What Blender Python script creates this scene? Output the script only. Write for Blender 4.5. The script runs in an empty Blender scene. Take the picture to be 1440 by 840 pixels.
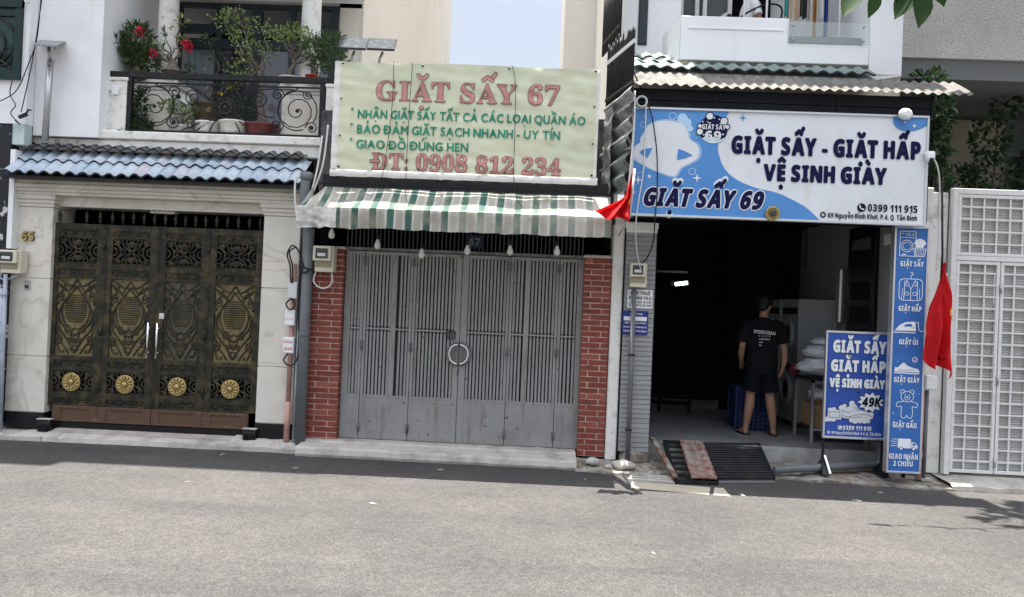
import bpy, math, random, unicodedata
from mathutils import Vector, Matrix, noise
SC = bpy.context.scene
COL = SC.collection
PI = math.pi
sin, cos, rad = math.sin, math.cos, math.radians
rnd = random.Random(7)

# ---------------------------------------------------------------- camera
def make_camera():
    roll, pitch, yaw = rad(2.4), rad(0.5), rad(2.0)
    w = Vector((-sin(yaw)*cos(pitch), cos(yaw)*cos(pitch), sin(pitch)))
    r0 = Vector((cos(yaw), sin(yaw), 0)); u0 = r0.cross(w)
    r = cos(roll)*r0 + sin(roll)*u0; u = r.cross(w)
    cd = bpy.data.cameras.new('camera'); cd.lens = 27.0; cd.sensor_width = 36.0
    cd.clip_start = 0.05; cd.clip_end = 2000
    co = bpy.data.objects.new('camera', cd); COL.objects.link(co)
    co.matrix_world = Matrix(((r.x, u.x, -w.x, 0), (r.y, u.y, -w.y, 0), (r.z, u.z, -w.z, 1.75), (0, 0, 0, 1)))
    SC.camera = co
make_camera()

# ---------------------------------------------------------------- light
SUN_EL, SUN_AZ = rad(83), rad(-20)         # azimuth from +Y towards +X: behind the houses, a little to the left
wd = bpy.data.worlds.new('World'); SC.world = wd; wd.use_nodes = True
_nt = wd.node_tree
_bg = _nt.nodes['Background']
_sky = _nt.nodes.new('ShaderNodeTexSky'); _sky.sky_type = 'NISHITA'; _sky.sun_disc = False
_sky.sun_elevation = SUN_EL; _sky.sun_rotation = SUN_AZ; _sky.dust_density = 3.0; _sky.air_density = 1.0; _sky.ozone_density = 1.0
_mx = _nt.nodes.new('ShaderNodeMixRGB'); _mx.inputs['Fac'].default_value = 0.72
# thin bright cloud, a third as bright at the horizon as overhead
_tc = _nt.nodes.new('ShaderNodeTexCoord'); _sx = _nt.nodes.new('ShaderNodeSeparateXYZ'); _nt.links.new(_tc.outputs['Generated'], _sx.inputs[0])
_cr = _nt.nodes.new('ShaderNodeMapRange'); _cr.inputs[1].default_value = 0.38; _cr.inputs[2].default_value = 1.0; _cr.inputs[3].default_value = 0.165; _cr.inputs[4].default_value = 1.0
_cn = _nt.nodes.new('ShaderNodeTexNoise'); _cn.inputs['Scale'].default_value = 4.0; _cn.inputs['Detail'].default_value = 5.0; _nt.links.new(_tc.outputs['Generated'], _cn.inputs['Vector'])
_ca = _nt.nodes.new('ShaderNodeMath'); _ca.operation = 'MULTIPLY_ADD'; _ca.inputs[1].default_value = 0.2; _nt.links.new(_cn.outputs[0], _ca.inputs[0]); _nt.links.new(_sx.outputs[2], _ca.inputs[2])
_cs = _nt.nodes.new('ShaderNodeMath'); _cs.operation = 'SUBTRACT'; _cs.inputs[1].default_value = 0.1; _nt.links.new(_ca.outputs[0], _cs.inputs[0])
_nt.links.new(_cs.outputs[0], _cr.inputs[0])
_cl = _nt.nodes.new('ShaderNodeVectorMath'); _cl.operation = 'SCALE'; _cl.inputs[0].default_value = (15.0, 15.3, 16.4); _nt.links.new(_cr.outputs[0], _cl.inputs['Scale'])
_nt.links.new(_cl.outputs[0], _mx.inputs['Color2'])
_nt.links.new(_sky.outputs[0], _mx.inputs['Color1']); _nt.links.new(_mx.outputs[0], _bg.inputs['Color'])
_bg.inputs['Strength'].default_value = 0.085
sd = bpy.data.lights.new('sun', 'SUN'); sd.energy = 5.0; sd.angle = rad(0.53); sd.color = (1.0, 0.95, 0.87)
so = bpy.data.objects.new('sun', sd); COL.objects.link(so); so.location = (0, 0, 30)
_sv = Vector((cos(SUN_EL)*sin(SUN_AZ), cos(SUN_EL)*cos(SUN_AZ), sin(SUN_EL)))
so.rotation_euler = _sv.to_track_quat('Z', 'Y').to_euler()
vs = SC.view_settings; vs.view_transform = 'Standard'; vs.look = 'None'; vs.gamma = 1.0; vs.use_curve_mapping = False
vs.exposure = 1.78

# ---------------------------------------------------------------- materials
def M(name, c, r=0.6, metal=0.0, c2=None, sc=4.0, lo=0.42, hi=0.66, st=(1, 1, 1), c3=None, sc3=1.0, lo3=0.5, hi3=0.7, st3=(1, 1, 1),
      bump=0.0, bsc=60.0, rand=None, coat=0.0, spec=0.28, r2=None, emit=None, trans=0.0, alpha=1.0, sub=0.0, fine=None):
    m = bpy.data.materials.new(name); m.use_nodes = True
    nt = m.node_tree; N = nt.nodes; L = nt.links
    b = N['Principled BSDF']
    b.inputs['Roughness'].default_value = r; b.inputs['Metallic'].default_value = metal
    b.inputs['Coat Weight'].default_value = coat; b.inputs['Specular IOR Level'].default_value = spec
    b.inputs['Transmission Weight'].default_value = trans; b.inputs['Alpha'].default_value = alpha
    if emit: b.inputs['Emission Color'].default_value = (*emit[0], 1); b.inputs['Emission Strength'].default_value = emit[1]
    tc = N.new('ShaderNodeTexCoord')
    def nz(scale, stretch, detail=6.0):
        mp = N.new('ShaderNodeMapping'); mp.inputs['Scale'].default_value = stretch
        L.new(tc.outputs['Object'], mp.inputs['Vector'])
        n = N.new('ShaderNodeTexNoise'); n.inputs['Scale'].default_value = scale; n.inputs['Detail'].default_value = detail
        n.inputs['Roughness'].default_value = 0.62
        L.new(mp.outputs[0], n.inputs['Vector']); return n
    def ramp(n, lo, hi):
        rp = N.new('ShaderNodeMapRange'); rp.inputs[1].default_value = lo; rp.inputs[2].default_value = hi
        L.new(n.outputs[0], rp.inputs[0]); return rp
    cur = None
    rgb = N.new('ShaderNodeRGB'); rgb.outputs[0].default_value = (*c, 1); cur = rgb.outputs[0]
    def mix(fac, col):
        nonlocal cur
        x = N.new('ShaderNodeMixRGB'); L.new(fac, x.inputs[0]); L.new(cur, x.inputs[1]); x.inputs[2].default_value = (*col, 1)
        cur = x.outputs[0]
    if rand:
        g = N.new('ShaderNodeNewGeometry')
        if len(rand) == 1: mix(g.outputs['Random Per Island'], rand[0])
        else:
            cr = N.new('ShaderNodeValToRGB'); cr.color_ramp.interpolation = 'LINEAR'
            els = cr.color_ramp.elements
            while len(els) < len(rand): els.new(0.5)
            for i, cc in enumerate(rand): els[i].position = i/(len(rand)-1); els[i].color = (*cc, 1)
            L.new(g.outputs['Random Per Island'], cr.inputs[0]); cur = cr.outputs[0]
    if c2:
        f = ramp(nz(sc, st), lo, hi); mix(f.outputs[0], c2)
        if r2 is not None:
            q = N.new('ShaderNodeMapRange'); L.new(f.outputs[0], q.inputs[0]); q.inputs[3].default_value = r; q.inputs[4].default_value = r2
            L.new(q.outputs[0], b.inputs['Roughness'])
    if c3: mix(ramp(nz(sc3, st3), lo3, hi3).outputs[0], c3)
    if fine: mix(ramp(nz(fine[1], (1, 1, 1), 2.0), fine[2], fine[3]).outputs[0], fine[0])
    L.new(cur, b.inputs['Base Color'])
    if bump:
        bp = N.new('ShaderNodeBump'); bp.inputs['Strength'].default_value = bump; bp.inputs['Distance'].default_value = 0.01
        L.new(nz(bsc, (1, 1, 1)).outputs[0], bp.inputs['Height']); L.new(bp.outputs[0], b.inputs['Normal'])
    if sub:
        # leaf or cloth that lets some light through: mix in a translucent lobe of the same colour
        t = N.new('ShaderNodeBsdfTranslucent'); L.new(cur, t.inputs[0])
        ms = N.new('ShaderNodeMixShader'); ms.inputs[0].default_value = sub
        L.new(b.outputs[0], ms.inputs[1]); L.new(t.outputs[0], ms.inputs[2]); L.new(ms.outputs[0], N['Material Output'].inputs[0])
    return m

# ---------------------------------------------------------------- mesh helpers
class MB:
    def __init__(s): s.v = []; s.f = []; s.mi = []; s.sm = []
    def add(s, vs, fs, mi=0, sm=False):
        o = len(s.v); s.v += [Vector(p) for p in vs]
        for f in fs: s.f.append([i+o for i in f]); s.mi.append(mi); s.sm.append(sm)
        return s
    def box(s, x0, x1, y0, y1, z0, z1, mi=0):
        return s.add([(x0,y0,z0),(x1,y0,z0),(x1,y1,z0),(x0,y1,z0),(x0,y0,z1),(x1,y0,z1),(x1,y1,z1),(x0,y1,z1)],
              [(0,3,2,1),(4,5,6,7),(0,1,5,4),(1,2,6,5),(2,3,7,6),(3,0,4,7)], mi)
    def hexa(s, p, mi=0):     # 8 corners, bottom four then top four
        return s.add(p, [(0,3,2,1),(4,5,6,7),(0,1,5,4),(1,2,6,5),(2,3,7,6),(3,0,4,7)], mi)
    def bar(s, p, q, w, h, mi=0, up=(0, 0, 1)):
        p = Vector(p); q = Vector(q); d = (q-p).normalized(); up = Vector(up)
        a = d.cross(up)
        if a.length < 1e-4: a = d.cross(Vector((0, 1, 0)))
        a.normalize(); b = a.cross(d)
        a *= w/2; b *= h/2
        return s.add([p-a-b, p+a-b, p+a+b, p-a+b, q-a-b, q+a-b, q+a+b, q-a+b],
              [(0,1,2,3),(7,6,5,4),(1,0,4,5),(2,1,5,6),(3,2,6,7),(0,3,7,4)], mi)
    def tube(s, pts, r, n=6, mi=0, closed=False, caps=True, sx=1.0, side=None):
        pts = [Vector(p) for p in pts]; k = len(pts)
        if k < 2: return s
        rs = r if isinstance(r, (list, tuple)) else [r]*k
        o = len(s.v); prev = None
        for i, p in enumerate(pts):
            if closed: t = pts[(i+1) % k]-pts[i-1]
            else: t = pts[min(i+1, k-1)]-pts[max(i-1, 0)]
            if t.length < 1e-9: t = Vector((0, 0, 1))
            t.normalize()
            if side is not None: a = Vector(side)
            elif prev is None:
                a = Vector((0, 1, 0)) if abs(t.y) < 0.9 else Vector((1, 0, 0))
            else: a = prev
            a = a - t*a.dot(t)
            if a.length < 1e-5: a = t.orthogonal()
            a.normalize(); prev = a; b = t.cross(a)
            rr = rs[i]
            ra, rb = (rr if isinstance(rr, (list, tuple)) else (rr*sx, rr))
            for j in range(n):
                an = 2*PI*j/n; s.v.append(p + a*(cos(an)*ra) + b*(sin(an)*rb))
        for i in range(k if closed else k-1):
            i2 = (i+1) % k
            for j in range(n):
                j2 = (j+1) % n
                s.f.append([o+i*n+j, o+i*n+j2, o+i2*n+j2, o+i2*n+j]); s.mi.append(mi); s.sm.append(n > 4)
        if caps and not closed:
            s.f.append([o+j for j in range(n)][::-1]); s.mi.append(mi); s.sm.append(False)
            s.f.append([o+(k-1)*n+j for j in range(n)]); s.mi.append(mi); s.sm.append(False)
        return s
    def cyl(s, p, q, r0, r1=None, n=12, mi=0): return s.tube([p, q], [r0, r0 if r1 is None else r1], n, mi)
    def lathe(s, c, prof, n=20, mi=0, wob=None, axis='z'):
        o = len(s.v); k = len(prof)
        for i, (r, z) in enumerate(prof):
            for j in range(n):
                a = 2*PI*j/n; rr = r*(1+(wob(a, i) if wob else 0))
                if axis == 'z': s.v.append(Vector((c[0]+rr*cos(a), c[1]+rr*sin(a), c[2]+z)))
                else: s.v.append(Vector((c[0]+rr*cos(a), c[1]-z, c[2]+rr*sin(a))))     # towards the viewer of the facade
        for i in range(k-1):
            for j in range(n):
                j2 = (j+1) % n
                s.f.append([o+i*n+j, o+i*n+j2, o+(i+1)*n+j2, o+(i+1)*n+j]); s.mi.append(mi); s.sm.append(True)
        s.f.append([o+j for j in range(n)][::-1]); s.mi.append(mi); s.sm.append(False)
        s.f.append([o+(k-1)*n+j for j in range(n)]); s.mi.append(mi); s.sm.append(False)
        return s
    def ell(s, c, r, nu=14, nv=9, mi=0, fn=None):
        prof = []
        o = len(s.v)
        for i in range(nv+1):
            t = PI*i/nv
            for j in range(nu):
                a = 2*PI*j/nu
                d = Vector((sin(t)*cos(a), sin(t)*sin(a), -cos(t)))
                k = fn(d) if fn else 1.0
                s.v.append(Vector((c[0]+r[0]*d.x*k, c[1]+r[1]*d.y*k, c[2]+r[2]*d.z*k)))
        for i in range(nv):
            for j in range(nu):
                j2 = (j+1) % nu
                s.f.append([o+i*nu+j, o+i*nu+j2, o+(i+1)*nu+j2, o+(i+1)*nu+j]); s.mi.append(mi); s.sm.append(True)
        return s
    def prism(s, poly, y0, y1, mi=0):     # outline in (x, z), front face at y0
        n = len(poly)
        ar = sum(poly[i][0]*poly[(i+1) % n][1]-poly[(i+1) % n][0]*poly[i][1] for i in range(n))
        if ar < 0: poly = poly[::-1]
        return s.add([(x, y0, z) for x, z in poly]+[(x, y1, z) for x, z in poly],
              [list(range(n)), list(range(2*n-1, n-1, -1))]+[[i, i+n, (i+1) % n+n, (i+1) % n] for i in range(n)], mi)
    def sheet(s, poly, y, mi=0):
        n = len(poly)
        ar = sum(poly[i][0]*poly[(i+1) % n][1]-poly[(i+1) % n][0]*poly[i][1] for i in range(n))
        if ar < 0: poly = poly[::-1]
        return s.add([(x, y, z) for x, z in poly], [list(range(n))], mi)
    def strip(s, pts, w, y, mi=0, closed=False):   # flat line of width w in the plane at y
        P = [Vector((p[0], p[1])) for p in pts]; n = len(P); o = len(s.v)
        for i in range(n):
            if closed: a, b = P[i]-P[i-1], P[(i+1) % n]-P[i]
            else: a = P[i]-P[i-1] if i else P[1]-P[0]; b = P[i+1]-P[i] if i < n-1 else P[-1]-P[-2]
            a = a.normalized() if a.length else b.normalized(); b = b.normalized() if b.length else a
            t = a+b
            t = t.normalized() if t.length > 1e-6 else a
            nn = Vector((-t.y, t.x)); k = min(1.8, 1/max(0.3, abs(nn.dot(Vector((-a.y, a.x))))))
            q = nn*(w/2*k)
            s.v.append(Vector((P[i].x+q.x, y, P[i].y+q.y))); s.v.append(Vector((P[i].x-q.x, y, P[i].y-q.y)))
        for i in range(n if closed else n-1):
            j = (i+1) % n
            s.f.append([o+2*i+1, o+2*j+1, o+2*j, o+2*i]); s.mi.append(mi); s.sm.append(False)
        return s
    def grid(s, fn, nu, nv, mi=0, sm=True, mfn=None):
        o = len(s.v)
        for i in range(nu+1):
            for j in range(nv+1): s.v.append(Vector(fn(i/nu, j/nv)))
        for i in range(nu):
            for j in range(nv):
                a = o+i*(nv+1)+j
                s.f.append([a, a+nv+1, a+nv+2, a+1]); s.mi.append(mfn(i, j) if mfn else mi); s.sm.append(sm)
        return s
    def leaves(s, c, rr, n, size, seed=0, mis=(0,), asp=0.45, hollow=0.35, up=0.2):
        R = random.Random(seed); c = Vector(c)
        for _ in range(n):
            d = Vector((R.gauss(0, 1), R.gauss(0, 1), R.gauss(0, 1))).normalized()
            k = (hollow+(1-hollow)*R.random())**0.6
            p = c+Vector((d.x*rr[0]*k, d.y*rr[1]*k, d.z*rr[2]*k))
            s.leaf(p, (d+Vector((R.gauss(0, .6), R.gauss(0, .6), up+R.gauss(0, .6)))).normalized(), size*(0.6+0.7*R.random()), asp, R, R.choice(mis))
        return s
    def leaf(s, p, t, l, asp, R, mi=0):
        a = t.orthogonal().normalized(); a.rotate(Matrix.Rotation(R.random()*6.28, 3, t)); b = t.cross(a)
        w = l*asp/2
        o = len(s.v)
        s.v += [p, p+t*l*.5+a*w+b*w*.35, p+t*l, p+t*l*.5-a*w+b*w*.35, p+t*l*.45]
        for f in ((0, 1, 4), (1, 2, 4), (2, 3, 4), (3, 0, 4)):
            s.f.append([o+i for i in f]); s.mi.append(mi); s.sm.append(False)
    def xform(s, M4, start=0):
        for i in range(start, len(s.v)): s.v[i] = M4 @ s.v[i]
        return s
    def build(s, name, mats, parent=None, loc=None, bev=0.0, seg=1, **kw):
        if not isinstance(mats, (list, tuple)): mats = [mats]
        if loc is None: loc = WL[parent.name] if parent else Vector((0, 0, 0))
        loc = Vector(loc)
        me = bpy.data.meshes.new(name)
        me.from_pydata([tuple(v-loc) for v in s.v], [], s.f)
        for m in mats: me.materials.append(m)
        me.polygons.foreach_set('material_index', s.mi); me.polygons.foreach_set('use_smooth', s.sm)
        me.update()
        o = bpy.data.objects.new(name, me); COL.objects.link(o)
        WL[o.name] = loc
        if parent: o.parent = parent; o.location = loc-WL[parent.name]
        else: o.location = loc
        if bev:
            md = o.modifiers.new('bevel', 'BEVEL'); md.width = bev; md.segments = seg; md.limit_method = 'ANGLE'; md.angle_limit = rad(40)
        tag(o, **kw)
        return o
WL = {}
def tag(o, label=None, cat=None, group=None, kind=None):
    if label: o['label'] = label
    if cat: o['category'] = cat
    if group: o['group'] = group
    if kind: o['kind'] = kind
    return o
def thing(name, label, cat, loc, group=None):
    o = bpy.data.objects.new(name, None); COL.objects.link(o); o.location = loc; WL[o.name] = Vector(loc)
    o.empty_display_size = 0.1
    return tag(o, label, cat, group)
def copy_tree(o, parent=None, loc=None, **kw):
    kids = list(o.children)
    c = o.copy(); COL.objects.link(c)
    if parent: c.parent = parent
    if loc is not None: c.location = loc; WL[c.name] = Vector(loc)
    for ch in kids: copy_tree(ch, c)
    tag(c, **kw)
    return c
def circ(cx, cz, r, n=24, a0=0, a1=2*PI, full=True, rz=None):
    rz = r if rz is None else rz
    k = n if full else n+1
    return [(cx+r*cos(a0+(a1-a0)*i/n), cz+rz*sin(a0+(a1-a0)*i/n)) for i in range(k)]
def spiral(cx, cz, r0, r1, a0, turns, y, n=22):
    return [(cx+(r0+(r1-r0)*t)*cos(a0+turns*2*PI*t), y, cz+(r0+(r1-r0)*t)*sin(a0+turns*2*PI*t)) for t in [i/n for i in range(n+1)]]
def smooth_line(P, n=6):
    P = [Vector(p) for p in P]; out = []
    for i in range(len(P)-1):
        p0, p1, p2, p3 = P[max(i-1, 0)], P[i], P[i+1], P[min(i+2, len(P)-1)]
        for k in range(n):
            t = k/n
            out.append(0.5*((2*p1)+(p2-p0)*t+(2*p0-5*p1+4*p2-p3)*t*t+(3*p1-p0-3*p2+p3)*t*t*t))
    out.append(P[-1]); return out
def nz3(x, y=0, z=0): return noise.noise(Vector((x, y, z)))

# ---------------------------------------------------------------- lettering
_G = {}
def _mapc(ch, style):
    o = ord(ch)
    if style == 'light': return ch
    up, low, dig = {'sans': (0x1D5D4, 0x1D5EE, 0x1D7EC), 'serif': (0x1D400, 0x1D41A, 0x1D7CE)}[style]
    if 'A' <= ch <= 'Z': return chr(up+o-65)
    if 'a' <= ch <= 'z': return chr(low+o-97)
    if '0' <= ch <= '9': return chr(dig+o-48)
    return ch
def _raw(ch, style):
    cu = bpy.data.curves.new('glyph', 'FONT'); cu.body = _mapc(ch, style); cu.size = 1; cu.resolution_u = 4
    o = bpy.data.objects.new('glyph', cu); COL.objects.link(o)
    bpy.context.view_layer.update()
    dg = bpy.context.evaluated_depsgraph_get()
    me = bpy.data.meshes.new_from_object(o.evaluated_get(dg))
    V = [(v.co.x, v.co.y) for v in me.vertices]; F = [list(p.vertices) for p in me.polygons]
    bpy.data.objects.remove(o); bpy.data.curves.remove(cu); bpy.data.meshes.remove(me)
    return V, F
_CAP = {}
def glyph(ch, style):
    if (ch, style) in _G: return _G[(ch, style)]
    if style not in _CAP:
        V, F = _raw('H', style); _CAP[style] = max(v[1] for v in V)
    k = 1/_CAP[style]
    V, F = _raw(ch, style)
    if V:
        x0 = min(v[0] for v in V); V = [((x-x0)*k, y*k) for x, y in V]; w = max(v[0] for v in V); h = max(v[1] for v in V)
    else: w = h = 0
    _G[(ch, style)] = (V, F, w, h); return _G[(ch, style)]
KERN = {'AT': .14, 'TA': .14, 'AY': .14, 'YA': .14, 'AV': .12, 'LT': .1, 'TO': .03, 'PA': .08, 'FA': .08}
def layout(text, style, sb, sp, th, up=0.0):
    """list of (verts, faces) with cap height 1, total width"""
    out = []; x = 0; prev = ''
    for raw in text:
        d = unicodedata.normalize('NFD', raw); base = d[0]; marks = d[1:]
        if raw in 'Đđ': base = 'D' if raw == 'Đ' else 'd'
        if base == ' ': x += sp; prev = ''; continue
        V, F, w, h = glyph(base, style); hh = h; h = h+up
        if prev and prev+base in KERN: x -= KERN[prev+base]
        out.append(([(a+x, b) for a, b in V], F, 0))
        cx = x+w/2; st = []
        t = th
        if raw == 'Đ': st.append(([(x-.12, .5), (x+w*.5, .5)], t*.9))
        if raw == 'đ': st.append(([(x+w*.45, .83), (x+w+.1, .83)], t*.7))
        c = '\u0302' in marks
        for mk in marks:
            if mk == '\u0323': out.append(([(cx+t*.62*cos(2*PI*i/10), -.28-up+t*.62*sin(2*PI*i/10)) for i in range(10)], [list(range(10))], 1))
            if mk == '\u0306': st.append(([(cx+.24*cos(a), h+.36+.24*sin(a)) for a in [PI+.15+(PI-.3)*i/8 for i in range(9)]], t*.8))
            if mk == '\u0302': st.append(([(cx-.27, h+.1), (cx, h+.3), (cx+.27, h+.1)], t*.8))
            if mk == '\u0301': st.append(([(cx+.22, h+.28), (cx+.42, h+.52)] if c else [(cx-.04, h+.1), (cx+.2, h+.36)], t*.8))
            if mk == '\u0300': st.append(([(cx-.22, h+.28), (cx-.42, h+.52)] if c else [(cx+.04, h+.1), (cx-.2, h+.36)], t*.8))
            if mk == '\u0309': st.append(([(cx-.1, h+.36), (cx, h+.42), (cx+.1, h+.36), (cx+.08, h+.26), (cx, h+.2), (cx, h+.1)], t*.6))
            if mk == '\u0303': st.append(([(cx-.24, h+(.42 if c else .16)), (cx-.1, h+(.5 if c else .24)), (cx+.08, h+(.42 if c else .16)), (cx+.22, h+(.5 if c else .24))], t*.6))
            if mk == '\u031b': st.append(([(x+w*.85, hh*.86), (x+w*1.05, hh*.95), (x+w*1.12, hh*1.2)], t*.6))
        for pts, wd_ in st:
            mb = MB().strip(pts, wd_, 0); out.append(([(v.x, v.z) for v in mb.v], mb.f, 1))
        x += w+sb; prev = base
    return out, x-sb
def letters(mb, text, x0, x1, z0, h, y, style='sans', mi=0, bold=0.0, shear=0.0, sb=None, sp=None, th=None, warp=None, align=0):
    """write text between x0 and x1, baseline z0, capital height h, in the plane y facing the street"""
    sb = {'sans': .22, 'serif': .13, 'light': .16}[style] if sb is None else sb
    sp = .38 if sp is None else sp
    th = {'sans': .19, 'serif': .17, 'light': .13}[style] if th is None else th
    L, w = layout(text, style, sb, sp, th, (.06 if style == 'sans' else .03)+1.3*max(0, bold)/h)
    kx = (x1-x0)/w if x1 is not None else h
    offs = [(0, 0)] + ([(bold*cos(a), bold*sin(a)) for a in [i*PI/4 for i in range(8)]] if bold else [])
    for n, (dx, dz) in enumerate(offs):
        for V, F, mk in L:
            vs = []
            for a, b in V:
                px = x0+a*kx+shear*b*h+dx; pz = z0+b*h+dz; py = y-n*.00025-(.0001 if mk else 0)
                if warp: py += warp(px, pz)
                vs.append((px, py, pz))
            mb.add(vs, F, mi)
    return mb
# ---------------------------------------------------------------- material library
def asphalt():
    m = M('asphalt', (.056, .0538, .0524), r=.9, c2=(.074, .0706, .0675), sc=.55, lo=.4, hi=.62, c3=(.049, .0475, .0468), sc3=1.5, st3=(.16, 1, 1), lo3=.48, hi3=.72, bump=.6, bsc=110)
    nt = m.node_tree; N = nt.nodes; L = nt.links; b = N['Principled BSDF']
    src = b.inputs['Base Color'].links[0].from_socket
    tc = [n for n in N if n.type == 'TEX_COORD'][0]
    v = N.new('ShaderNodeTexVoronoi'); v.inputs['Scale'].default_value = 120; L.new(tc.outputs['Object'], v.inputs['Vector'])
    sp = N.new('ShaderNodeSeparateColor'); L.new(v.outputs['Color'], sp.inputs[0])
    mr = N.new('ShaderNodeMapRange'); mr.inputs[1].default_value = 0; mr.inputs[2].default_value = 1; mr.inputs[3].default_value = .62; mr.inputs[4].default_value = 1.38
    L.new(sp.outputs[0], mr.inputs[0])
    x = N.new('ShaderNodeVectorMath'); x.operation = 'SCALE'; L.new(src, x.inputs[0]); L.new(mr.outputs[0], x.inputs['Scale'])
    v2 = N.new('ShaderNodeTexVoronoi'); v2.inputs['Scale'].default_value = 22; L.new(tc.outputs['Object'], v2.inputs['Vector'])
    s2 = N.new('ShaderNodeSeparateColor'); L.new(v2.outputs['Color'], s2.inputs[0])
    m2 = N.new('ShaderNodeMapRange'); m2.inputs[3].default_value = .9; m2.inputs[4].default_value = 1.1; L.new(s2.outputs[1], m2.inputs[0])
    x2 = N.new('ShaderNodeVectorMath'); x2.operation = 'SCALE'; L.new(x.outputs[0], x2.inputs[0]); L.new(m2.outputs[0], x2.inputs['Scale'])
    L.new(x2.outputs[0], b.inputs['Base Color'])
    return m
m_asphalt = asphalt()
m_kerb = M('kerb_concrete', (.47, .45, .40), r=.9, c2=(.27, .255, .225), sc=3, lo=.45, hi=.68, c3=(.55, .53, .48), sc3=11, lo3=.56, hi3=.7, bump=.5, bsc=40)
m_rubble = M('broken_concrete', (.33, .31, .27), r=.95, c2=(.13, .12, .10), sc=9, lo=.45, hi=.6, c3=(.25, .18, .13), sc3=4, lo3=.52, hi3=.66, bump=1.0, bsc=25)
m_pav = M('paver_tile', (.42, .38, .34), r=.8, c2=(.28, .25, .23), sc=6, bump=.3, bsc=90)
m_white = M('white_render', (.80, .81, .82), r=.75, c2=(.70, .71, .71), sc=1.3, c3=(.60, .58, .53), sc3=5, st3=(1, 1, .12), lo3=.6, hi3=.82, bump=.12, bsc=30)
m_whitew = M('weathered_white', (.74, .73, .69), r=.8, c2=(.42, .40, .36), sc=6, lo=.53, hi=.74, c3=(.16, .15, .14), sc3=13, lo3=.62, hi3=.76, bump=.4, bsc=40)
m_cream = M('cream_render', (.78, .735, .645), r=.8, c2=(.70, .655, .57), sc=1.2, st=(1, 1, .5), lo=.45, hi=.75, c3=(.56, .52, .45), sc3=6, st3=(1, 1, .1), lo3=.64, hi3=.85, bump=.1)
m_greywall = M('grey_beige_render', (.45, .44, .41), r=.8, c2=(.36, .35, .33), sc=3)
def marble():
    m = M('cream_marble', (.66, .63, .56), r=.35, c2=(.55, .52, .45), sc=2.2, lo=.45, hi=.7, spec=.4)
    nt = m.node_tree; N = nt.nodes; L = nt.links; b = N['Principled BSDF']; src = b.inputs['Base Color'].links[0].from_socket
    tc = [n for n in N if n.type == 'TEX_COORD'][0]
    n = N.new('ShaderNodeTexNoise'); n.inputs['Scale'].default_value = .9; n.inputs['Detail'].default_value = 4; n.inputs['Distortion'].default_value = 1.2
    L.new(tc.outputs['Object'], n.inputs['Vector'])
    a = N.new('ShaderNodeMath'); a.operation = 'SUBTRACT'; a.inputs[1].default_value = .5; L.new(n.outputs[0], a.inputs[0])
    c = N.new('ShaderNodeMath'); c.operation = 'ABSOLUTE'; L.new(a.outputs[0], c.inputs[0])
    r = N.new('ShaderNodeMapRange'); r.inputs[1].default_value = 0; r.inputs[2].default_value = .018; r.inputs[3].default_value = .42; r.inputs[4].default_value = 0; L.new(c.outputs[0], r.inputs[0])
    x = N.new('ShaderNodeMixRGB'); L.new(r.outputs[0], x.inputs[0]); L.new(src, x.inputs[1]); x.inputs[2].default_value = (.34, .30, .24, 1); L.new(x.outputs[0], b.inputs['Base Color'])
    return m
m_marble = marble()
def black_marble():
    m = M('black_marble', (.02, .02, .025), r=.25)
    nt = m.node_tree; N = nt.nodes; L = nt.links; b = N['Principled BSDF']; tc = [n for n in N if n.type == 'TEX_COORD'][0]
    n = N.new('ShaderNodeTexNoise'); n.inputs['Scale'].default_value = 7; n.inputs['Detail'].default_value = 6; n.inputs['Distortion'].default_value = 1.5; L.new(tc.outputs['Object'], n.inputs['Vector'])
    r = N.new('ShaderNodeMapRange'); r.inputs[1].default_value = .60; r.inputs[2].default_value = .66; L.new(n.outputs[0], r.inputs[0])
    x = N.new('ShaderNodeMixRGB'); L.new(r.outputs[0], x.inputs[0]); x.inputs[1].default_value = (.02, .02, .025, 1); x.inputs[2].default_value = (.5, .5, .5, 1); L.new(x.outputs[0], b.inputs['Base Color'])
    return m
m_bmarble = black_marble()
m_plinth = M('black_plinth', (.010, .010, .012), r=.35, spec=.3)
m_bronze = M('patinated_bronze', (.026, .025, .019), r=.5, metal=.35, c2=(.10, .08, .036), sc=7, lo=.47, hi=.72, c3=(.05, .055, .043), sc3=16, lo3=.52, hi3=.75, bump=.25, bsc=50)
m_bronze2 = M('gilded_bronze', (.19, .15, .07), r=.5, metal=.35, c2=(.075, .06, .032), sc=9, lo=.45, hi=.7, bump=.2, bsc=60)
m_bronze3 = M('dull_bronze', (.095, .085, .06), r=.6, metal=.3, c2=(.05, .048, .038), sc=9, lo=.45, hi=.7)
m_gold = M('gold_paint', (.44, .34, .14), r=.42, metal=.6, c2=(.22, .16, .07), sc=30, lo=.5, hi=.7)
m_brown = M('brown_sheet_metal', (.105, .062, .040), r=.5, metal=.1, c2=(.20, .15, .12), sc=9, lo=.58, hi=.75, st=(1, 1, 3))
m_chrome = M('polished_steel', (.75, .75, .75), r=.18, metal=1)
m_steel = M('dull_steel', (.42, .42, .42), r=.4, metal=.8)
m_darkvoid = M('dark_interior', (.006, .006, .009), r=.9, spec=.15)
m_tile = M('glazed_roof_tile', (.2, .26, .32), r=.28, rand=[(.21, .29, .37), (.28, .37, .44), (.36, .43, .49), (.26, .35, .44), (.36, .34, .39)], c2=(.40, .42, .43), sc=20, lo=.5, hi=.75, c3=(.06, .07, .08), sc3=30, lo3=.62, hi3=.78, spec=.5)
m_tiled = M('dark_ridge_tile', (.045, .05, .055), r=.4, c2=(.34, .35, .36), sc=7, lo=.54, hi=.74, c3=(.02, .02, .022), sc3=18, lo3=.5, hi3=.7)
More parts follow.
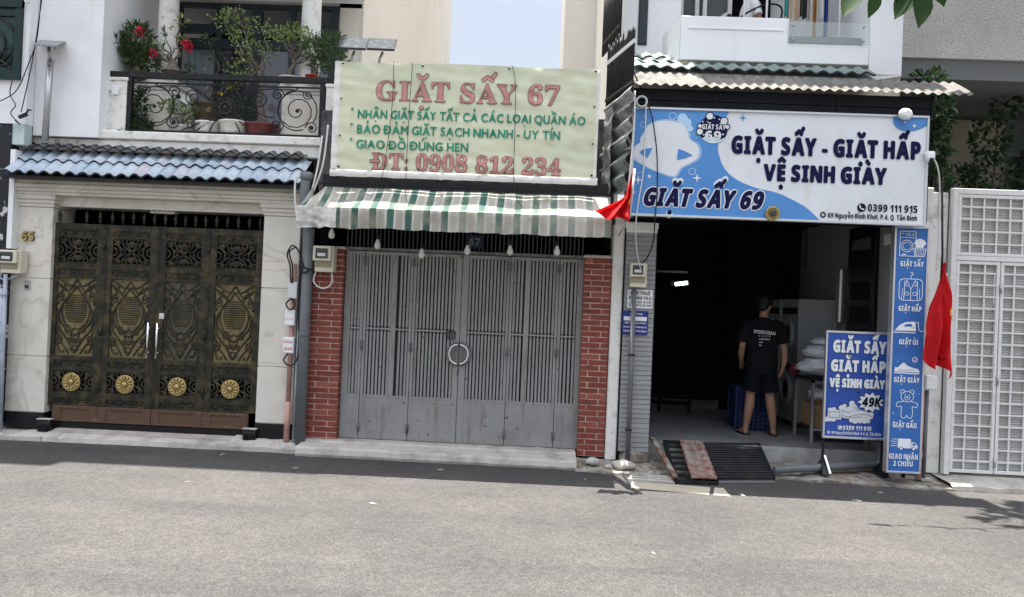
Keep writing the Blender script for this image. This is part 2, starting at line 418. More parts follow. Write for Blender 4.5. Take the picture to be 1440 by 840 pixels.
m_tileg = M('green_roof_tile', (.12, .17, .16), r=.5, rand=[(.11, .16, .155), (.15, .20, .19), (.13, .19, .18)], c2=(.26, .29, .27), sc=14, lo=.5, hi=.74, c3=(.05, .06, .06), sc3=25, lo3=.6, hi3=.75)
m_tileedge = M('tile_lip_shade', (.02, .025, .03), r=.7)  # dark colour paints shadow onto the front lips of the tiles
m_frame = M('slate_aluminium', (.035, .045, .055), r=.4, metal=.2)
m_glass = M('window_glass', (.18, .19, .22), r=.04, spec=.8, alpha=.18)
m_glass_refl = M('reflection_tinted_glass', (.20, .20, .235), r=.05, spec=.8, alpha=.85)  # grey-violet colour paints a reflection into this pane
m_glassd = M('dark_glass', (.02, .03, .03), r=.05, spec=.6)
m_glassg = M('green_edge_glass', (.70, .80, .76), r=.03, spec=.6, alpha=.16)
m_curtain = M('blue_grey_curtain', (.66, .78, .82), r=.8, c2=(.46, .58, .62), sc=3)
m_iron = M('black_wrought_iron', (.018, .018, .02), r=.5, metal=.3, c2=(.06, .05, .045), sc=20, lo=.55, hi=.75)
m_wgate = M('white_enamel', (.70, .70, .68), r=.45, c2=(.50, .48, .44), sc=5, lo=.56, hi=.78, c3=(.32, .29, .25), sc3=18, lo3=.66, hi3=.8)
m_grey = M('grey_gate_paint', (.27, .27, .265), r=.5, c2=(.22, .22, .215), sc=2.5, lo=.45, hi=.7, c3=(.15, .13, .11), sc3=5, st3=(2.2, 2.2, .35), lo3=.54, hi3=.80, bump=.12, bsc=5, fine=((.12, .085, .06), 17, .66, .74))
m_greyd = M('grey_gate_edge', (.17, .17, .168), r=.5, c2=(.08, .075, .07), sc=10)
m_brick = M('red_brick_tile', (.2, .05, .04), r=.65, rand=[(.165, .038, .026), (.24, .056, .038), (.20, .046, .033), (.29, .09, .06)], c2=(.12, .034, .026), sc=16, lo=.5, hi=.75, bump=.3, bsc=60)
m_mortar = M('mortar', (.70, .58, .50), r=.9, c2=(.30, .23, .20), sc=9)
m_pipe = M('grey_pipe', (.145, .155, .165), r=.5, c2=(.10, .105, .11), sc=5, lo=.5, hi=.75)
m_pipeb = M('blue_grey_conduit', (.38, .43, .50), r=.5, c2=(.28, .31, .36), sc=6)
m_pink = M('salmon_pipe', (.52, .30, .25), r=.6, c2=(.38, .24, .21), sc=7)
m_black = M('black_rubber', (.012, .012, .013), r=.5)
m_wcable = M('white_cable', (.65, .65, .63), r=.5)
m_meter = M('cream_plastic', (.62, .58, .46), r=.45, c2=(.45, .42, .34), sc=14, lo=.55, hi=.75)
m_meterd = M('olive_plastic', (.28, .26, .18), r=.5)
m_box = M('grey_white_plastic', (.58, .61, .60), r=.4)
m_boxw = M('white_plastic', (.76, .77, .78), r=.35)
m_red = M('red_print', (.50, .03, .04), r=.5)
m_leaf = M('oleander_leaf', (.055, .10, .035), r=.45, rand=[(.028, .06, .024), (.055, .10, .036), (.09, .14, .05)], sub=.25)
m_leafy = M('pale_leaf', (.2, .27, .08), r=.45, rand=[(.10, .16, .05), (.20, .27, .08), (.33, .38, .16)], sub=.3)
m_leafd = M('dark_leaf', (.03, .06, .03), r=.35, rand=[(.018, .045, .018), (.035, .075, .03), (.055, .10, .038)], sub=.2)
m_leafb = M('broad_leaf', (.03, .08, .015), r=.5, spec=.12, rand=[(.012, .036, .006), (.022, .055, .010)], sub=.05)
m_bark = M('grey_bark', (.19, .165, .135), r=.9, c2=(.09, .075, .06), sc=25, bump=.6, bsc=70)
m_flower = M('red_petal', (.42, .015, .04), r=.6, rand=[(.28, .008, .025), (.52, .03, .06)])
m_fyel = M('yellow_petal', (.75, .60, .05), r=.5)
m_potw = M('white_ceramic', (.62, .60, .55), r=.35, c2=(.42, .39, .33), sc=7, lo=.5, hi=.72)
m_potb = M('brown_glazed', (.10, .075, .05), r=.3, c2=(.22, .16, .09), sc=9, lo=.5, hi=.7)
m_potr = M('oxblood_glaze', (.13, .022, .025), r=.3, c2=(.08, .02, .02), sc=8)
m_soil = M('soil', (.04, .03, .022), r=.95)

# ---------------------------------------------------------------- ground
def gz(x, y): return 0.0
mb = MB(); mb.box(-200, 200, -200, 200, -.3, 0); mb.build('road', m_asphalt, kind='structure')

def rough_slab(name, x0, x1, yf, yb, zf, zb, mat, nx, ny=4, amp=.012, lip=.03, seed=0, edge=.04):
    """cast concrete strip: front edge at yf(x), ragged, falling to the road; sits on the road"""
    mb = MB()
    def fn(u, v):
        x = x0+(x1-x0)*u
        y0 = yf(x)+nz3(x*3.1, seed)*edge+nz3(x*13, seed+9)*edge*.3
        y = y0+(yb-y0)*max(0, (v-.12)/.88)
        z = (-.02 if v == 0 else (zf+(zb-zf)*(v-.12)/.88 if v > .12 else lip))+ (nz3(x*5, y*5, seed)*amp+nz3(x*17, y*17, seed)*amp*.4 if v > 0 else 0)
        return (x, y, z)
    mb.grid(fn, nx, ny*2, sm=False)
    return mb.build(name, mat, kind='structure')
# left: low concrete shoulders each side of a tiled ramp in front of the bronze gate
rough_slab('pavement', -9.5, -5.52, lambda x: 8.44, 9.4, .05, .15, m_kerb, 60, 4, .012, .04, 1)
rough_slab('pavement', -3.42, -2.62, lambda x: 8.47, 8.95, .05, .17, m_kerb, 24, 4, .018, .04, 2)
rough_slab('kerb', -5.54, -3.40, lambda x: 8.45+.01*(x+5.5), 8.60, .045, .075, m_kerb, 40, 2, .008, .03, 3, .025)
mb = MB()
mb.hexa([(-5.55, 8.60, .0), (-3.40, 8.61, .0), (-3.40, 9.1, .0), (-5.55, 9.1, .0), (-5.55, 8.60, .078), (-3.40, 8.61, .078), (-3.36, 9.1, .155), (-5.55, 9.1, .155)])
mb.build('pavement', m_kerb, kind='structure')
mb = MB()
for i in range(6):
    for j in range(2):
        xa = -5.52+i*.355; ya = 8.615+j*.235; za = lambda y: .081+(y-8.60)*.154
        mb.hexa([(xa, ya, za(ya)-.02), (xa+.348, ya, za(ya)-.02), (xa+.348, ya+.228, za(ya+.228)-.02), (xa, ya+.228, za(ya+.228)-.02),
                 (xa, ya, za(ya)+.003), (xa+.348, ya, za(ya)+.003), (xa+.348, ya+.228, za(ya+.228)+.003), (xa, ya+.228, za(ya+.228)+.003)])
mb.build('ramp_paving', m_pav, kind='structure')
# middle: a concrete doorstep with a rounded worn front
def stepfn(u, v):
    x = -2.60+3.08*u
    prof = [(8.36, -.02), (8.345, .03), (8.36, .085), (8.40, .105), (8.52, .112), (8.60, .118), (8.615, .135), (8.66, .140), (9.3, .142)]
    y, z = prof[min(int(v*8+.5), 8)]
    k = .028*nz3(x*2.6, 5)+.012*nz3(x*9, 8)+.007*nz3(x*23, 6)
    return (x, y+(k if v < .55 else 0)-.035*u*(1 if v < .5 else .3), z*(1-.12*u*(1 if v < .5 else 0))+.006*nz3(x*8, y*9, 2))
mb = MB(); mb.grid(stepfn, 70, 8, sm=False)
mb.add([stepfn(1, j/8) for j in range(9)]+[(.48, 9.3, -.02)], [[9-i for i in range(10)]]); mb.add([stepfn(0, j/8) for j in range(9)]+[(-2.6, 9.3, -.02)], [list(range(10))])
mb.build('doorstep', m_kerb, kind='structure')
# right: broken apron running past shop 69 and the white gate
rough_slab('pavement', .46, 1.36, lambda x: 8.26-.10*(x-.5), 8.72, .03, .06, m_rubble, 30, 5, .03, .02, 5, .06)
rough_slab('pavement', 1.34, 2.62, lambda x: 8.3, 8.95, .012, .05, m_rubble, 30, 5, .01, .01, 6, .05)
rough_slab('pavement', 2.60, 4.42, lambda x: 8.36-.10*(x-2.6), 8.95, .03, .085, m_rubble, 60, 6, .022, .02, 7, .06)
rough_slab('pavement', 4.40, 9.0, lambda x: 8.22, 8.70, .06, .10, m_kerb, 70, 5, .014, .05, 8, .04)
# cream slab let into the road at the foot of the ramp
m_creamslab = M('cream_stone_slab', (.46, .41, .32), r=.8, c2=(.30, .26, .21), sc=3, st=(1, 5, 1), lo=.5, hi=.7)
mb = MB(); mb.hexa([(.98, 7.62, -.02), (1.72, 7.50, -.02), (1.80, 7.80, -.02), (1.03, 7.90, -.02), (.98, 7.62, .004), (1.72, 7.50, .004), (1.80, 7.80, .006), (1.03, 7.90, .006)])
mb.hexa([(1.76, 7.495, -.02), (1.92, 7.47, -.02), (1.93, 7.80, -.02), (1.84, 7.80, -.02), (1.76, 7.495, .004), (1.92, 7.47, .004), (1.93, 7.80, .006), (1.84, 7.80, .006)])
mb.build('drain_cover_slab', m_creamslab, kind='structure')
mb = MB()
for i in range(3): mb.hexa([(1.0+.02*i, 7.93+i*.07, -.01), (1.46, 7.90+i*.07, -.01), (1.46, 7.955+i*.07, -.01), (1.0+.02*i, 7.985+i*.07, -.01), (1.0+.02*i, 7.93+i*.07, .022+.008*i), (1.46, 7.90+i*.07, .02+.008*i), (1.46, 7.955+i*.07, .022+.008*i), (1.0+.02*i, 7.985+i*.07, .024+.008*i)])
mb.build('gutter_slats', m_kerb, kind='structure')

# ================================================================ LEFT HOUSE (number 65)
house = thing('townhouse', 'house with marble gate pillars, blue tile awning and a balcony full of potted plants', 'house', (-4.4, 8.9, 0))
HG = house
mb = MB()
mb.box(-5.98, -5.20, 8.75, 10.62, 3.5, 12.4)            # white bay left of the balcony
mb.box(-5.98, -2.63, 10.6, 20, 5.86, 12.4)
mb.box(-5.20, -2.63, 8.95, 10.6, 6.05, 12.4)  # unseen upper storeys, height set for their shadow on the road
mb.build('wall', m_white, HG)
mb = MB(); mb.box(-2.95, -2.628, 10.60, 17.0, 3.3, 5.86); mb.box(-2.628, -2.60, 10.59, 17.0, 3.3, 12.0); mb.box(-2.94, -2.595, 17.0, 20.0, 3.3, 12.38); mb.build('side_wall', m_cream, HG)
mb = MB(); mb.box(-5.2, -2.62, 10.6, 10.75, 5.80, 5.862); mb.box(-5.2, -2.6, 8.97, 10.58, 6.0, 6.048); mb.build('ceiling', m_greywall, HG)
mb = MB(); mb.box(-6.22, -2.56, 8.80, 10.7, 3.50, 3.60); mb.box(-6.22, -2.58, 8.83, 9.0, 3.36, 3.498); mb.build('balcony_slab', m_whitew, HG, bev=.012)
mb = MB()
mb.box(-6.10, -2.74, 9.1, 9.2, 2.70, 3.4)                  # wall over the gate
mb.build('front_wall', m_marble, HG)
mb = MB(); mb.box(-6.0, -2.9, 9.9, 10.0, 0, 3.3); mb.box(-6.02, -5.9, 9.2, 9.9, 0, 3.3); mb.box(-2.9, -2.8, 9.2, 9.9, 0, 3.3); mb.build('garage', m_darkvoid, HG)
# gate pillars: stacked marble slabs with thin joints, moulded caps
for x0, x1, jx in ((-6.13, -5.66, 0), (-3.185, -2.76, 1)):
    mb = MB()
    zs = [.28, .93, 1.83, 2.66]
    for a, b in zip(zs, zs[1:]): mb.box(x0, x1, 8.70, 9.12, a+.005, b-.005)
    mb.box(x0+.012, x1-.012, 8.712, 9.11, .1, 2.66)
    p = mb.build('gate_pillar', m_marble, HG, bev=.004)
    mb = MB(); mb.box(x0-.004, x1+.004, 8.694, 9.1, .10, .278); mb.build('plinth', m_plinth, p)
    mb = MB()
    for k, (o, z0, z1) in enumerate(((.008, 2.66, 2.70), (.022, 2.70, 2.745), (.040, 2.745, 2.80))): mb.box(x0-o, x1+o, 8.70-o, 9.12, z0, z1)
    mb.build('capital', m_marble, p, bev=.006)
# cornice across both pillars, then the soffit under the tiles
mb = MB()
for o, z0, z1 in ((0, 2.80, 2.835), (.02, 2.835, 2.875), (.05, 2.875, 2.92), (.025, 2.92, 2.965)): mb.box(-6.17-o*.3, -2.70+o*.3, 8.66-o, 9.1, z0, z1)
mb.box(-5.655, -3.19, 8.80, 9.098, 2.685, 2.80)
mb.build('cornice', m_marble, HG, bev=.005)
mb = MB(); mb.box(-4.62, -4.32, 8.88, 8.98, 2.655, 2.684); mb.build('gate_lamp', m_boxw, HG, bev=.008)
# ribbed black planter stubs at the feet of the pillars
for x in (-5.69, -3.30):
    mb = MB()
    for i in range(7): mb.cyl((x+.015+i*.020, 8.64, .08), (x+.015+i*.020, 8.64, .212), .011, n=8)
    mb.box(x, x+.15, 8.64, 8.69, .08, .21); mb.build('ribbed_foot', m_plinth, HG)
    mb = MB(); mb.box(x-.006, x+.156, 8.622, 8.69, .2135, .224); mb.build('foot_cap', m_kerb, HG)

def tile_roof(parent, x0, x1, ye, ze, yt, zt, rows, pitch, mat, lip=.028, amp=.026, nm='tile_roof', hang=.0):
    """single glazed tiles, each its own curved shell with a front lip"""
    mb = MB(); n = int(round((x1-x0)/pitch)); p = (x1-x0)/n; R = random.Random(int(x0*10))
    for r in range(rows):
        for i in range(n):
            dy = R.uniform(-.006, .006); dz = R.uniform(-.003, .003); o = len(mb.v)
            a0 = r/rows; a1 = min(1.0, (r+1)/rows+.05)
            K = 8
            for k in range(K+1):
                t = k/K; x = x0+(i+t)*p
                w = amp*max(-.35, sin(PI*min(1, t/.68)) if t < .68 else -.35*sin(PI*(t-.68)/.32))
                for (a, up) in ((a0, lip), (a0, lip), (a1, 0.004)):
                    y = ye+(yt-ye)*a+dy; z = ze+(zt-ze)*a+up+w+dz
                    mb.v.append(Vector((x, y, z)))
                mb.v[-3] -= Vector((0, -.004, .020))
            for k in range(K):
                b = o+3*k
                mb.f.append([b, b+3, b+4, b+1]); mb.mi.append(1); mb.sm.append(False)
                mb.f.append([b+1, b+4, b+5, b+2]); mb.mi.append(0); mb.sm.append(True)
    return mb.build(nm, [mat, m_tileedge], parent)
tile_roof(HG, -6.10, -2.70, 8.42, 2.99, 8.84, 3.33, 2, .148, m_tile)
tile_roof(HG, -6.08, -2.76, 8.70, 3.325, 8.86, 3.41, 1, .148, m_tiled, nm='ridge_tiles', amp=.032, lip=.035)
mb = MB(); mb.hexa([(-6.10, 8.46, 2.955), (-2.70, 8.46, 2.955), (-2.70, 8.9, 2.967), (-6.1, 8.9, 2.967), (-6.10, 8.46, 2.985), (-2.70, 8.46, 2.985), (-2.70, 8.9, 3.34), (-6.1, 8.9, 3.34)]); mb.build('eave', m_plinth, HG)

# balcony: doors, columns, pedestals, parapet blocks
Y = 10.6
mb = MB()
for x0, x1 in ((-5.22, -5.16), (-4.66, -4.58), (-4.16, -4.02), (-3.62, -3.55), (-3.04, -2.94)): mb.box(x0, x1, Y-.06, Y+.02, 3.6, 5.80)
mb.box(-5.22, -2.94, Y-.058, Y+.02, 5.74, 5.80); mb.box(-5.22, -2.94, Y-.058, Y+.02, 5.38, 5.50); mb.box(-5.22, -2.94, Y-.058, Y+.02, 5.16, 5.30); mb.box(-5.22, -2.94, Y-.058, Y+.02, 3.6, 3.72)
dr = mb.build('balcony_door', m_frame, HG)
for x0, x1 in ((-5.16, -4.66), (-4.58, -4.16), (-4.02, -3.62), (-3.55, -3.04)):
    mb = MB(); mb.box(x0, x1, Y-.03, Y-.024, 3.72, 5.16); mb.build('pane', m_glass_refl if x0 == -4.02 else m_glass, dr)
    mb = MB(); mb.box(x0, x1, Y-.03, Y-.024, 5.50, 5.74); mb.build('pane', m_glass, dr)
for x0, x1 in ((-5.14, -4.66), (-3.90, -3.06)):
    mb = MB(); mb.grid(lambda u, v: (x0+(x1-x0)*u, Y+.10+.022*sin(u*(x1-x0)*70), 3.62+v*1.66), 60, 1); mb.build('curtain', m_curtain, dr)
mb = MB(); mb.box(-5.2, -2.96, Y+.9, Y+1.0, 3.5, 5.85); mb.build('room', m_darkvoid, HG)
mb = MB(); mb.lathe((-4.30, Y-.07, 4.62), [(.02, -.05), (.035, 0), (.02, .05)], 8); mb.bar((-4.30, Y-.06, 5.02), (-4.30, Y-.16, 5.06), .03, .03); mb.lathe((-4.30, Y-.18, 5.0), [(.03, 0), (.06, .03), (.05, .1), (.01, .12)], 10); mb.build('wall_lamp', m_iron, HG)
for x in (-4.79, -2.98):
    mb = MB(); mb.box(x-.245, x+.245, 9.22, 9.68, 3.6, 4.20); pd = mb.build('pedestal', m_whitew, HG, bev=.008)
    mb = MB(); mb.box(x-.26, x+.26, 9.205, 9.69, 4.20, 4.24); mb.box(x-.285, x+.285, 9.18, 9.71, 4.24, 4.30); mb.box(x-.265, x+.265, 9.20, 9.69, 4.30, 4.335); mb.build('moulding', m_whitew, pd, bev=.008)
    mb = MB(); mb.box(x-.19, x+.19, 9.212, 9.221, 3.68, 4.12); mb.build('inset_panel', m_cream, pd, bev=.004)
    mb = MB(); mb.lathe((x, 9.46, 4.335), [(.16, 0), (.16, .05), (.145, .06), (.125, .10), (.118, .9), (.112, 1.71)], 24); mb.build('column', m_whitew, HG)
for x0, x1 in ((-5.26, -4.985), (-2.60, -2.44)):
    mb = MB(); mb.box(x0, x1, 8.93, 9.16, 3.60, 4.22); mb.box(x0-.01, x1+.01, 8.92, 9.17, 4.22, 4.262); b = mb.build('parapet_block', m_whitew, HG, bev=.008)
    if x0 < -5:
        mb = MB(); mb.box(x0+.10, x0+.18, 8.914, 8.929, 4.05, 4.155); mb.build('wall_box', m_boxw, b, bev=.004)
# wrought-iron railing
rail = HG
mb = MB(); mb.box(-5.27, -2.47, 8.93, 9.0, 4.268, 4.335); top = mb.build('balcony_railing', m_iron, HG, bev=.004)
for x in (-4.965, -2.645):
    mb = MB(); mb.box(x-.03, x+.03, 8.935, 8.995, 3.60, 4.268); mb.build('post', m_iron, top)
mb = MB(); mb.box(-4.935, -2.675, 8.95, 8.98, 3.63, 3.655); mb.box(-4.935, -2.675, 8.955, 8.975, 4.205, 4.225); mb.build('rail_bar', m_iron, top)
yR = 8.965
def scrolls(cx, s):
    """one half of the scroll infill; s mirrors it"""
    mb = MB(); T = lambda P, r=.0075: mb.tube(P, r, 5)
    f = lambda P: [(cx+s*x, yR, z) for x, z in P]
    sp = lambda x, z, r0, r1, a0, tn: [(cx+s*(x+(r0+(r1-r0)*t)*cos(a0+tn*2*PI*t)), yR, z+(r0+(r1-r0)*t)*sin(a0+tn*2*PI*t)) for t in [i/22 for i in range(23)]]
    T(sp(.86, 3.94, .26, .03, PI*.5, 1.9)); T(sp(.86, 3.94, .235, .235, -.6, .9)); T(sp(.62, 4.12, .075, .015, 0, 1.5)); T(sp(1.04, 3.74, .075, .015, PI, -1.5))
    T(sp(.62, 3.76, .085, .015, .4, -1.6)); T(sp(.98, 4.13, .06, .012, 2.5, 1.5)); T(sp(.40, 4.05, .11, .02, PI*.9, -1.7)); T(sp(.42, 3.74, .07, .012, .2, 1.5))
    T([Vector(p) for p in smooth_line(f([(.12, 3.94), (.22, 4.06), (.36, 4.16), (.55, 4.19), (.80, 4.19)]), 6)])
    T(smooth_line(f([(.10, 3.90), (.24, 3.80), (.38, 3.72), (.52, 3.665)]), 6)); T(smooth_line(f([(.09, 3.88), (.20, 3.77), (.30, 3.70), (.34, 3.665)]), 6))
    T(smooth_line(f([(.07, 3.87), (.12, 3.78), (.17, 3.70), (.18, 3.66)]), 6)); T(smooth_line(f([(.11, 3.97), (.30, 3.95), (.48, 3.86), (.60, 3.86)]), 6))
    T(smooth_line(f([(.06, 4.0), (.12, 4.10), (.18, 4.20)]), 6)); T(sp(.20, 4.10, .09, .02, 2.2, 1.4))
    for x, z in ((.86, 3.94), (.62, 3.76), (1.04, 3.74)): mb.ell((cx+s*x, yR, z), (.024, .018, .024), 8, 6)
    return mb
for s in (-1, 1): scrolls(-3.805, s).build('scroll_panel', m_iron, top)
mb = MB(); mb.tube([(-3.805+.115*cos(a), yR, 3.94+.115*sin(a)) for a in [i*2*PI/24 for i in range(24)]], .011, 6, closed=True)
for i in range(10):
    a = i*2*PI/10; mb.ell((-3.805+.07*cos(a), yR-.008, 3.94+.07*sin(a)), (.030, .014, .030), 8, 5)
mb.ell((-3.805, yR-.015, 3.94), (.035, .02, .035), 10, 6); mb.build('rosette', m_iron, top)

# number 65 on the left pillar
def num65():
    mb = MB(); letters(mb, '65', -6.005, -5.865, 2.262, .105, 8.672, 'sans', bold=.002)
    b = MB()
    for k in range(6): letters(b, '65', -6.005, -5.865, 2.262, .105, 8.675+k*.005, 'sans', bold=.003)
    b.add(mb.v, mb.f); b.build('house_number', m_gold, HG)
num65()
mb = MB(); mb.box(-5.955, -5.885, 8.684, 8.6985, 1.70, 1.80); db = mb.build('doorbell', m_steel, HG, bev=.004); mb = MB(); mb.box(-5.937, -5.903, 8.674, 8.683, 1.715, 1.745); mb.build('button', m_black, db)

# ---------------------------------------------------------------- bronze gate
gate = thing('ornate_gate', 'four leaf patinated bronze gate with gold rosettes and spear tops between marble pillars', 'gate', (-4.46, 8.77, .16))
GX = [(-5.70, -5.065), (-5.06, -4.435), (-4.428, -3.835), (-3.83, -3.19)]
def leaf(i, x0, x1):
    yf, yb = 8.755, 8.795; cx = (x0+x1)/2
    fx0, fx1 = x0+.09, x1-.09
    pass
    if i == 3: fx1 += .0
    mb = MB()
    bands = [.18, .39, .46, .525, .775, .82, .895, .95, 1.86, 1.885, 1.965, 2.02, 2.335, 2.345, 2.42, 2.50]
    mb.box(x0, fx0, yf, yb, .375, 2.49); mb.box(fx1, x1, yf, yb, .375, 2.49)
    for a, b in ((.375, .392), (.455, .525), (.775, .82), (.895, .95), (1.855, 1.885), (1.96, 2.025), (2.33, 2.352), (2.418, 2.49)): mb.box(fx0, fx1, yf, yb, a, b)
    mb.box(x0-.002, x0+.018, yf-.008, yf-.002, .38, 2.48); mb.box(x1-.018, x1+.002, yf-.008, yf-.002, .38, 2.48)
    lf = mb.build('leaf', m_bronze, gate, bev=.004)
    # studded strips
    for z0, z1 in ((.392, .455), (.82, .895), (1.885, 1.96), (2.352, 2.418)):
        mb = MB(); mb.box(fx0-.002, fx1+.002, yf+.018, yf+.03, z0-.002, z1+.002)
        for k in range(4): mb.ell((fx0+(fx1-fx0)*(k+.5)/4, yf+.015, (z0+z1)/2), (.022, .014, .018), 8, 6)
        for zz in (z0+.008, z1-.008): mb.box(fx0, fx1, yf+.004, yf+.017, zz-.004, zz+.004)
        mb.build('stud_strip', m_bronze, lf)
    # open scrollwork near the top: two facing roundels and corner leaves
    def openwork(z0, z1, nm, rose):
        mb = MB(); w = fx1-fx0; h = z1-z0; cz = (z0+z1)/2; yy = yf+.015
        def rib(P, r=.011): mb.tube([(x, yy, z) for x, z in P], r, 6)
        rib([(fx0, z0+.008), (fx1, z0+.008)]); rib([(fx0, z1-.008), (fx1, z1-.008)])
        for s in (-1, 1):
            rib(circ(cx+s*w*.30, cz, h*.36, 18, full=False, a0=(PI*.62 if s > 0 else -PI*.38), a1=(PI*1.38 if s > 0 else PI*.38)))
            rib(circ(cx+s*w*.5, cz, h*.30, 14, full=False, a0=(PI*.5 if s > 0 else -PI*.5), a1=(PI*1.5 if s > 0 else PI*.5)))
            rib(circ(cx+s*w*.5, cz, h*.15, 14, full=False, a0=(PI*.5 if s > 0 else -PI*.5), a1=(PI*1.5 if s > 0 else PI*.5)))
            for t in (-1, 1):
                rib([(cx+s*w*.5, cz+t*h*.5), (cx+s*w*.33, cz+t*h*.18), (cx+s*w*.16, cz+t*h*.02)], .012)
                mb.ell((cx+s*w*.36, yy, cz+t*h*.36), (.03, .012, .03), 8, 5)
        for t in (-1, 1):
            rib(circ(cx, cz+t*h*.46, w*.26, 16, full=False, a0=(PI if t > 0 else 0), a1=(2*PI if t > 0 else PI), rz=h*.40))
            rib(circ(cx, cz+t*h*.46, w*.15, 16, full=False, a0=(PI if t > 0 else 0), a1=(2*PI if t > 0 else PI), rz=h*.26))
            if not rose: mb.ell((cx, yy-.004, cz+t*h*.30), (w*.11, .018, h*.13), 10, 6)
        return mb.build(nm, m_bronze, lf)
    openwork(2.025, 2.33, 'scroll_panel', False); openwork(.525, .775, 'roundel_panel', True)
    for za, zb in ((.5, .8), (2.0, 2.36)): MB().box(fx0, fx1, yb+.02, yb+.026, za, zb).build('backing_plate', m_darkvoid, lf)
    # gold rosette
    cz = .645; mb = MB()
    mb.lathe((cx, yf-.0, cz), [(.108, 0), (.110, .012), (.100, .020), (.092, .014), (.02, .012)], 28, axis='y')
    for k in range(12):
        a = k*2*PI/12+.13
        for rr, sz in ((.075, .02), (.052, .014)): mb.ell((cx+rr*cos(a), yf-.018, cz+rr*sin(a)), (sz*.62+.4*sz*abs(cos(a)), .012, sz*.62+.4*sz*abs(sin(a))), 8, 5)
    mb.ell((cx, yf-.022, cz), (.034, .02, .034), 12, 8); mb.build('rosette', m_gold, lf)
    # large relief panel
    mb = MB(); mb.box(fx0, fx1, yf+.022, yf+.030, .945, 1.86); rel = mb.build('relief_panel', m_bronze3 if i == 2 else m_bronze2, lf)
    mb = MB(); w = fx1-fx0; z0, z1 = .955, 1.85; h = z1-z0; yy = yf+.018
    def rib(P, r=.010): mb.tube([(cx+x*w*.5, yy, z0+z*h) for x, z in P], r, 6, sx=.7)
    def sm(P): return [(p.x, p.z) for p in smooth_line([(x, 0, z) for x, z in P], 6)]
    for s in (-1, 1):
        rib(sm([(0, .985), (s*.30, .90), (s*.72, .965), (s*.95, .99)])); rib(sm([(s*.95, .93), (s*.55, .86), (s*.40, .78), (s*.70, .66), (s*.86, .54), (s*.74, .42), (s*.40, .33), (0, .26)]), .012)
        rib(sm([(0, .90), (s*.28, .80), (s*.62, .70), (s*.72, .56), (s*.55, .42), (s*.20, .34), (0, .36)]))
        rib(sm([(s*.98, .75), (s*.78, .82), (s*.62, .93), (s*.85, .97)])); rib(sm([(s*.98, .60), (s*.93, .46), (s*.80, .33), (s*.45, .22), (s*.15, .10), (0, .03)]), .012)
        rib(sm([(s*.98, .36), (s*.80, .20), (s*.55, .12), (s*.30, .02)])); rib(sm([(s*.98, .22), (s*.86, .10), (s*.70, .03)])); rib(sm([(0, .985), (s*.45, .83), (s*.9, .9)]), .008)
        rib(circ(s*.80, .765, .13, 12, rz=.055)+[(s*.80+.13, .765)], .008); rib(circ(s*.80, .20, .13, 12, rz=.055)+[(s*.80+.13, .20)], .008); rib(circ(s*.42, .345, .11, 12, rz=.05)+[(s*.42+.11, .345)], .008)
        mb.ell((cx+s*w*.40, yy, z0+.765*h), (.015, .012, .018), 8, 5); mb.ell((cx+s*w*.40, yy, z0+.20*h), (.015, .012, .018), 8, 5)
        rib(sm([(0, .36), (s*.22, .30), (s*.12, .20), (0, .16)]), .009)
        for q in ((.92, .68), (.93, .30), (.60, .93), (.58, .05)): mb.ell((cx+s*w*.5*q[0], yy, z0+q[1]*h), (.013, .01, .022), 8, 5)
    rib(circ(0, .93, .16, 14, rz=.035)+[(.16, .93)], .008); rib(circ(0, .09, .18, 14, rz=.04)+[(.18, .09)], .008)
    for k in range(13):
        t = k/12; z = .44+t*.34; ww = .58*math.sqrt(max(.05, 1-((t-.48)/.62)**2)); rib([(-ww, z), (ww, z)], .007)
    for k in range(3): rib([(-.35, .215-.02*k), (.35, .215-.02*k)], .006)
    mb.build('relief_scrollwork', m_bronze, lf)
    # brown kick panel
    kx0 = x0+(.10 if i == 0 else 0); kx1 = x1-(.10 if i == 3 else 0)
    mb = MB(); mb.box(kx0, kx1, yf+.006, yb-.004, .185, .372)
    for a, b in (((kx0, kx0+.10), (.185, .372)), ((kx1-.10, kx1), (.185, .372))): mb.box(a[0], a[1], yf-.003, yf+.004, b[0], b[1])
    mb.box(kx0+.10, kx1-.10, yf-.003, yf+.004, .185, .215); mb.box(kx0+.10, kx1-.10, yf-.003, yf+.004, .335, .372)
    mb.build('kick_panel', m_brown, lf, bev=.003)
    n = 5 if i else 4
    for k in range(n):
        x = x0+(x1-x0)*(k+.5)/n; mb = MB()
        mb.lathe((x, 8.775, 2.49), [(.008, 0), (.008, .03), (.020, .045), (.010, .055), (.009, .06), (.024, .085), (.013, .12), (.001, .165)], 8); mb.build('spearhead', m_bronze, lf)
    if i in (1, 2):
        hx = x1-.045 if i == 1 else x0+.055
        mb = MB(); mb.cyl((hx, yf-.06, .965), (hx, yf-.06, 1.375), .013, n=10)
        for z in (1.03, 1.31): mb.cyl((hx, yf-.06, z), (hx+(.02 if i == 1 else .02), yf, z), .010, n=8)
        mb.build('handle', m_chrome, lf)
        if i == 2:
            mb = MB(); mb.box(x0+.045, x0+.105, yf-.012, yf-.001, 1.42, 1.49); mb.cyl((x0+.075, yf-.02, 1.455), (x0+.075, yf-.011, 1.455), .012, n=10); mb.build('lock', m_chrome, lf, bev=.003)
    for z in (.58, 1.25, 2.25):
        if i in (1, 3): mb = MB(); mb.cyl((x0-.003, yf-.012, z-.05), (x0-.003, yf-.012, z+.05), .013, n=8); mb.build('hinge', m_bronze, lf)
for i, (a, b) in enumerate(GX): leaf(i, a, b)
mb = MB(); mb.box(-5.655, -3.19, 8.76, 8.80, .10, .175); mb.build('gate_gap_shade', m_plinth, gate)  # black strip added as the dark gap below the leaves

